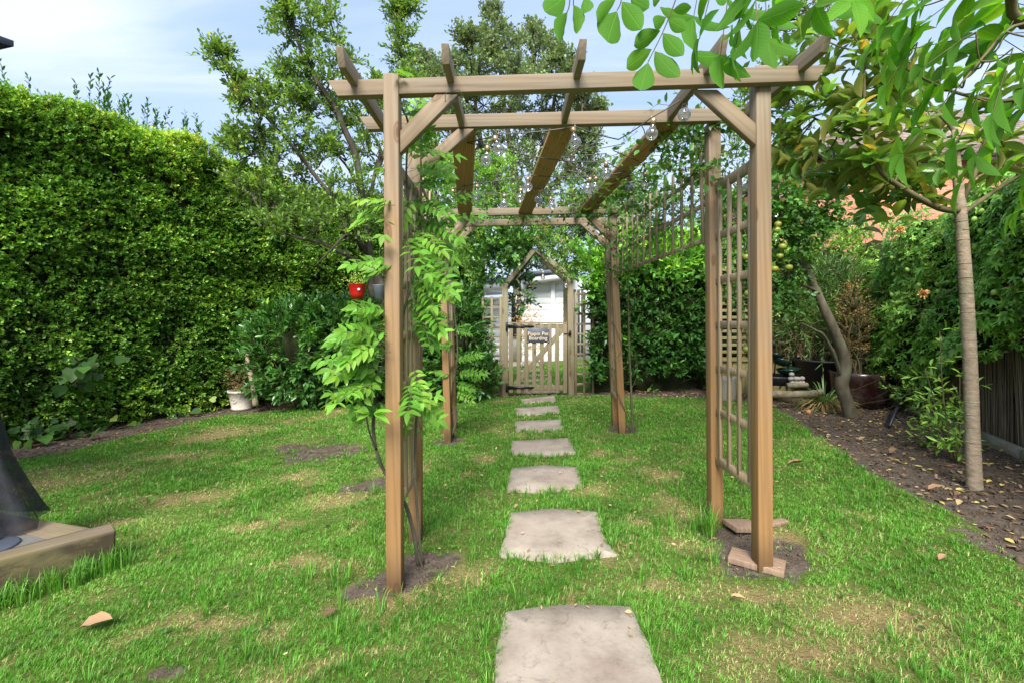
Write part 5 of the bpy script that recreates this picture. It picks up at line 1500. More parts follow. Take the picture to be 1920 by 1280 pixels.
blobtree('dark leaved tree in shade behind the gate arch', [(1040, 440, 14, .8), (1000, 470, 14, .9), (1080, 470, 14, .9), (1130, 480, 14, .8), (950, 470, 14, .9), (900, 480, 14, .8), (1040, 500, 14, .8), (1100, 430, 14, .7)], 'dark', .11, .06, .35, name='dark_tree', seed=1.3, sub=12)
# pear tree right behind the posts
blobtree('slender pale green pear tree behind the front right post', [(1300, 240, 8, .3), (1320, 290, 8, .35), (1390, 230, 8, .3), (1380, 290, 8, .4), (1385, 350, 8, .4), (1330, 350, 8, .3), (1460, 130, 8.2, .3), (1480, 60, 8.2, .3), (1510, 20, 8.2, .3), (1470, 200, 8.2, .35), (1490, 260, 8.2, .35), (1460, 320, 8, .35),
          (1500, 130, 8.2, .3), (1540, 60, 8.2, .3), (1440, 390, 8, .35), (1340, 420, 8, .35), (1560, 10, 8.2, .3), (1400, 170, 8.2, .18), (1520, 200, 8.2, .25), (1430, 60, 8.2, .2)], 'plum', .065, .034, .2, nl=8, per=5, sub=7, name='pear_tree', seed=4.4, tm=T_OVAL, up=.9, rt=.07)

# ------------------------------------------------------------------ right hand boundary
FP = [(3.35, 1.0), (4.30, 3.6), (5.05, 5.6), (5.75, 7.6), (6.2, 9.2)]
p_, c_F = path_pts(FP, 0)
rf = thing('reed_fence', (4.7, 4.6, .2), 'brown reed screen fence showing under the climber along the right bed', 'fence')
mb = MB(); n = 1500
s = np.sort(rng.uniform(0, c_F[-1], n)); x, y, dx, dy = along(p_, c_F, s)
off = rng.normal(size=n) * .012
A_ = np.stack([x - dy * off, y + dx * off, gz(x) - .02], -1); tops = A_ + np.stack([rng.normal(size=n) * .04, rng.normal(size=n) * .04, rng.uniform(1.7, 2.0, n)], -1)
sticks(mb, A_, tops, .0055, .004, a=.5)
av = np.repeat(rng.uniform(0, 1, n), 6); mb.a[-1] = av
mb.build('canes', M['reed'], rf, at=rf.location)
for hz in (.42, 1.1, 1.65):
    m_ = MB(); tube(m_, [(a, b, float(gz(a)) + hz) for a, b in FP], .004, sides=4); m_.build('tie_wire', M['cable'], rf, at=rf.location)
for s0_, s1_ in zip((0, 2, 4, 6), (1.99, 3.99, 5.99, c_F[-1])):
    xa, ya, da, db = along(p_, c_F, s0_); xb, yb, dc, dd_ = along(p_, c_F, s1_)
    member('added_backing', (xa + db * .05, ya - da * .05, .9), (xb + dd_ * .05, yb - dc * .05, .9), .02, 1.8, M['backing'], rf, side=(1, -.4, 0))  # added dark sheets that stop bright sky showing between the canes
for s_ in (1.0, 3.0, 5.0, 7.0):
    x_, y_, a_, b_ = along(p_, c_F, s_)
    member('post', (x_ + b_ * .07, y_ - a_ * .07, 0), (x_ + b_ * .07, y_ - a_ * .07, 1.95), .07, .07, M['fencewood'], rf)
# passionflower climber
pf = thing('passionflower_climber', (4.8, 4.8, .2), 'dense passionflower climber smothering the right hand fence', 'climber')
path, cum = path_pts(FP, 0); Lf = cum[-1]
def ptop(s): return 2.35 + .60 * np.clip((3.9 - s) / 1.6, 0, 1) + .20 * np.sin(s * 1.7) + .10 * np.sin(s * 4.1) - .03 * s
def passion_leaves(n, size, seed):
    s = rng.uniform(.0, Lf, n)
    x, y, dx, dy = along(path, cum, s)
    # the curtain hangs lower further away
    low = np.interp(s, [0, 1.5, 2.8, 3.8, 5.2, 9], [1.25, 1.15, .95, .55, .30, .22]) + .22 * nz2(np.stack([s, s * 0, s * 0], -1), 2.5, 2)
    top = ptop(s)
    h = low + (top - low) * rng.uniform(0, 1, n)
    p0 = np.stack([x, y, h], -1)
    off = .30 + .22 * nz2(p0, 1.9, seed) + .10 * nz2(p0, 5.0, seed + 2) - rng.exponential(.05, n) - .12 * np.clip((h - top + .3) / .3, 0, 1)
    c = np.stack([x - dy * off, y + dx * off, gz(x) + h], -1)
    N = unit(np.stack([-dy, dx, np.full(n, .55)], -1) + rng.normal(size=(n, 3)) * .38)
    return c, N, h / top
pm = MB(); pst = MB()
c, N, hf = passion_leaves(10500, .07, 3.0)
v = np.clip(.40 + .25 * nz2(c, 1.5, 3) + .15 * nz2(c, 4, 8) + rng.normal(size=len(c)) * .14 + .25 * np.clip(hf - .6, 0, 1), 0, 1)
# palmate leaves: five leaflets each
down = np.array([0, 0, -1.0])
a0 = unit(down - N * (N @ down)[:, None] + rng.normal(size=N.shape) * .5)
bx = np.cross(N, a0)
sz = .065 * rng.uniform(.6, 1.35, len(c))
for k, an in enumerate((-1.9, -.95, 0, .95, 1.9)):
    A = a0 * math.cos(an) + bx * math.sin(an)
    leaves(pm, c, A, N + rng.normal(size=N.shape) * .12, sz * (1 - .12 * abs(an)), sz * .36, T_OVAL if k in (1, 2, 3) else T_RHOMB, v)
sticks(pst, c[::3] - N[::3] * .12 + rng.normal(size=c[::3].shape) * .03, c[::3], .002, .0012)
pm.build('foliage', M['passion'], pf, at=pf.location)
# trailing stems
for k in range(46):
    s_ = rng.uniform(.3, Lf - .3); x, y, dx, dy = along(path, cum, s_)
    o = rng.uniform(.12, .4); z0 = rng.uniform(.3, 1.8)
    a = np.array([x - dy * o, y + dx * o, z0 + gz(x)])
    tube(pst, [a, a + (rng.normal() * .15, rng.normal() * .15, -.25), a + (rng.normal() * .3, rng.normal() * .3, -.45)], .003, .0015, sides=4)
pst.build('stems', M['stem'], pf, at=pf.location)
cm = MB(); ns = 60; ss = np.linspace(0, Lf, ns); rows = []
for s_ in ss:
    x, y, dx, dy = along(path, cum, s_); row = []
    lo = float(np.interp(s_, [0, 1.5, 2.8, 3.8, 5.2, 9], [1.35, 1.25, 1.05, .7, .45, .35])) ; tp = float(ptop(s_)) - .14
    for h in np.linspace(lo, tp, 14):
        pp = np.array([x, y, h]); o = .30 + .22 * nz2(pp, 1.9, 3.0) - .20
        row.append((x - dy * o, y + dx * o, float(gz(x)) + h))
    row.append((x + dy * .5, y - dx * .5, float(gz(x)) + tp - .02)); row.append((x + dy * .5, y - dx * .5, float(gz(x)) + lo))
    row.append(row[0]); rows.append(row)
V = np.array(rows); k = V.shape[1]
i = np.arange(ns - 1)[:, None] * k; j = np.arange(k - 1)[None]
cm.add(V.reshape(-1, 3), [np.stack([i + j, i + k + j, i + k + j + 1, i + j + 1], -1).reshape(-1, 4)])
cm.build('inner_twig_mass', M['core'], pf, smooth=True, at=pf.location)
# green passion fruits
fm = None
for k in range(34):
    s_ = rng.uniform(.8, 5.2); x, y, dx, dy = along(path, cum, s_); h = rng.uniform(1.3, 2.1)
    pp = np.array([x, y, h]); o = .30 + .22 * nz2(pp, 1.9, 3.0) + .05
    if fm is None:
        m_ = MB(); lathe(m_, [(.001, -.028), (.012, -.024), (.02, -.010), (.021, .004), (.016, .02), (.006, .028), (.001, .03)], 10)
        fo = m_.build('fruit', M['fruit'], pf, smooth=True); fm = fo
    else:
        fo = fm.copy(); COL.objects.link(fo)
    fo.location = Vector((x - dy * o, y + dx * o, float(gz(x)) + h)) - Vector(pf.location)
    fo.rotation_euler = (rng.normal() * .4, rng.normal() * .4, 0)
def flower(px, py, D, r, lb):
    c = P(px, py, D); root = thing('orange_flower', c, lb, 'flower', 'shaggy orange flowers in the climber')
    m_ = MB(); n = 60
    u = unit(rng.normal(size=(n, 3)) * (1, .7, 1) + (-.3, -.9, .1))
    leaves(m_, np.tile(np.array(c[:]), (n, 1)) + u * .01, u, rdir(n), r * rng.uniform(.6, 1.1, n), r * .35, T_OVAL, .5)
    m_.build('petals', M['petal'], root, at=c)
    s_ = MB(); tube(s_, [c, c + Vector((.05, .06, -.06)), c + Vector((.1, .14, -.16))], .003, sides=4); s_.build('stalk', M['stem'], root, at=c)
flower(1729, 551, 4.35, .055, 'fluffy orange flower head low in the climber, left of the magnolia trunk')
flower(1688, 431, 4.9, .050, 'smaller orange flower high in the climber below the magnolia leaves')

# concrete edging
EDG = [G(2040, 905), G(1920, 862), G(1835, 824), G(1760, 792), G(1690, 764), G(1640, 748)]
for k, (a, b) in enumerate(zip(EDG[:-1], EDG[1:])):
    m_ = MB(); d = (b - a).normalized()
    bar(m_, a + d * .012 + Vector((0, 0, .03)), b - d * .012 + Vector((rng.normal() * .01, 0, .03)), .12, .055, side=Vector((0, 0, 1)), bev=.006)
    o = m_.build('edging_block', M['concrete'], at=(a + b) / 2)
    o.data.transform(Matrix.Identity(4))
    tag(o, ['mossy concrete edging block cut by the right edge of the picture', 'mossy concrete edging block to the right of the magnolia trunk', 'concrete edging block just behind the magnolia trunk',
            'concrete edging block behind the leafy young plant', 'farthest concrete edging block, near the dark pots'][k], 'edging', 'concrete edging along the right bed')

# magnolia
limbs = [
    (V3((1800, 395, 3.05), (1760, 390, 3.0), (1690, 352, 2.95), (1645, 312, 2.9), (1626, 235, 2.9), (1620, 160, 2.9), (1621, 100, 2.9)), .022, .007),
    (V3((1798, 385, 3.05), (1740, 363, 3.2), (1690, 350, 3.3), (1600, 352, 3.4), (1530, 345, 3.45)), .018, .006),
    (V3((1650, 315, 2.9), (1612, 272, 3.0), (1560, 240, 3.05), (1500, 205, 3.1), (1470, 168, 3.1)), .011, .004),
    (V3((1802, 385, 3.05), (1822, 340, 3.0), (1838, 300, 3.0), (1848, 262, 3.0), (1870, 190, 3.0)), .017, .007),
    (V3((1806, 400, 3.05), (1860, 362, 3.1), (1925, 320, 3.1), (2000, 275, 3.1), (2060, 250, 3.1)), .016, .007),
    (V3((1797, 320, 3.05), (1790, 250, 3.08), (1740, 190, 3.15), (1700, 110, 3.2)), .015, .006)]
root = thing('magnolia_tree', (X(1828, 3.02), 3.02, float(G(1828, 932).z) - .02), 'young magnolia with a pale ringed trunk in the right hand bed', 'tree')
tk = MB()
pa = tube(tk, V3((1829, 940, 3.02), (1827, 905, 3.03), (1823, 800, 3.04), (1820, 700, 3.05), (1812, 550, 3.05), (1805, 450, 3.05), (1800, 385, 3.05), (1794, 310, 3.05), (1790, 245, 3.08)), [.060, .043, .039, .038, .037, .035, .033, .024, .017], sides=14)
# rings of old leaf scars
for k in range(46):
    t = rng.uniform(.02, .80); i_ = int(t * (len(pa) - 1)); q_ = pa[i_]
    r_ = float(np.interp(t, [0, .12, .5, .75, 1], [.050, .041, .037, .034, .022]))
    th = rng.uniform(0, 6.28); arc = rng.uniform(1.5, 4.5)
    tube(tk, [q_ + np.array([math.cos(th + a) * r_, math.sin(th + a) * r_, 0]) for a in np.linspace(0, arc, 7)], .0035, .002, sides=4, smooth_pts=False)
for th in (0.3, 1.9, 3.4, 4.6, 5.5):
    b = pa[1]; tube(tk, [b + np.array([math.cos(th) * .02, math.sin(th) * .02, .03]), b + np.array([math.cos(th) * .07, math.sin(th) * .07, -.03]), b + np.array([math.cos(th) * .12, math.sin(th) * .12, -.06])], .026, .008, sides=6)
tk.build('trunk', M['bark_mag'], root, smooth=True, at=root.location)
br = MB(); LPs = []
for lm_, ra, rb in limbs: LPs.append(tube(br, lm_, ra, rb, sides=8))
LP = np.concatenate(LPs)
mm = MB()
def whorl(c, d, n, L_, spread=1.0, v=None):
    d = unit(np.array(d[:], float)); s0 = unit(np.cross(d, (0.2, .5, .8))); s1 = np.cross(d, s0)
    ph = np.arange(n) * 2.4 + rng.uniform(0, 6); t = np.linspace(0, 1, n)
    side = s0 * np.cos(ph)[:, None] + s1 * np.sin(ph)[:, None]
    an = (1.25 - .75 * t) * spread
    A = d * np.cos(an)[:, None] + side * np.sin(an)[:, None] + rng.normal(size=(n, 3)) * .12 + np.array([0, 0, -.12])
    Nn = d[None] * np.sin(an)[:, None] - side * np.cos(an)[:, None] * .6 + (0, 0, .55) + rng.normal(size=(n, 3)) * .15
    B = c + d * (t * .07)[:, None] - d * .04
    LL = L_ * rng.uniform(.75, 1.15, n) * (1 - .35 * t)
    vv = np.clip(rng.uniform(.15, .8, n), 0, 1); vv[-1] = rng.choice([.5, .97])
    leaves(mm, B, A, Nn, LL, LL * .42, T_MAG, vv)
tips = [(1700, 330, 3.0), (1745, 345, 3.1), (1665, 335, 3.0), (1610, 320, 3.05), (1760, 290, 3.0), (1870, 270, 3.1), (1900, 300, 3.1), (1580, 345, 3.3), (1700, 365, 3.2), (1640, 385, 3.3), (1480, 130, 3.0), (1468, 168, 3.1), (1475, 250, 3.1), (1500, 225, 3.05), (1490, 300, 3.1), (1455, 200, 3.1), (1560, 130, 3.0), (1592, 60, 2.9), (1650, 55, 3.0), (1700, 110, 3.1), (1740, 160, 3.2), (1560, 245, 3.0), (1525, 290, 3.1), (1500, 330, 3.3),
        (1535, 345, 3.4), (1590, 300, 3.2), (1600, 360, 3.3), (1640, 340, 3.1), (1620, 250, 2.9), (1660, 230, 2.85), (1700, 240, 3.0), (1610, 180, 2.9), (1650, 160, 2.9), (1585, 190, 2.95), (1690, 290, 2.95), (1720, 210, 3.1), (1545, 180, 3.0), (1620, 110, 2.9), (1740, 300, 3.3),
        (1730, 340, 3.3), (1660, 370, 3.2), (1680, 80, 3.2), (1760, 240, 3.2), (1850, 200, 3.0), (1880, 160, 3.0), (1830, 260, 3.0), (1520, 60, 3.0), (1460, 290, 3.2), (1630, 30, 3.0), (1570, 330, 3.35), (1640, 300, 2.85), (1675, 180, 2.9), (2000, 240, 3.1), (2060, 220, 3.1), (1600, 230, 2.95), (1655, 110, 2.95), (1440, 310, 3.25)]
for px, py, D in tips:
    c = np.array(P(px, py, D)[:]); s_ = LP[np.argmin(np.linalg.norm(LP - c, axis=1) + .3 * np.maximum(0, LP[:, 2] - c[2]))]
    dist = np.linalg.norm(c - s_)
    if dist > .04: tube(br, [s_, (s_ + c) / 2 + rng.normal(size=3) * .03 + (0, 0, -.02), c], .006, .004, sides=5)
    d = unit(c - s_ + rng.normal(size=3) * .06 + (0, 0, .20))
    whorl(c, d, int(rng.integers(9, 13)), .185)
    whorl(c + rng.normal(size=3) * .11, d + rng.normal(size=3) * .6 + (0, 0, .3), 5, .17)
    if rng.uniform() < .8 and dist > .12: whorl((c + s_) / 2, unit(c - s_) + rng.normal(size=3) * .6, 4, .14)
br.build('branches', M['stem'], root, smooth=True, at=root.location)
leaf_uv(mm.build('foliage', M['magnolia'], root, at=root.location), T_MAG)

# crooked apple tree
limbs = [(V3((1500, 480, 5.15), (1470, 425, 5.1), (1455, 350, 5.1), (1460, 290, 5.1)), .035, .01),
         (V3((1530, 545, 5.2), (1505, 535, 5.1), (1478, 530, 5.0)), .022, .010),
         (V3((1578, 712, 5.25), (1566, 670, 5.15), (1545, 630, 5.05), (1530, 620, 5.0), (1503, 606, 4.95)), .022, .010),
         (V3((1478, 440, 5.1), (1440, 430, 5.0), (1400, 450, 4.95)), .02, .006), (V3((1470, 425, 5.1), (1510, 400, 5.0), (1550, 390, 4.9)), .016, .005)]
tg = [(P(px, py, D), r) for px, py, D, r in ((1465, 430, 5, .22), (1440, 470, 5, .25), (1480, 400, 5, .22), (1520, 395, 4.9, .2), (1550, 385, 4.9, .15), (1455, 360, 5.1, .25), (1390, 480, 4.9, .25), (1400, 430, 5, .25), (1475, 500, 5, .22), (1450, 540, 5, .2),
      (1475, 545, 5, .18), (1385, 540, 4.9, .2), (1500, 370, 5, .2), (1540, 420, 4.9, .15), (1365, 400, 5, .25), (1370, 440, 5, .2), (1460, 310, 5.1, .2), (1560, 350, 5, .14), (1440, 400, 5, .25))]
at_ = tree('apple_tree', 'crooked apple tree leaning left from the bed behind the front right post', 'tree', (X(1592, 5.25), 5.25, .15),
     V3((1597, 785, 5.25), (1590, 760, 5.25), (1578, 720, 5.25), (1585, 680, 5.25), (1568, 630, 5.22), (1548, 585, 5.2), (1528, 540, 5.2), (1500, 480, 5.15)), limbs, tg, M['apple_leaf'], M['bark_grey'],
     .062, .040, .18, 8, 7, T_OVAL, r_trunk=[.085, .075, .068, .072, .062, .058, .052, .045, .04, .04], r_limb=.012, up=.1, sub=6, limb_r1=.005, droop=.35, seed=5.0)
m_ = MB(); lathe(m_, [(.002, -.030), (.022, -.032), (.038, -.012), (.040, .008), (.030, .028), (.012, .034), (.002, .026)], 14)
tube(m_, [(0, 0, .026), (.004, 0, .05)], .002, sides=4, smooth_pts=False)
ap = m_.build('apple', M['apple'], at_, smooth=True); first = True
for px, py, D in ((1459, 421, 4.9), (1456, 432, 4.88), (1400, 483, 4.8), (1467, 463, 4.85), (1462, 481, 4.9), (1403, 551, 4.8), (1400, 655, 4.8), (1479, 502, 4.9), (1452, 505, 4.85)):
    o = ap if first else ap.copy()
    if not first: COL.objects.link(o)
    first = False; o.location = P(px, py, D) - Vector(at_.location)

# small things in the far right corner
def pot(name, label, cat, c, prof, mat, sides=36):
    root = thing(name, c, label, cat); m_ = MB(); lathe(m_, prof, sides)
    o = m_.build('vessel', mat, root, smooth=True); o.location = (0, 0, 0)
    return root
c = G(1555, 738); c.y = 6.55; c.x = X(1556, 6.55)
r1, hh = .46, .60
tb = pot('black_tub', 'large black plastic tub holding bamboo in the far right corner', 'tub', (c.x, c.y, .10), [(.001, .01), (r1 * .80, .0), (r1 * .95, hh - .03), (r1 * 1.02, hh - .03), (r1 * 1.03, hh), (r1 * .94, hh), (r1 * .90, hh - .06), (.001, hh - .07)], M['black_plastic'])
c2 = Vector((X(1610, 5.95), 5.95, .13)); r2 = .33
pr = pot('glazed_pot', 'wide dark red glazed pot behind the crooked apple trunk', 'pot', c2, [(.001, .01), (r2 * .78, .0), (r2 * .92, .12), (r2, .42), (r2 * 1.01, .46), (r2 * .93, .46), (r2 * .9, .40), (.001, .40)], M['oxblood'])
bush('bamboo', 'feathery bamboo growing out of the black tub', 'bamboo', [(1540, 590, 6.6, 55, 60, .4), (1580, 560, 6.6, 50, 60, .4), (1500, 600, 6.6, 40, 45, .35), (1520, 550, 6.8, 50, 50, .4)], M['bamboo'], .12, .014, .35, 12, 70,
     tmpl=T_RHOMB, base=(c.x, c.y, .62), up=.6, droop=.5, core=False, shell=.3, seed=2.0)
bush('dried_conifer', 'browned dying conifer standing in the dark red pot', 'conifer', [(1598, 620, 5.95, 26, 38, .18), (1600, 570, 5.95, 20, 35, .14), (1592, 660, 5.95, 22, 22, .15)], M['dried'], .022, .014, .12, 12, 300,
     tmpl=T_RHOMB, base=(c2.x, c2.y, .52), up=.9, core=True, shell=.5, seed=2.5)
# white glazed pot seen between the posts
c3 = G(1361, 752)
pot('white_pot', 'small white square-shouldered pot seen through the right trellis', 'pot', c3, [(.001, .0), (.10, .0), (.13, .05), (.13, .30), (.14, .34), (.11, .34), (.001, .32)], M['pot'], 24)
# cascading water bowls
wf = thing('water_feature', (X(1440, 6.3), 6.3, .12), 'tiered dark green bowl water cascade behind the front right post', 'fountain')
bd = 6.3
def bowl(px, py, rpx, tilt=0.0, hgt=.55):
    r = rpx * bd / F; m_ = MB()
    Tl = Matrix.Rotation(tilt, 4, 'Y')
    lathe(m_, [(.001, -r * hgt), (r * .5, -r * hgt * .95), (r * .85, -r * hgt * .45), (r, 0), (r * 1.03, .012), (r * .96, .012), (r * .8, -r * hgt * .3), (.001, -r * hgt * .5)], 24, tilt=Tl)
    o = m_.build('bowl', M['greenbowl'], wf, smooth=True); o.location = P(px, py, bd) - Vector(wf.location)
bowl(1452, 663, 18, .1); bowl(1464, 675, 18, .35); bowl(1478, 692, 20, -.1, .5)
bowl(1448, 645, 8, 1.3)
m_ = MB(); rb = 36 * bd / F; lathe(m_, [(.001, -.10), (rb * .85, -.10), (rb, 0), (rb * 1.02, .02), (rb * .95, .02), (rb * .9, -.02), (.001, -.03)], 30)
o = m_.build('basin', M['black_plastic'], wf, smooth=True); o.location = P(1448, 705, bd) - Vector(wf.location)
m_ = MB()
for a, b in (((1462, 668), (1478, 690)), ((1478, 697), (1485, 728)), ((1470, 700), (1462, 728)), ((1452, 640), (1452, 700)), ((1432, 712), (1428, 730)), ((1470, 715), (1476, 735))):
    tube(m_, [P(*a, bd), P((a[0] + b[0]) / 2 + 2, (a[1] + b[1]) / 2, bd - .02), P(*b, bd)], .009, sides=6)
m_.build('stand', M['black_iron'], wf, at=wf.location)
# pile of pale cobbles and log
for k in range(9):
    px = 1484 + (k % 4) * 7 + rng.normal() * 1; py = 717 - (k // 4) * 8; D = 6.0
    b = bmesh.new(); bmesh.ops.create_icosphere(b, subdivisions=2, radius=.035)
    for v in b.verts: v.co *= 1 + .18 * float(nz(np.array(v.co[:]) * 30 + k, 1)); v.co.z *= .8
    m_ = MB(); m_.bm(b); o = m_.build('cobble', M['pebble'], smooth=True); o.location = P(px, py, D)
    tag(o, 'pale cobble in the %s row of the small heap, %s along, beside the water bowls' % (('bottom', 'middle', 'top')[k // 4], ('first', 'second', 'third', 'fourth')[k % 4]), 'stone', 'heap of pale cobbles beside the water bowls')
m_ = MB(); tube(m_, V3((1476, 722, 5.95), (1500, 722, 5.95), (1514, 721, 5.95)), .035, .032, sides=10); o = m_.build('log', M['log'], at=P(1495, 722, 5.95)); tag(o, 'short barked log lying under the heap of pale cobbles', 'log')
m_ = MB(); tube(m_, V3((1440, 738, 5.7), (1475, 739, 5.7), (1520, 738, 5.75), (1540, 735, 5.8)), .05, .045, sides=10, wob=.1); o = m_.build('log', M['log'], at=P(1490, 738, 5.7)); tag(o, 'mossy log edging the bed below the water bowls', 'log')
# low board wall and trellis fence in the corner
bw = thing('board_wall', (X(1455, 6.9), 6.9, .1), 'low wall of green stained upright boards behind the water bowls', 'fence')
k = 0; x = X(1330, 6.9)
while x < X(1525, 6.9):
    member('board', (x, 6.9, .02), (x, 6.9 + .0, Z(677, 6.9) + rng.normal() * .003), .095, .02, M['fencewood'], bw); x += .10
member('capping', (X(1325, 6.9), 6.89, Z(675, 6.9)), (X(1530, 6.9), 6.89, Z(675, 6.9)), .06, .03, M['fencewood'], bw, side=(0, 1, 0))
tf = thing('slatted_fence', (X(1420, 7.0), 7.0, .5), 'green stained horizontal slat fence behind the right trellis panel', 'fence')
z = Z(672, 7.0)
while z < Z(470, 7.0):
    member('slat', (X(1345, 7.0), 7.0, z), (X(1478, 7.0), 7.0, z), .045, .018, M['fencewood'], tf, side=(0, 0, 1)); z += .105
for px in (1350, 1395, 1467): member('post', (X(px, 7.05), 7.05, .5), (X(px, 7.05), 7.05, Z(468, 7.05)), .055, .04, M['fencewood'], tf)
bush('lime_creeper', 'yellow green creeper over the top of the slatted fence', 'climber', [(1500, 585, 6.85, 30, 22, .2), (1455, 570, 6.9, 30, 16, .2), (1480, 555, 6.9, 40, 30, .3), (1390, 500, 6.9, 50, 30, .25), (1440, 490, 6.9, 40, 40, .25)], M['lime'], .05, .035, .2, 8, 120, base=(X(1480, 7), 7.0, .6), core=False, shell=.3, seed=7)
bush('evergreen_shrub', 'mid green shrubbery in the far right corner behind the bamboo', 'shrub', [(1420, 470, 8.2, 60, 60, .5), (1500, 470, 8, 60, 60, .5), (1560, 500, 7.8, 60, 70, .5), (1640, 480, 7.6, 50, 60, .5), (1450, 540, 8.2, 60, 60, .4), (1540, 540, 8, 60, 60, .4), (1400, 600, 8.3, 60, 60, .4)], M['passion'], .07, .035, .25, 9, 60, base=(X(1500, 8), 8.0, .1), seed=9)
# grass like clump with dead leaves
cg = G(1545, 765)
gc = thing('ornamental_grass', cg, 'clump of strappy green leaves with a skirt of dead brown ones', 'plant')
def strap(n, L_, mat, nm, up0, up1, w_, v0, v1, spread=.09):
    m_ = MB()
    for k in range(n):
        th = rng.uniform(0, 6.28); r_ = rng.uniform(0, spread); el = rng.uniform(up0, up1); l = L_ * rng.uniform(.6, 1.15)
        p = np.array(cg[:]) + (math.cos(th) * r_, math.sin(th) * r_, .02); d = np.array([math.cos(th) * math.cos(el), math.sin(th) * math.cos(el), math.sin(el)])
        pts = []; nseg = 6
        for q in range(nseg + 1): pts.append(p.copy()); p = p + d * l / nseg; d = unit(d + np.array([0, 0, -.28]));  p[2] = max(p[2], cg.z + .005)
        pts = np.array(pts); wd = np.array([-math.sin(th), math.cos(th), 0]); ww = w_ * np.sin(np.linspace(.5, math.pi, nseg + 1)) ** .6
        V = np.stack([pts - wd * ww[:, None], pts + wd * ww[:, None]], 1).reshape(-1, 3)
        b = np.arange(nseg)[:, None] * 2
        m_.add(V, [b + np.array([[0, 1, 3, 2]])], rng.uniform(v0, v1))
    m_.build(nm, mat, gc, at=cg)
strap(90, .42, M['bamboo'], 'green_leaves', .5, 1.4, .006, .2, .9)
strap(420, .36, M['dried'], 'dead_leaves', .1, .9, .005, .2, 1.0, .14)
# solar spotlight lying on its stake
sl = thing('solar_spotlight', G(1690, 800), 'black solar spotlight panel tipped over on its stake in the bed', 'garden light')
a, b = P(1661, 805, 4.75), P(1676, 769, 4.85)
m_ = MB(); mid = (a + b) / 2; ax = (b - a).normalized()
bar(m_, a, b, .20, .02, side=(.55, .8, 0), bev=.003)
m_.build('solar_panel', M['black_plastic'], sl, at=mid)
m_ = MB(); tube(m_, [P(1674, 776, 4.83), P(1692, 790, 4.7), P(1712, 800, 4.6), P(1722, 806, 4.55)], .010, .006, sides=7); m_.build('stake', M['black_plastic'], sl, at=mid)
m_ = MB()
nn_ = ax.cross(Vector((.55, .8, 0))).normalized()
for t in np.linspace(.08, .92, 9): q_ = a.lerp(b, t); bar(m_, q_ - Vector((.55, .8, 0)).normalized() * .095 , q_ + Vector((.55, .8, 0)).normalized() * .095, .003, .026, side=ax, bev=0)
m_.build('panel_rib', M['gutter'], sl, at=mid)
# leafy young plant by the magnolia
yp = thing('leafy_young_plant', G(1800, 885), 'spindly young plant with bright green leaves just left of the magnolia trunk', 'plant')
mb = MB(); st = MB()
for (x0_, y0_, x1_, y1_, D) in ((1795, 890, 1762, 620, 3.6), (1790, 880, 1735, 690, 3.7), (1792, 885, 1800, 700, 3.6), (1785, 860, 1740, 760, 3.75), (1795, 860, 1820, 760, 3.5), (1750, 850, 1770, 740, 4.0), (1752, 850, 1740, 770, 4.0)):
    a = P(x0_, y0_, D); b = P(x1_, y1_, D); 
    pt = tube(st, [a, (a + b) / 2 + Vector((rng.normal() * .02, 0, 0)), b], .006, .003, sides=5)
    n = 9
    B = pt[np.linspace(2, len(pt) - 1, n).astype(int)]
    twig_leaves(mb, B, rdir(n) * (1, 1, .3) + (-.3, -.2, .35), .14, 6, .085, .024, T_OVAL, droop=.3, a=np.full(n, .55), stem=st, stem_r=.002)
for k in range(4):
    a = np.array(P(1748, 852, 4.0)[:]); tube(st, [a, a + (rng.normal() * .04, 0, .09), a + (rng.normal() * .1, 0, .2)], .014, .006, sides=6, wob=.15)
mb.build('foliage', M['passion'], yp, at=yp.location); st.build('stems', M['stem'], yp, at=yp.location)
bush('ground_ivy', 'low silver green ground cover at the foot of the right climber', 'plant', [(1640, 715, 6.0, 34, 18, .25), (1690, 722, 5.6, 40, 18, .25), (1740, 735, 5.0, 36, 16, .2), (1615, 735, 5.9, 18, 12, .15)], M['passion'], .045, .03, .12, 7, 110, base=(X(1680, 5.7), 5.7, .2), core=False, shell=.3, stems=2, seed=4)

# ------------------------------------------------------------------ house beyond the right boundary
hs = thing('brick_house', (14.0, 18.0, 0), 'red brick house with an old tiled roof behind the right hand trees', 'house')
HD = 14.0
def hbox(name, lo, hi, mat, bev=0):
    m_ = MB(); boxto(m_, lo, hi, bev); return m_.build(name, mat, hs, at=((lo[0] + hi[0]) / 2, (lo[1] + hi[1]) / 2, lo[2]))
ex = X(1532, HD); ez = Z(300, HD)
hbox('wall', (ex, HD, -.1), (ex + 12, HD + 8, ez), M['brick'])
ext = hbox('wall', (X(1478, HD), HD + .5, -.1), (ex - .01, HD + 5, Z(395, HD)), M['brick'])
def hipped(name, x0, x1, y0, y1, ze, zr, ov=.35, inset=3.2):
    b = bmesh.new(); A = [(x0 - ov, y0 - ov, ze), (x1 + ov, y0 - ov, ze), (x1 + ov, y1 + ov, ze), (x0 - ov, y1 + ov, ze)]
    Rr = [(x0 + inset, (y0 + y1) / 2, zr), (x1 - inset, (y0 + y1) / 2, zr)]
    v = [b.verts.new(q) for q in A + Rr]
    for f in ((0, 1, 5, 4), (1, 2, 5), (2, 3, 4, 5), (3, 0, 4), (3, 2, 1, 0)): b.faces.new([v[i] for i in f])
    m_ = MB(); m_.bm(b); return m_.build(name, M['tiles'], hs, at=((x0 + x1) / 2, y0, ze))
hipped('roof', ex, ex + 12, HD, HD + 8, ez, Z(205, HD + 4), inset=3.9)
m_ = MB(); b = bmesh.new()
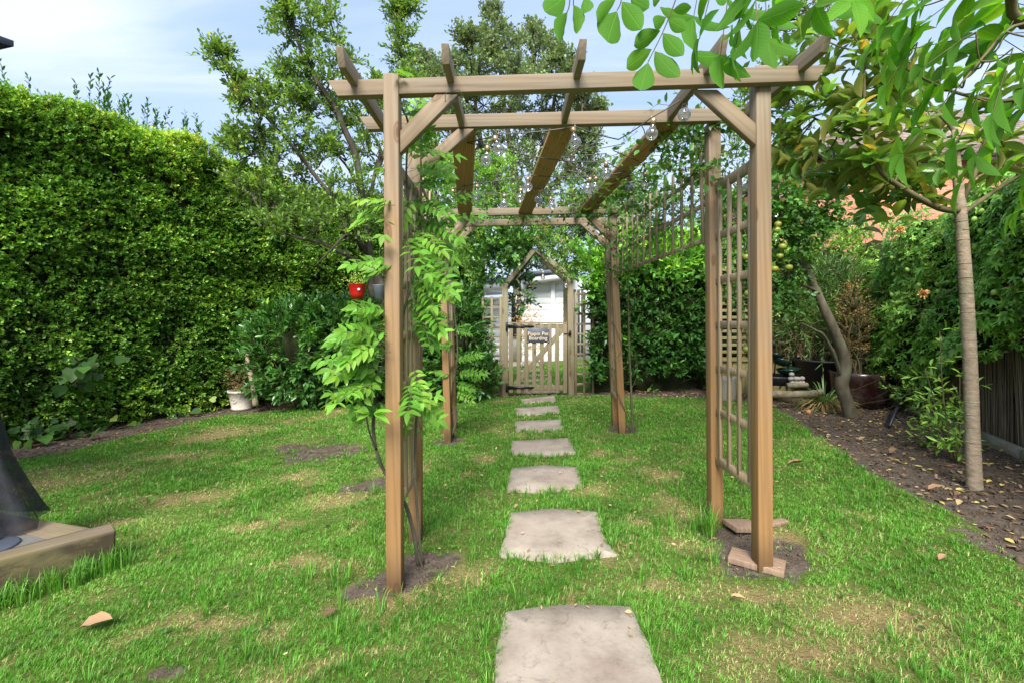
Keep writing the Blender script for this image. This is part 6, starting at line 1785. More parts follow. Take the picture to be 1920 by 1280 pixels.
V = [(X(1452, HD), HD + .2, Z(372, HD)), (ex, HD + .2, Z(335, HD)), (ex, HD + 5.2, Z(335, HD)), (X(1452, HD), HD + 5.2, Z(372, HD))]
v = [b.verts.new(q) for q in V] + [b.verts.new((q[0], q[1], q[2] - .12)) for q in V]
for f in ((0, 1, 2, 3), (7, 6, 5, 4), (0, 4, 5, 1), (1, 5, 6, 2), (2, 6, 7, 3), (3, 7, 4, 0)): b.faces.new([v[i] for i in f])
bmesh.ops.recalc_face_normals(b, faces=b.faces[:]); m_.bm(b); m_.build('roof', M['tiles'], hs, at=(ex, HD, 4))
hbox('gutter', (ex - .4, HD - .46, ez - .05), (ex + 12.4, HD - .36, ez + .06), M['gutter'])
for px0, px1, py0, py1 in ((1700, 1728, 303, 340),):
    x0, x1 = X(px0, HD), X(px1, HD); z1, z0 = Z(py0, HD), Z(py1, HD)
    m_ = MB()
    for q in (((x0, z0), (x1, z0 + .07)), ((x0, z1 - .07), (x1, z1)), ((x0, z0), (x0 + .07, z1)), ((x1 - .07, z0), (x1, z1)), (((x0 + x1) / 2 - .03, z0), ((x0 + x1) / 2 + .03, z1))):
        boxto(m_, (q[0][0], HD - .05, q[0][1]), (q[1][0], HD - .005, q[1][1]), 0)
    wf_ = m_.build('window', M['upvc'], hs, at=((x0 + x1) / 2, HD, z0))
    m_ = MB(); boxto(m_, (x0 + .02, HD - .02, z0 + .02), (x1 - .02, HD - .006, z1 - .02), 0); m_.build('pane', M['window'], wf_, at=((x0 + x1) / 2, HD, z0))
hbox('downpipe', (X(1476, HD) - .12, HD + .40, 0), (X(1476, HD) - .04, HD + .48, Z(395, HD)), M['upvc'])
# white painted fence glimpsed between climber and house
nf = thing('white_fence', (8.5, 9.0, 0), 'pale grey fence panels glimpsed behind the magnolia leaves', 'fence')
for k in range(12): member('board', (8.0 + k * .32, 8.2, 0), (8.0 + k * .32, 8.2, 3.15 + (k % 3 == 0) * .12), .12, .03, M['upvc'], nf)
member('rail', (7.9, 8.25, 3.0), (11.8, 8.25, 3.0), .05, .08, M['upvc'], nf, side=(0, 1, 0))

# ------------------------------------------------------------------ wisteria on the left posts
def frond(mb, st, b, e, n_, npair=6, ll=.07, lw=.026, a=.5, droop=.22):
    b = np.array(b[:], float); e = np.array(e[:], float); L_ = np.linalg.norm(e - b)
    pinnate(mb, st, b, e - b + np.array([0, 0, droop * L_ * .6]), n_, L_, npair, ll, lw, T_WIS, droop=droop, a=a)
ws = thing('wisteria', (X(782, 2.35), 2.36, -.03), 'bright green wisteria climbing the front left posts of the pergola', 'climber')
mb = MB(); st = MB()
stem = tube(st, V3((785, 1062, 2.36), (776, 1000, 2.33), (758, 940, 2.28), (722, 885, 2.22), (706, 845, 2.18), (700, 790, 2.2), (712, 700, 2.25), (745, 620, 2.3), (772, 520, 2.3), (768, 420, 2.3), (762, 320, 2.28), (765, 230, 2.25), (745, 190, 2.2), (742, 150, 2.16)), .011, .004, sides=7, wob=.1)
tube(st, V3((792, 1060, 2.36), (784, 980, 2.34), (778, 860, 2.32), (785, 700, 2.35), (790, 560, 2.4), (800, 430, 2.6), (815, 380, 3.0), (830, 340, 3.6)), .008, .004, sides=6)
tube(st, V3((706, 845, 2.18), (690, 800, 2.1), (683, 740, 2.1), (672, 690, 2.1), (640, 660, 2.1)), .005, .002, sides=5)
tube(st, V3((797, 1078, 2.34), (785, 1040, 2.3), (778, 1015, 2.28)), .007, .003, sides=5)
def fr(bx, by, tx, ty, D, n=1, jx=14, jy=10, **k):
    for _ in range(n):
        b = P(bx + rng.normal() * jx * .5, by + rng.normal() * jy, D + rng.normal() * .06); e = P(tx + rng.normal() * jx, ty + rng.normal() * jy, D + rng.normal() * .12 - .05)
        nrm = np.array([rng.normal() * .3, -.75 + rng.normal() * .25, .8])
        frond(mb, st, b, e, nrm, npair=int(rng.integers(5, 8)), ll=.066 * rng.uniform(.8, 1.15), lw=.027, a=float(np.clip(rng.normal(.5, .2), 0, 1)), **k)
for q_ in ((725, 640, 640, 630, 2.05, 5), (722, 600, 660, 575, 2.1, 4), (720, 690, 625, 690, 2.05, 5), (722, 660, 650, 665, 2.1, 5), (715, 725, 630, 735, 2.05, 4), (720, 560, 655, 600, 2.1, 2), (728, 500, 680, 480, 2.1, 3), (728, 510, 675, 505, 2.1, 2),
           (728, 400, 690, 395, 2.15, 2), (728, 385, 688, 372, 2.15, 1), (715, 700, 660, 745, 2.15, 4), (722, 625, 668, 650, 2.2, 4), (718, 745, 672, 770, 2.2, 2), (725, 590, 690, 640, 2.25, 4), (722, 700, 690, 720, 2.25, 3), (735, 320, 705, 300, 2.3, 1),
           (745, 150, 752, 132, 2.12, 1), (755, 230, 800, 165, 2.3, 2), (757, 260, 815, 190, 2.35, 2), (758, 300, 790, 240, 2.35, 3), (765, 330, 830, 300, 2.5, 3), (768, 350, 835, 335, 2.5, 4), (768, 380, 825, 395, 2.5, 5), (770, 420, 850, 430, 2.5, 5),
           (772, 450, 838, 475, 2.45, 5), (772, 480, 830, 520, 2.45, 5), (775, 520, 835, 555, 2.4, 5), (775, 555, 825, 600, 2.4, 4), (778, 590, 820, 635, 2.35, 4), (772, 500, 800, 560, 2.3, 4), (765, 430, 800, 490, 2.3, 4), (780, 400, 880, 350, 2.8, 2),
           (780, 430, 880, 395, 2.8, 2), (762, 280, 850, 270, 2.5, 2), (768, 700, 800, 735, 2.25, 2), (768, 720, 775, 775, 2.25, 3), (770, 745, 815, 770, 2.25, 2), (760, 340, 730, 420, 2.3, 1), (790, 380, 905, 372, 3.0, 1), (775, 360, 760, 440, 2.35, 3), (800, 400, 850, 500, 2.7, 3)):
    fr(*q_)
# the four leaflets low beside the post
Bq = [P(694, 776, 2.0)] * 4; Eq = [(666, 785), (665, 766), (733, 764), (732, 788)]
for e_ in Eq:
    b = np.array(P(700 if e_[0] > 700 else 694, 774, 2.0)[:]); e = np.array(P(e_[0], e_[1], 1.97)[:])
    leaves(mb, b[None], (e - b)[None], np.array([[.1, -.4, 1.0]]), np.array([np.linalg.norm(e - b)]), np.array([.034]), T_WIS, .75)
leaf_uv(mb.build('foliage', M['wisteria'], ws, at=ws.location), T_WIS); st.build('stems', M['bark_grey'], ws, at=ws.location)
w2 = thing('wisteria', (X(858, 4.9), 4.95, -.03), 'smaller wisteria twining up the rear left pergola post', 'climber')
mb = MB(); st = MB()
tube(st, V3((850, 820, 4.85), (847, 740, 4.85), (858, 660, 4.85), (850, 560, 4.85), (848, 480, 4.8)), .012, .006, sides=6, wob=.1)
for q_ in ((850, 700, 905, 690, 4.8, 5), (852, 680, 900, 660, 4.8, 4), (850, 720, 895, 720, 4.8, 4), (848, 650, 820, 640, 4.7, 3), (846, 600, 830, 570, 4.7, 2), (850, 620, 880, 605, 4.8, 2), (845, 700, 815, 690, 4.7, 2), (848, 470, 815, 450, 4.7, 3), (850, 480, 870, 440, 4.7, 3), (840, 440, 800, 410, 4.6, 3), (850, 735, 880, 745, 4.8, 2)):
    bx, by, tx, ty, D, n = q_
    for _ in range(n):
        b = P(bx + rng.normal() * 3, by + rng.normal() * 6, D); e = P(tx + rng.normal() * 8, ty + rng.normal() * 8, D + rng.normal() * .15)
        frond(mb, st, b, e, np.array([rng.normal() * .3, -.7, .8]), 6, .065, .026, float(rng.uniform(.1, .7)))
for k in range(7): tube(st, V3((846 + rng.normal() * 4, 822, 4.8), (850 + rng.normal() * 5, 790, 4.8), (852 + rng.normal() * 4, 760, 4.82)), .004, .003, sides=4)
leaf_uv(mb.build('foliage', M['wisteria'], w2, at=w2.location), T_WIS); st.build('stems', M['bark_grey'], w2, at=w2.location)
w3 = thing('twining_climber', (X(1180, 4.9), 4.95, .05), 'thin looping climber stems on the rear right pergola posts', 'climber')
st = MB(); mb = MB()
tube(st, V3((1182, 812, 4.85), (1176, 780, 4.8), (1152, 720, 4.72), (1146, 680, 4.72), (1166, 655, 4.72), (1150, 600, 4.74), (1140, 540, 4.74), (1136, 470, 4.74), (1140, 400, 4.74)), .006, .004, sides=5)
tube(st, V3((1188, 808, 4.9), (1182, 740, 4.95), (1195, 700, 4.95), (1190, 660, 4.95)), .005, .002, sides=5)
tube(st, V3((1190, 808, 4.9), (1205, 770, 4.9), (1220, 725, 4.9)), .004, .002, sides=5)
n = 30; B = np.array([P(1140 + rng.normal() * 8, rng.uniform(400, 520), 4.8)[:] for _ in range(n)])
twig_leaves(mb, B, rdir(n), .15, 6, .045, .028, T_OVAL, stem=st); mb.build('foliage', M['apple_leaf'], w3, at=w3.location); st.build('stems', M['stem'], w3, at=w3.location)

# climber over the right half of the pergola
hc = thing('roof_climber', (1.28, 4.6, .05), 'leafy climber sprawling over the right side trellis and pergola roof', 'climber')
mb = MB(); st = MB(); Bs = []; Ds = []
def add_c(n, x0, x1, y0, y1, z0, z1, out=(0, 0, 0), clump=.09):
    c = np.stack([rng.uniform(x0, x1, max(1, n // 4)), rng.uniform(y0, y1, max(1, n // 4)), rng.uniform(z0, z1, max(1, n // 4))], -1)
    q = c[rng.integers(0, len(c), n)] + rng.normal(size=(n, 3)) * clump
    Bs.append(q); Ds.append(rdir(n) + np.array(out))
add_c(90, 1.05, 1.32, 2.75, 3.4, 2.15, 2.5, (-.5, -.2, .1))
add_c(110, .95, 1.32, 3.3, 4.8, 2.05, 2.55, (-.4, -.2, 0))
add_c(75, .55, 1.1, 3.6, 4.9, 2.36, 2.56, (0, -.2, .2))
add_c(40, .95, 1.2, 2.75, 3.3, 2.3, 2.45, (-.5, -.3, -.1))
add_c(70, 1.08, 1.25, 2.8, 4.7, 1.75, 2.2, (-.4, -.3, -.2), .07)
add_c(65, -.1, .8, 4.4, 5.3, 2.36, 2.6, (0, -.2, .1))
add_c(40, -.6, .1, 4.5, 5.3, 2.38, 2.6)
add_c(35, 1.22, 1.5, 2.4, 3.0, 2.3, 2.6, (.3, 0, .3))
B = np.concatenate(Bs); D = np.concatenate(Ds)
a = np.clip(.35 + rng.normal(size=len(B)) * .2, 0, 1)
twig_leaves(mb, B, D, .20 * rng.uniform(.5, 1.4, len(B)), 6, .052, .030, T_OVAL, droop=.5, ang=1.0, a=a, stem=st, stem_r=.0022)
for k in range(26):
    y0 = rng.uniform(2.7, 4.4); x0 = rng.uniform(.5, 1.25); z0 = rng.uniform(2.3, 2.48)
    tube(st, [(x0, y0, z0), (x0 + rng.normal() * .2, y0 + .3, z0 + rng.normal() * .06), (x0 + rng.normal() * .35, y0 + .7, z0 + rng.normal() * .05)], .004, .002, sides=4)
tube(st, [(1.27, 4.75, .02), (1.24, 4.8, .9), (1.2, 4.72, 1.7), (1.12, 4.5, 2.35), (.9, 4.2, 2.45)], .012, .005, sides=6)
mb.build('foliage', M['hclimb'] if 'hclimb' in M else M['apple_leaf'], hc, at=hc.location); st.build('stems', M['stem'], hc, at=hc.location)

# clematis and rose on the gate arch
bush('gate_climber', 'dark leaved climber heaped over the left shoulder of the gate arch', 'climber', [(918, 495, 7.5, 34, 34, .25), (955, 462, 7.5, 42, 28, .3), (978, 545, 7.75, 12, 48, .12), (995, 462, 7.5, 22, 16, .2), (925, 440, 7.7, 40, 30, .3), (980, 430, 7.8, 40, 26, .3)],
     M['laurel'], .075, .05, .2, 8, 110, tmpl=T_OVAL, base=(X(935, 7.6), 7.65, 0), seed=3, core=False, shell=.3, stem_mat=M['stem'], stems=0)
bush('rambling_rose', 'light green rambler at the peak of the gate arch with pale seed heads', 'climber', [(1045, 470, 7.5, 30, 22, .2), (1070, 490, 7.5, 28, 20, .2), (1020, 450, 7.5, 30, 20, .2), (860, 465, 7.8, 40, 42, .3)],
     M['lime'], .05, .03, .2, 8, 90, base=(X(1080, 7.6), 7.6, 0), seed=4, core=False, shell=.3, stems=0)
for k, (px, py) in enumerate(((1066, 449), (1008, 446), (1022, 432), (1052, 452), (1012, 458), (1075, 470))):
    m_ = MB(); n = 24; c = np.array(P(px, py, 7.25)[:]); u = rdir(n); leaves(m_, np.tile(c, (n, 1)), u, rdir(n), .035, .018, T_RHOMB, .8)
    o = m_.build('seed_head', M['dried'], at=c); tag(o, 'pale fluffy seed head ' + ('right of the arch peak, uppermost there', 'left of the arch peak, lower one', 'highest of those above the arch peak', 'just right of the peak', 'tucked right at the peak of the timber', 'hanging lowest on the right rafter')[k], 'seed head', 'pale seed heads on the gate arch climber')
# seedlings and looping stem by the latch side post
m_ = MB(); tube(m_, V3((1070, 640, 7.35), (1068, 670, 7.35), (1075, 705, 7.33), (1086, 728, 7.3)), .005, sides=5); tube(m_, V3((1080, 735, 7.3), (1076, 690, 7.3), (1082, 655, 7.33)), .004, sides=5)
o = m_.build('looping_stem', M['stem'], at=P(1075, 690, 7.35)); tag(o, 'thin dark vine stem looping beside the latch post of the gate', 'vine')

# ------------------------------------------------------------------ walnut boughs close overhead
wt = thing('walnut_tree', (3.1, .9, .1), 'walnut tree whose boughs hang into the top right corner close to the camera', 'tree')
tk = MB(); tube(tk, [(3.1, .9, .08), (3.05, .92, 1.2), (2.9, 1.0, 2.2), (2.75, 1.1, 3.2)], .13, .09, sides=12); tk.build('trunk', M['bark_grey'], wt, smooth=True, at=wt.location)
br = MB(); mb = MB()
W1 = tube(br, [Vector((2.85, 1.03, 2.5)), P(1990, 40, 1.75), P(1880, -30, 1.7), P(1720, -70, 1.6), P(1500, -90, 1.5), P(1300, -80, 1.45), P(1180, -60, 1.42)], .022, .004, sides=7)
W2 = tube(br, [Vector((2.9, 1.0, 2.3)), P(2040, 150, 1.9), P(1960, 170, 1.9), P(1880, 190, 1.9), P(1780, 170, 1.85), P(1700, 130, 1.8)], .014, .004, sides=6)
W3 = tube(br, [P(1990, 40, 1.75), P(1900, 50, 1.7), P(1850, 100, 1.65), P(1800, 160, 1.6)], .008, .003, sides=5)
LPw = np.concatenate([W1, W2, W3])
def big_leaf(b, e, w=.42, v=.5, D0=1.42, D1=1.38, roll=0.0):
    bb = np.array(P(b[0], b[1], D0)[:]); ee = np.array(P(e[0], e[1], D1)[:]); L_ = np.linalg.norm(ee - bb)
    leaves(mb, bb[None], (ee - bb)[None], np.array([[roll, .85, .55]]), np.array([L_]), np.array([L_ * w]), T_WAL, v)
for b, e, w_, rl in (((1060, -8), (1014, 34), .5, .3), ((1064, 24), (1035, 88), .36, -.5), ((1075, 10), (1093, 72), .34, .6), ((1096, -6), (1105, 35), .4, .2), ((1155, -2), (1106, 46), .30, -.3), ((1157, 22), (1128, 93), .56, 0), ((1166, 4), (1209, 66), .42, .2),
                 ((1182, -4), (1222, 21), .5, .1), ((1249, 33), (1216, 53), .42, .2), ((1238, 58), (1176, 90), .36, 0), ((1243, 63), (1285, 113), .42, .1), ((1222, 93), (1162, 134), .36, .1), ((1228, 97), (1275, 156), .42, -.1), ((1215, 118), (1198, 184), .48, .3), ((1253, 37), (1292, 60), .46, .1),
                 ((1262, 20), (1300, 14), .5, .3), ((1240, -5), (1215, 8), .4, 0)):
    big_leaf(b, e, w_, float(rng.uniform(.3, .9)), roll=rl)
for pl in ([(1285, -60), (1265, 5), (1243, 60), (1215, 117)], [(1170, -60), (1165, 0), (1157, 20)], [(1070, -60), (1068, 5), (1063, 24)], [(1075, -60), (1075, 10)]):
    tube(br, [P(a, b, 1.42) for a, b in pl], .0025, .0015, sides=5)
def wfrond(bx, by, tx, ty, D, v=None):
    b = np.array(P(bx, by, D)[:]); e = np.array(P(tx, ty, D - .05)[:]); L_ = np.linalg.norm(e - b)
    nrm = np.array([rng.normal() * .35, .55 + rng.normal() * .3, .8])
    pinnate(mb, br, b, e - b, nrm, L_, int(rng.integers(2, 4)), .145 * rng.uniform(.75, 1.2), .064, T_WAL, droop=.12, a=float(rng.uniform(.15, .8)) if v is None else v, stem_r=.0022, jit=.22)
    s_ = LPw[np.argmin(np.linalg.norm(LPw - b, axis=1))]
    if np.linalg.norm(s_ - b) > .03: tube(br, [s_, (s_ + b) / 2 + (0, 0, -.02), b], .004, .0025, sides=5)
for q_ in ((1345, -60, 1310, 60, 1.4), (1400, -50, 1380, 70, 1.45), (1430, -60, 1440, 60, 1.5), (1370, -40, 1350, 90, 1.5), (1480, -60, 1460, 20, 1.55), (1410, -60, 1420, 30, 1.35), (1500, -70, 1530, 0, 1.6), (1560, -80, 1600, -10, 1.7),
           (1960, 60, 1700, 60, 1.9), (1900, -40, 1760, 60, 1.7), (1850, -40, 1720, 30, 1.8), (1900, 40, 1830, 150, 1.7), (1860, 100, 1740, 170, 1.75), (1830, 130, 1700, 250, 1.7), (1800, 160, 1690, 270, 1.65), (1850, 150, 1790, 260, 1.8), (1880, 180, 1830, 280, 1.8),
           (1950, 120, 1880, 60, 1.9), (1960, 180, 1890, 210, 1.8), (1980, 230, 1930, 330, 1.8), (1950, 20, 1880, -10, 1.9), (1780, -50, 1700, 20, 1.7), (1740, -60, 1660, 30, 1.75), (1720, -70, 1650, -10, 1.8), (1760, 150, 1690, 190, 1.9), (1820, 40, 1770, 110, 2.0), (1960, 100, 1840, 90, 2.0),
           (1880, 230, 1800, 330, 1.95), (1990, 250, 1900, 290, 2.0), (1920, -40, 1820, 10, 2.0), (1640, -80, 1620, 0, 1.9), (1830, 60, 1730, 110, 1.6), (1900, 90, 1860, 200, 1.55), (1980, 60, 1920, 150, 1.6), (1940, 150, 1870, 240, 2.1), (1780, 60, 1700, 140, 2.1), (1320, -70, 1300, 20, 1.6), (1960, 330, 1900, 390, 2.1),
           (1700, 20, 1640, 70, 1.9), (1720, 80, 1660, 150, 1.8)):
    wfrond(*q_)
m_ = MB()
br.build('boughs', M['stem'], wt, smooth=True, at=wt.location); leaf_uv(mb.build('foliage', M['walnut'], wt, at=wt.location), T_WAL)

# ------------------------------------------------------------------ left: pots and ornaments
cp = G(454, 766)
r_ = 24.5 * cp.y / F; h_ = 36 * cp.y / F
pot('plant_pot', 'pale glazed pot with a round crest, standing at the hedge foot', 'pot', cp, [(.001, .005), (r_ * .72, 0), (r_ * .74, h_ * .10), (r_ * .71, h_ * .12), (r_ * .92, h_ * .86), (r_ * .97, h_ * .88), (r_, h_ * .93), (r_ * .99, h_), (r_ * .9, h_), (r_ * .87, h_ * .86), (.001, h_ * .86)], M['pot'])
pp_ = [o for o in bpy.data.objects if o.name == 'plant_pot'][0]
m_ = MB(); cc = Vector((-.028, -r_ * .845, h_ * .55))
th = np.linspace(0, 2 * np.pi, 21)
tube(m_, [cc + Vector((math.cos(t) * .042, abs(math.cos(t)) * .006, math.sin(t) * .042)) for t in th], .005, sides=5, cap=False, smooth_pts=False)
tube(m_, [cc + Vector((0, 0, -.025)), cc + Vector((0, 0, .02))], .003, sides=4, smooth_pts=False)
for s_ in (-1, 1): tube(m_, [cc + Vector((0, 0, 0)), cc + Vector((.016 * s_, 0, .012)), cc + Vector((.018 * s_, 0, -.004))], .003, sides=4, smooth_pts=False)
o = m_.build('crest', M['pot'], pp_); o.location = (0, 0, 0)
bush('dried_shrub', 'dead brown rounded shrub in the pale glazed pot', 'shrub', [(448, 708, cp.y, 23, 20, .17), (462, 712, cp.y, 20, 18, .15)], M['dried'], .018, .010, .10, 12, 380, tmpl=T_RHOMB, base=(cp.x, cp.y, cp.z + h_), shell=.5, seed=3, up=.5, stem_r=.002)
m_ = MB(); tube(m_, V3((480, 760, 6.9), (474, 720, 6.9), (468, 690, 6.95), (460, 655, 7.0)), .045, .03, sides=9, wob=.1); o = m_.build('dead_stump', M['bark_mag'], at=P(474, 760, 6.9)); tag(o, 'bare slanting stub of wood behind the pale glazed pot', 'stump')
cs_ = G(343, 778)
b = bmesh.new(); bmesh.ops.create_icosphere(b, subdivisions=3, radius=1)
for v in b.verts: v.co = v.co * (1 + .08 * float(nz(np.array(v.co[:]), 2.1))); v.co.x *= .10; v.co.y *= .08; v.co.z = v.co.z * .062 + .03
m_ = MB(); m_.bm(b); o = m_.build('round_stone', M['pebble'], smooth=True); o.location = cs_; tag(o, 'smooth round grey stone at the lawn edge below the hedge', 'stone')
co_ = G(594, 760); orn = thing('garden_ornament', co_, 'tiny spotted grey ornament with two orange sides at the laurel foot', 'ornament')
b = bmesh.new(); bmesh.ops.create_icosphere(b, subdivisions=3, radius=1)
for v in b.verts: v.co.x *= .045; v.co.y *= .05; v.co.z = v.co.z * .06 + .06
m_ = MB(); m_.bm(b); m_.build('body', M['spotted'] if 'spotted' in M else M['pebble'], orn, smooth=True).location = (0, 0, 0)
for s_ in (-1, 1):
    m_ = MB(); tube(m_, [(.035 * s_, -.02, .09), (.055 * s_, -.03, .05), (.075 * s_, -.035, .01)], [.012, .024, .012], sides=8); m_.build('side_panel', M['terracotta'], orn, smooth=True).location = (0, 0, 0)
for k in range(6):
    m_ = MB(); bb = bmesh.new(); bmesh.ops.create_uvsphere(bb, u_segments=8, v_segments=6, radius=.010); m_.bm(bb); o = m_.build('spot', M['black_iron'], orn, smooth=True)
    o.location = (-.024 + .024 * (k % 3), -.046 + .006 * abs(k % 3 - 1), .055 + .03 * (k // 3))
# hanging pots on the plum tree
hp = P(670, 548, 5.6); s_ = 5.6 / F
hpo = thing('hanging_pot', hp, 'bright red enamel half pot with a star, hanging under the plum tree', 'hanging pot', 'pots hanging under the plum tree')
m_ = MB(); lathe(m_, [(.001, -13 * s_), (9 * s_, -12.5 * s_), (13 * s_, -4 * s_), (16 * s_, 14 * s_), (17 * s_, 15 * s_), (15 * s_, 15 * s_), (12 * s_, 8 * s_), (.001, 6 * s_)], 24)
m_.build('vessel', M['potred'], hpo, smooth=True).location = (0, 0, 0)
m_ = MB()
for a in (0, 2.1, 4.2): tube(m_, [(16 * s_ * math.cos(a), 16 * s_ * math.sin(a), 14 * s_), (0, 0, 60 * s_)], .0022, sides=4, smooth_pts=False)
tube(m_, [(0, 0, 60 * s_), (0, 0, 88 * s_)], .0022, sides=4, smooth_pts=False); m_.build('hanger', M['cable'], hpo).location = (0, 0, 0)
b = bmesh.new(); vs = []
for k in range(10):
    r__ = 3.6 * s_ if k % 2 == 0 else 1.5 * s_; a = math.pi / 2 + k * math.pi / 5; vs.append(b.verts.new((r__ * math.cos(a), 0, r__ * math.sin(a))))
f_ = b.faces.new(vs); e_ = bmesh.ops.extrude_face_region(b, geom=[f_]); bmesh.ops.translate(b, vec=(0, .004, 0), verts=[v for v in e_['geom'] if isinstance(v, bmesh.types.BMVert)]); bmesh.ops.recalc_face_normals(b, faces=b.faces[:])
m_ = MB(); m_.bm(b); o = m_.build('star', M['white_star'], hpo); o.location = (7.5 * s_, -13.6 * s_, 4 * s_); o.rotation_euler = (R(-12), 0, R(26))
mb = MB(); n = 26; twig_leaves(mb, np.array(hp[:]) + rng.normal(size=(n, 3)) * (.06, .05, .02) + (0, 0, .09), rdir(n, 1.5), .16, 7, .03, .016, T_OVAL, a=np.full(n, .7)); o = mb.build('potted_plant', M['lime'], at=hp); tag(o, 'wispy light green plant growing in the red hanging pot', 'plant')
hb = P(712, 548, 5.6)
hbo = thing('hanging_pot', hb, 'grey blue hanging pot half hidden behind the front left post', 'hanging pot', 'pots hanging under the plum tree')
m_ = MB(); lathe(m_, [(.001, -14 * s_), (9 * s_, -13 * s_), (13 * s_, 12 * s_), (14 * s_, 13 * s_), (12 * s_, 13 * s_), (.001, 8 * s_)], 20); m_.build('vessel', M['potblue'], hbo, smooth=True).location = (0, 0, 0)
m_ = MB(); tube(m_, [(0, 0, 10 * s_), (0, 0, 85 * s_)], .0022, sides=4, smooth_pts=False); m_.build('hanger', M['cable'], hbo).location = (0, 0, 0)
hr2 = P(762, 558, 5.6)
hro = thing('hanging_pot', hr2, 'small red pot glimpsed between the front left posts', 'hanging pot', 'pots hanging under the plum tree')
m_ = MB(); lathe(m_, [(.001, -14 * s_), (9 * s_, -13 * s_), (13 * s_, 12 * s_), (14 * s_, 13 * s_), (12 * s_, 13 * s_), (.001, 8 * s_)], 20); m_.build('vessel', M['potred'], hro, smooth=True).location = (0, 0, 0)
m_ = MB(); tube(m_, [(0, 0, 10 * s_), (0, 0, 85 * s_)], .0022, sides=4, smooth_pts=False); m_.build('hanger', M['cable'], hro).location = (0, 0, 0)

# ------------------------------------------------------------------ left: raised patio with sleepers, gazebo
zt = .13
def prism(poly, z0, z1, name, mat, bev=.006, parent=None):
    b = bmesh.new(); a = [b.verts.new((x, y, z0)) for x, y in poly]; c = [b.verts.new((x, y, z1)) for x, y in poly]
    b.faces.new(a[::-1]); b.faces.new(c); n = len(poly)
    for i in range(n): b.faces.new([a[i], a[(i + 1) % n], c[(i + 1) % n], c[i]])
    bmesh.ops.recalc_face_normals(b, faces=b.faces[:])
    if bev: bmesh.ops.bevel(b, geom=b.edges[:], offset=bev, segments=2, affect='EDGES')
    return b
def PT(px, py, z): D = (H - z) * F / (py - HZ); return Vector((X(px, D), D, z))
u_ = Vector((-.655, -.755, 0)); v_ = Vector((-.965, .26, 0))
C0 = PT(217, 992, zt); C1 = PT(190, 983, zt)
def sleeper(o, d, wdir, L_, w_, lb, z1=zt):
    # local z along the timber
    z = d.normalized(); x = (wdir - z * wdir.dot(z)).normalized()
    c = o + z * L_ / 2 + x * w_ / 2
    b = box_bm(w_, .19, L_, .009, 2)
    for vv in b.verts: vv.co += Vector(rng.normal(size=3) * .0025)
    m_ = MB(); m_.bm(b); ob = m_.build('timber_sleeper', M['sleeper'])
    y = z.cross(x); Mx = Matrix((x, y, z)).transposed().to_4x4(); Mx.translation = Vector((c.x, c.y, z1 - .095)); ob.matrix_basis = Mx
    return tag(ob, lb, 'sleeper', 'sleepers edging the raised patio')
sleeper(C0, u_, v_, 3.0, .115, 'long weathered sleeper forming the near edge of the raised patio, pale on top')
sleeper(C0 + v_ * .125 - u_ * .0, v_, u_ * 1.0, 3.0, .15, 'rotten brown sleeper along the far edge of the raised patio', zt - .006)
A0 = C0 + v_ * .13 + u_ * .16
poly = [(A0.x, A0.y)] + [tuple((A0 + d)[:2]) for d in (v_ * 2.9, v_ * 2.9 + u_ * 2.9, u_ * 2.9)]
m_ = MB(); m_.bm(prism(poly, -.1, zt - .012, 'x', None)); tag(m_.build('patio_paving', M['mortar'], at=A0), kind='structure')
gz_ = thing('gazebo', (-3.9, 1.6, zt), 'black garden gazebo with netting, only its corner inside the left of the picture', 'gazebo')
Cc = P(26, 77, 2.3); ax_ = Vector((-.965, .26, 0)); ay_ = Vector((-.70, -.71, 0)); S_ = 2.9
cn = [Cc, Cc + ax_ * S_, Cc + ax_ * S_ + ay_ * S_, Cc + ay_ * S_]; apx = sum(cn, Vector()) / 4 + Vector((0, 0, .75))
b = bmesh.new(); tv = [b.verts.new(q) for q in cn]; bv = [b.verts.new(q - Vector((0, 0, .03))) for q in cn]; av = b.verts.new(apx)
for k in range(4): b.faces.new([tv[k], tv[(k + 1) % 4], av]); b.faces.new([tv[k], bv[k], bv[(k + 1) % 4], tv[(k + 1) % 4]])
bmesh.ops.recalc_face_normals(b, faces=b.faces[:]); m_ = MB(); m_.bm(b); m_.build('canopy', M['canopy_cloth'], gz_, at=apx)
for q in cn:
    ctr = apx.copy(); ctr.z = q.z; pq = q.lerp(ctr, .16)
    member('pole', (pq.x, pq.y, zt), (pq.x, pq.y, q.z), .05, .05, M['black_iron'], gz_)
# netting gathered round the near pole
pb = PT(-62, 1000, zt); ns = 40; rows = []
for h in np.linspace(0, 1, 12):
    rr = float(np.interp(h * 1.1, [0, .12, .37, .8, 1.1], [.285, .235, .150, .08, .06])); row = []
    for t in np.linspace(0, 2 * np.pi, ns, endpoint=False):
        rr_ = rr * (1 + .10 * math.sin(7 * t + h * 2) + .05 * math.sin(13 * t))
        row.append((pb.x + rr_ * math.cos(t), pb.y + rr_ * math.sin(t), zt + .005 + h * 1.1))
    rows.append(row)
V = np.array(rows).reshape(-1, 3); i = np.arange(11)[:, None] * ns; j = np.arange(ns)[None]
m_ = MB(); m_.add(V, [np.stack([i + j, i + (j + 1) % ns, i + ns + (j + 1) % ns, i + ns + j], -1).reshape(-1, 4)])
m_.build('netting_curtain', M['netting'], gz_, smooth=True, at=pb)
m_ = MB(); tube(m_, [(pb.x, pb.y, zt), (pb.x, pb.y, zt + 1.2)], .10, .04, sides=10, smooth_pts=False); m_.build('gathered_netting', M['canopy_cloth'], gz_, at=pb)
q0 = PT(-20, 1023, zt); m_ = MB(); lathe(m_, [(.001, .012), (.10, .010), (.11, .006), (.11, 0)], 28, (q0.x, q0.y, zt - .010)); m_.build('foot_plate', M['slate'], gz_, at=q0)

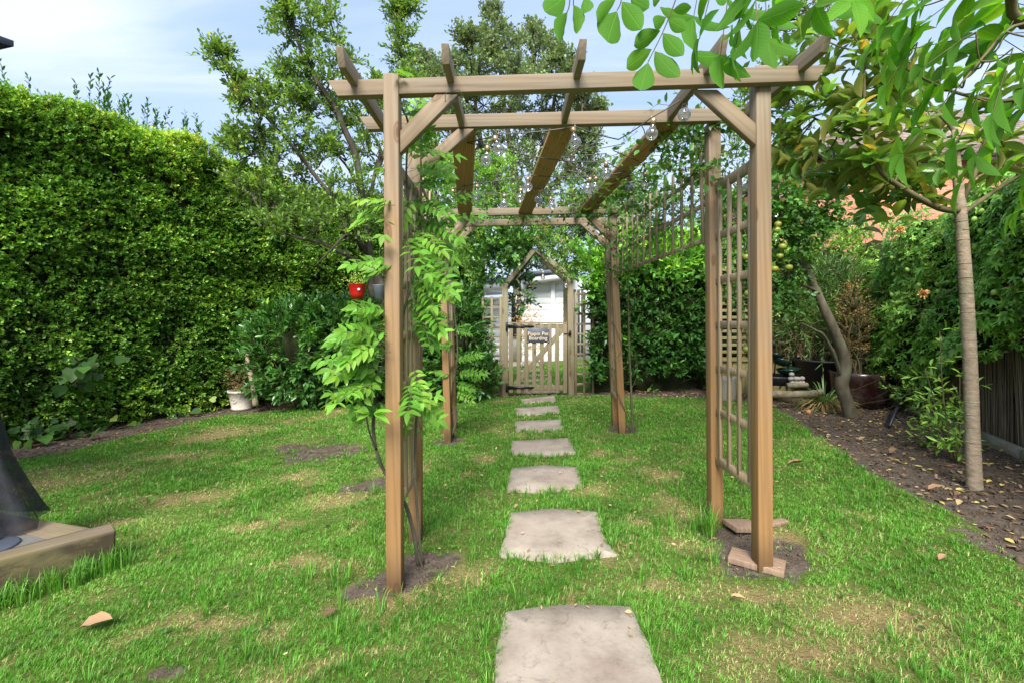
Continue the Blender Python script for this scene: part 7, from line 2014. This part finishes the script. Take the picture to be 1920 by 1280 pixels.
# ------------------------------------------------------------------ loose leaves, crumbs of soil, twigs
def scatter_litter(n, cond, smin, smax, name, lb, mat, vfn, tm=T_OVAL, lift=.006, reg=None, wr=(.3, .6)):
    x0, x1, y0, y1 = reg
    x = rng.uniform(x0, x1, n); y = rng.uniform(y0, y1, n); k = cond(x, y); x, y = x[k], y[k]; n = len(x)
    z = gheight(x, y) + lift
    L_ = rng.uniform(smin, smax, n); m_ = MB()
    leaves(m_, np.stack([x, y, z], -1), unit(rng.normal(size=(n, 3)) * (1, 1, .15)), unit(rng.normal(size=(n, 3)) * .3 + (0, 0, 1)), L_, L_ * rng.uniform(*wr, n), tm, vfn(n))
    o = m_.build(name, mat); tag(o, lb, 'litter', kind='stuff')
    return o
def bedR(x, y): return ~inside(LAWN, x, y) & (x > 1.2) & (x < .34 * y + 3.1)
def bedL(x, y):
    k = ~inside(LAWN, x, y) & (x < .4) & (y > 2)
    return k
scatter_litter(9000, bedR, .015, .06, 'leaf_litter', 'brown and yellow fallen leaf litter on the right hand bed', M['litter'], lambda n: rng.uniform(0, 1, n), reg=(1.8, 6.5, 2.0, 8.0))
scatter_litter(9000, bedL, .015, .05, 'leaf_litter', 'dry leaf litter along the hedge foot', M['litter'], lambda n: rng.uniform(0, .75, n), reg=(-6.5, .5, 2.5, 8.0))
scatter_litter(500, lambda x, y: inside(LAWN, x, y), .012, .035, 'leaf_scraps', 'scattered straw and leaf scraps on the lawn', M['litter'], lambda n: rng.uniform(.3, .85, n), reg=(-4, 3.2, 1.5, 7.3), lift=.03)
ww_ = scatter_litter(5200, lambda x, y: inside(LAWN, x, y) & (nz2(np.stack([x, y, 0 * x], -1), 4.0, 21) > .12) & (masks(x, y)[0] < .3) & ~np.any([inside(w_, x, y) for w_ in STONE_W], axis=0), .012, .028, 'lawn_clover', 'small round clover leaves among the lawn grass', M['ivy'], lambda n: rng.uniform(.3, .9, n), reg=(-4, 3.2, 1.5, 6.5), lift=.026, wr=(.7, .95))
x = rng.uniform(-6, 6, 60000); y = rng.uniform(1.3, 8, 60000); so_, _ = masks(x, y); k = (so_ > .6) & (np.abs(x) < 1.2 * y + .3)
x, y = x[k][:16000], y[k][:16000]; n = len(x); oc = np.array([(1, 0, 0), (-1, 0, 0), (0, 1, 0), (0, -1, 0), (0, 0, 1), (0, 0, -1)], float); of = np.array([(0, 2, 4), (2, 1, 4), (1, 3, 4), (3, 0, 4), (2, 0, 5), (1, 2, 5), (3, 1, 5), (0, 3, 5)])
s_ = rng.gamma(2.0, .0032, n) + .002
V = np.stack([x, y, gheight(x, y) - .002], -1)[:, None] + oc[None] * s_[:, None, None] * rng.uniform(.5, 1.3, (n, 6, 1)) + rng.normal(size=(n, 6, 3)) * .0008
m_ = MB(); m_.add(V.reshape(-1, 3), [(of[None] + (np.arange(n) * 6)[:, None, None]).reshape(-1, 3)])
tag(m_.build('soil_crumbs', M['crumb'] if 'crumb' in M else M['soil'], smooth=True), 'crumbs of dark soil on the bare patches', 'soil', kind='stuff')
def fallen(px, py, L_, v, rz, lb, curl=.2, w_=.42, lift=.03):
    c = G(px, py); m_ = MB(); tm = big_template(6, .20, -curl * .5, wave=.06)
    A = np.array([[math.cos(rz), math.sin(rz), .12]]); leaves(m_, (np.array(c[:]) + (0, 0, lift))[None], A, np.array([[.1, -.15, 1.0]]), np.array([L_]), np.array([L_ * w_]), tm, v)
    o = m_.build('fallen_leaf', M['litter'], at=c); tag(o, lb, 'leaf', 'large single leaves fallen on the grass and bed')
fallen(150, 1188, .13, .55, .1, 'large curled tan leaf on the grass at the bottom left, near the patio sleeper', w_=.55)
fallen(142, 808, .14, .42, .0, 'orange brown leaf on the ground under the ivy by the hedge', w_=.7)
fallen(605, 1170, .06, .08, .7, 'small dark brown curled leaf on the lawn left of the largest stone')
fallen(1370, 1130, .06, .75, -.7, 'narrow pale leaf on the dry grass below the front right post')
fallen(1476, 876, .13, .4, -.1, 'long thin brown leaf on bright grass right of the front right post', w_=.22)
fallen(1760, 1060, .06, .5, .4, 'brown leaf on the grass near the lower right edge')
fallen(1740, 925, .10, .5, .0, 'reddish brown leaf on the bed at the lawn edge left of the magnolia')
fallen(1668, 855, .11, .35, .5, 'dark rust leaf on the bed, halfway between spotlight and lawn edge')
fallen(1795, 955, .07, .72, .6, 'pale leaf where bed meets lawn below the magnolia')
fallen(965, 958, .05, .6, 1.2, 'small grey leaf lying on the back edge of the second stone', lift=.022)
fallen(1850, 912, .05, .97, .3, 'yellow leaf on dark soil to the right of the magnolia trunk foot')
fallen(1610, 830, .08, .6, .3, 'tan leaf on the bed where the lawn edge bends')
c = G(1632, 773)
b = bmesh.new(); bmesh.ops.create_icosphere(b, subdivisions=2, radius=.03)
m_ = MB(); m_.bm(b); c = G(1516, 775); o = m_.build('windfall_apple', M['terracotta'], smooth=True); o.location = c + Vector((0, 0, .02)); tag(o, 'small brown windfall apple on soil beside the ornamental grass', 'apple')
# fallen twig on the bare patch
m_ = MB(); tube(m_, [G(600, 832) + Vector((0, 0, .02)), G(618, 826) + Vector((0, 0, .04)), G(634, 820) + Vector((0, 0, .03))], .006, .003, sides=5); o = m_.build('fallen_twig', M['stem'], at=G(618, 826)); tag(o, 'thin bare twig lying across the bare patch of lawn', 'twig')
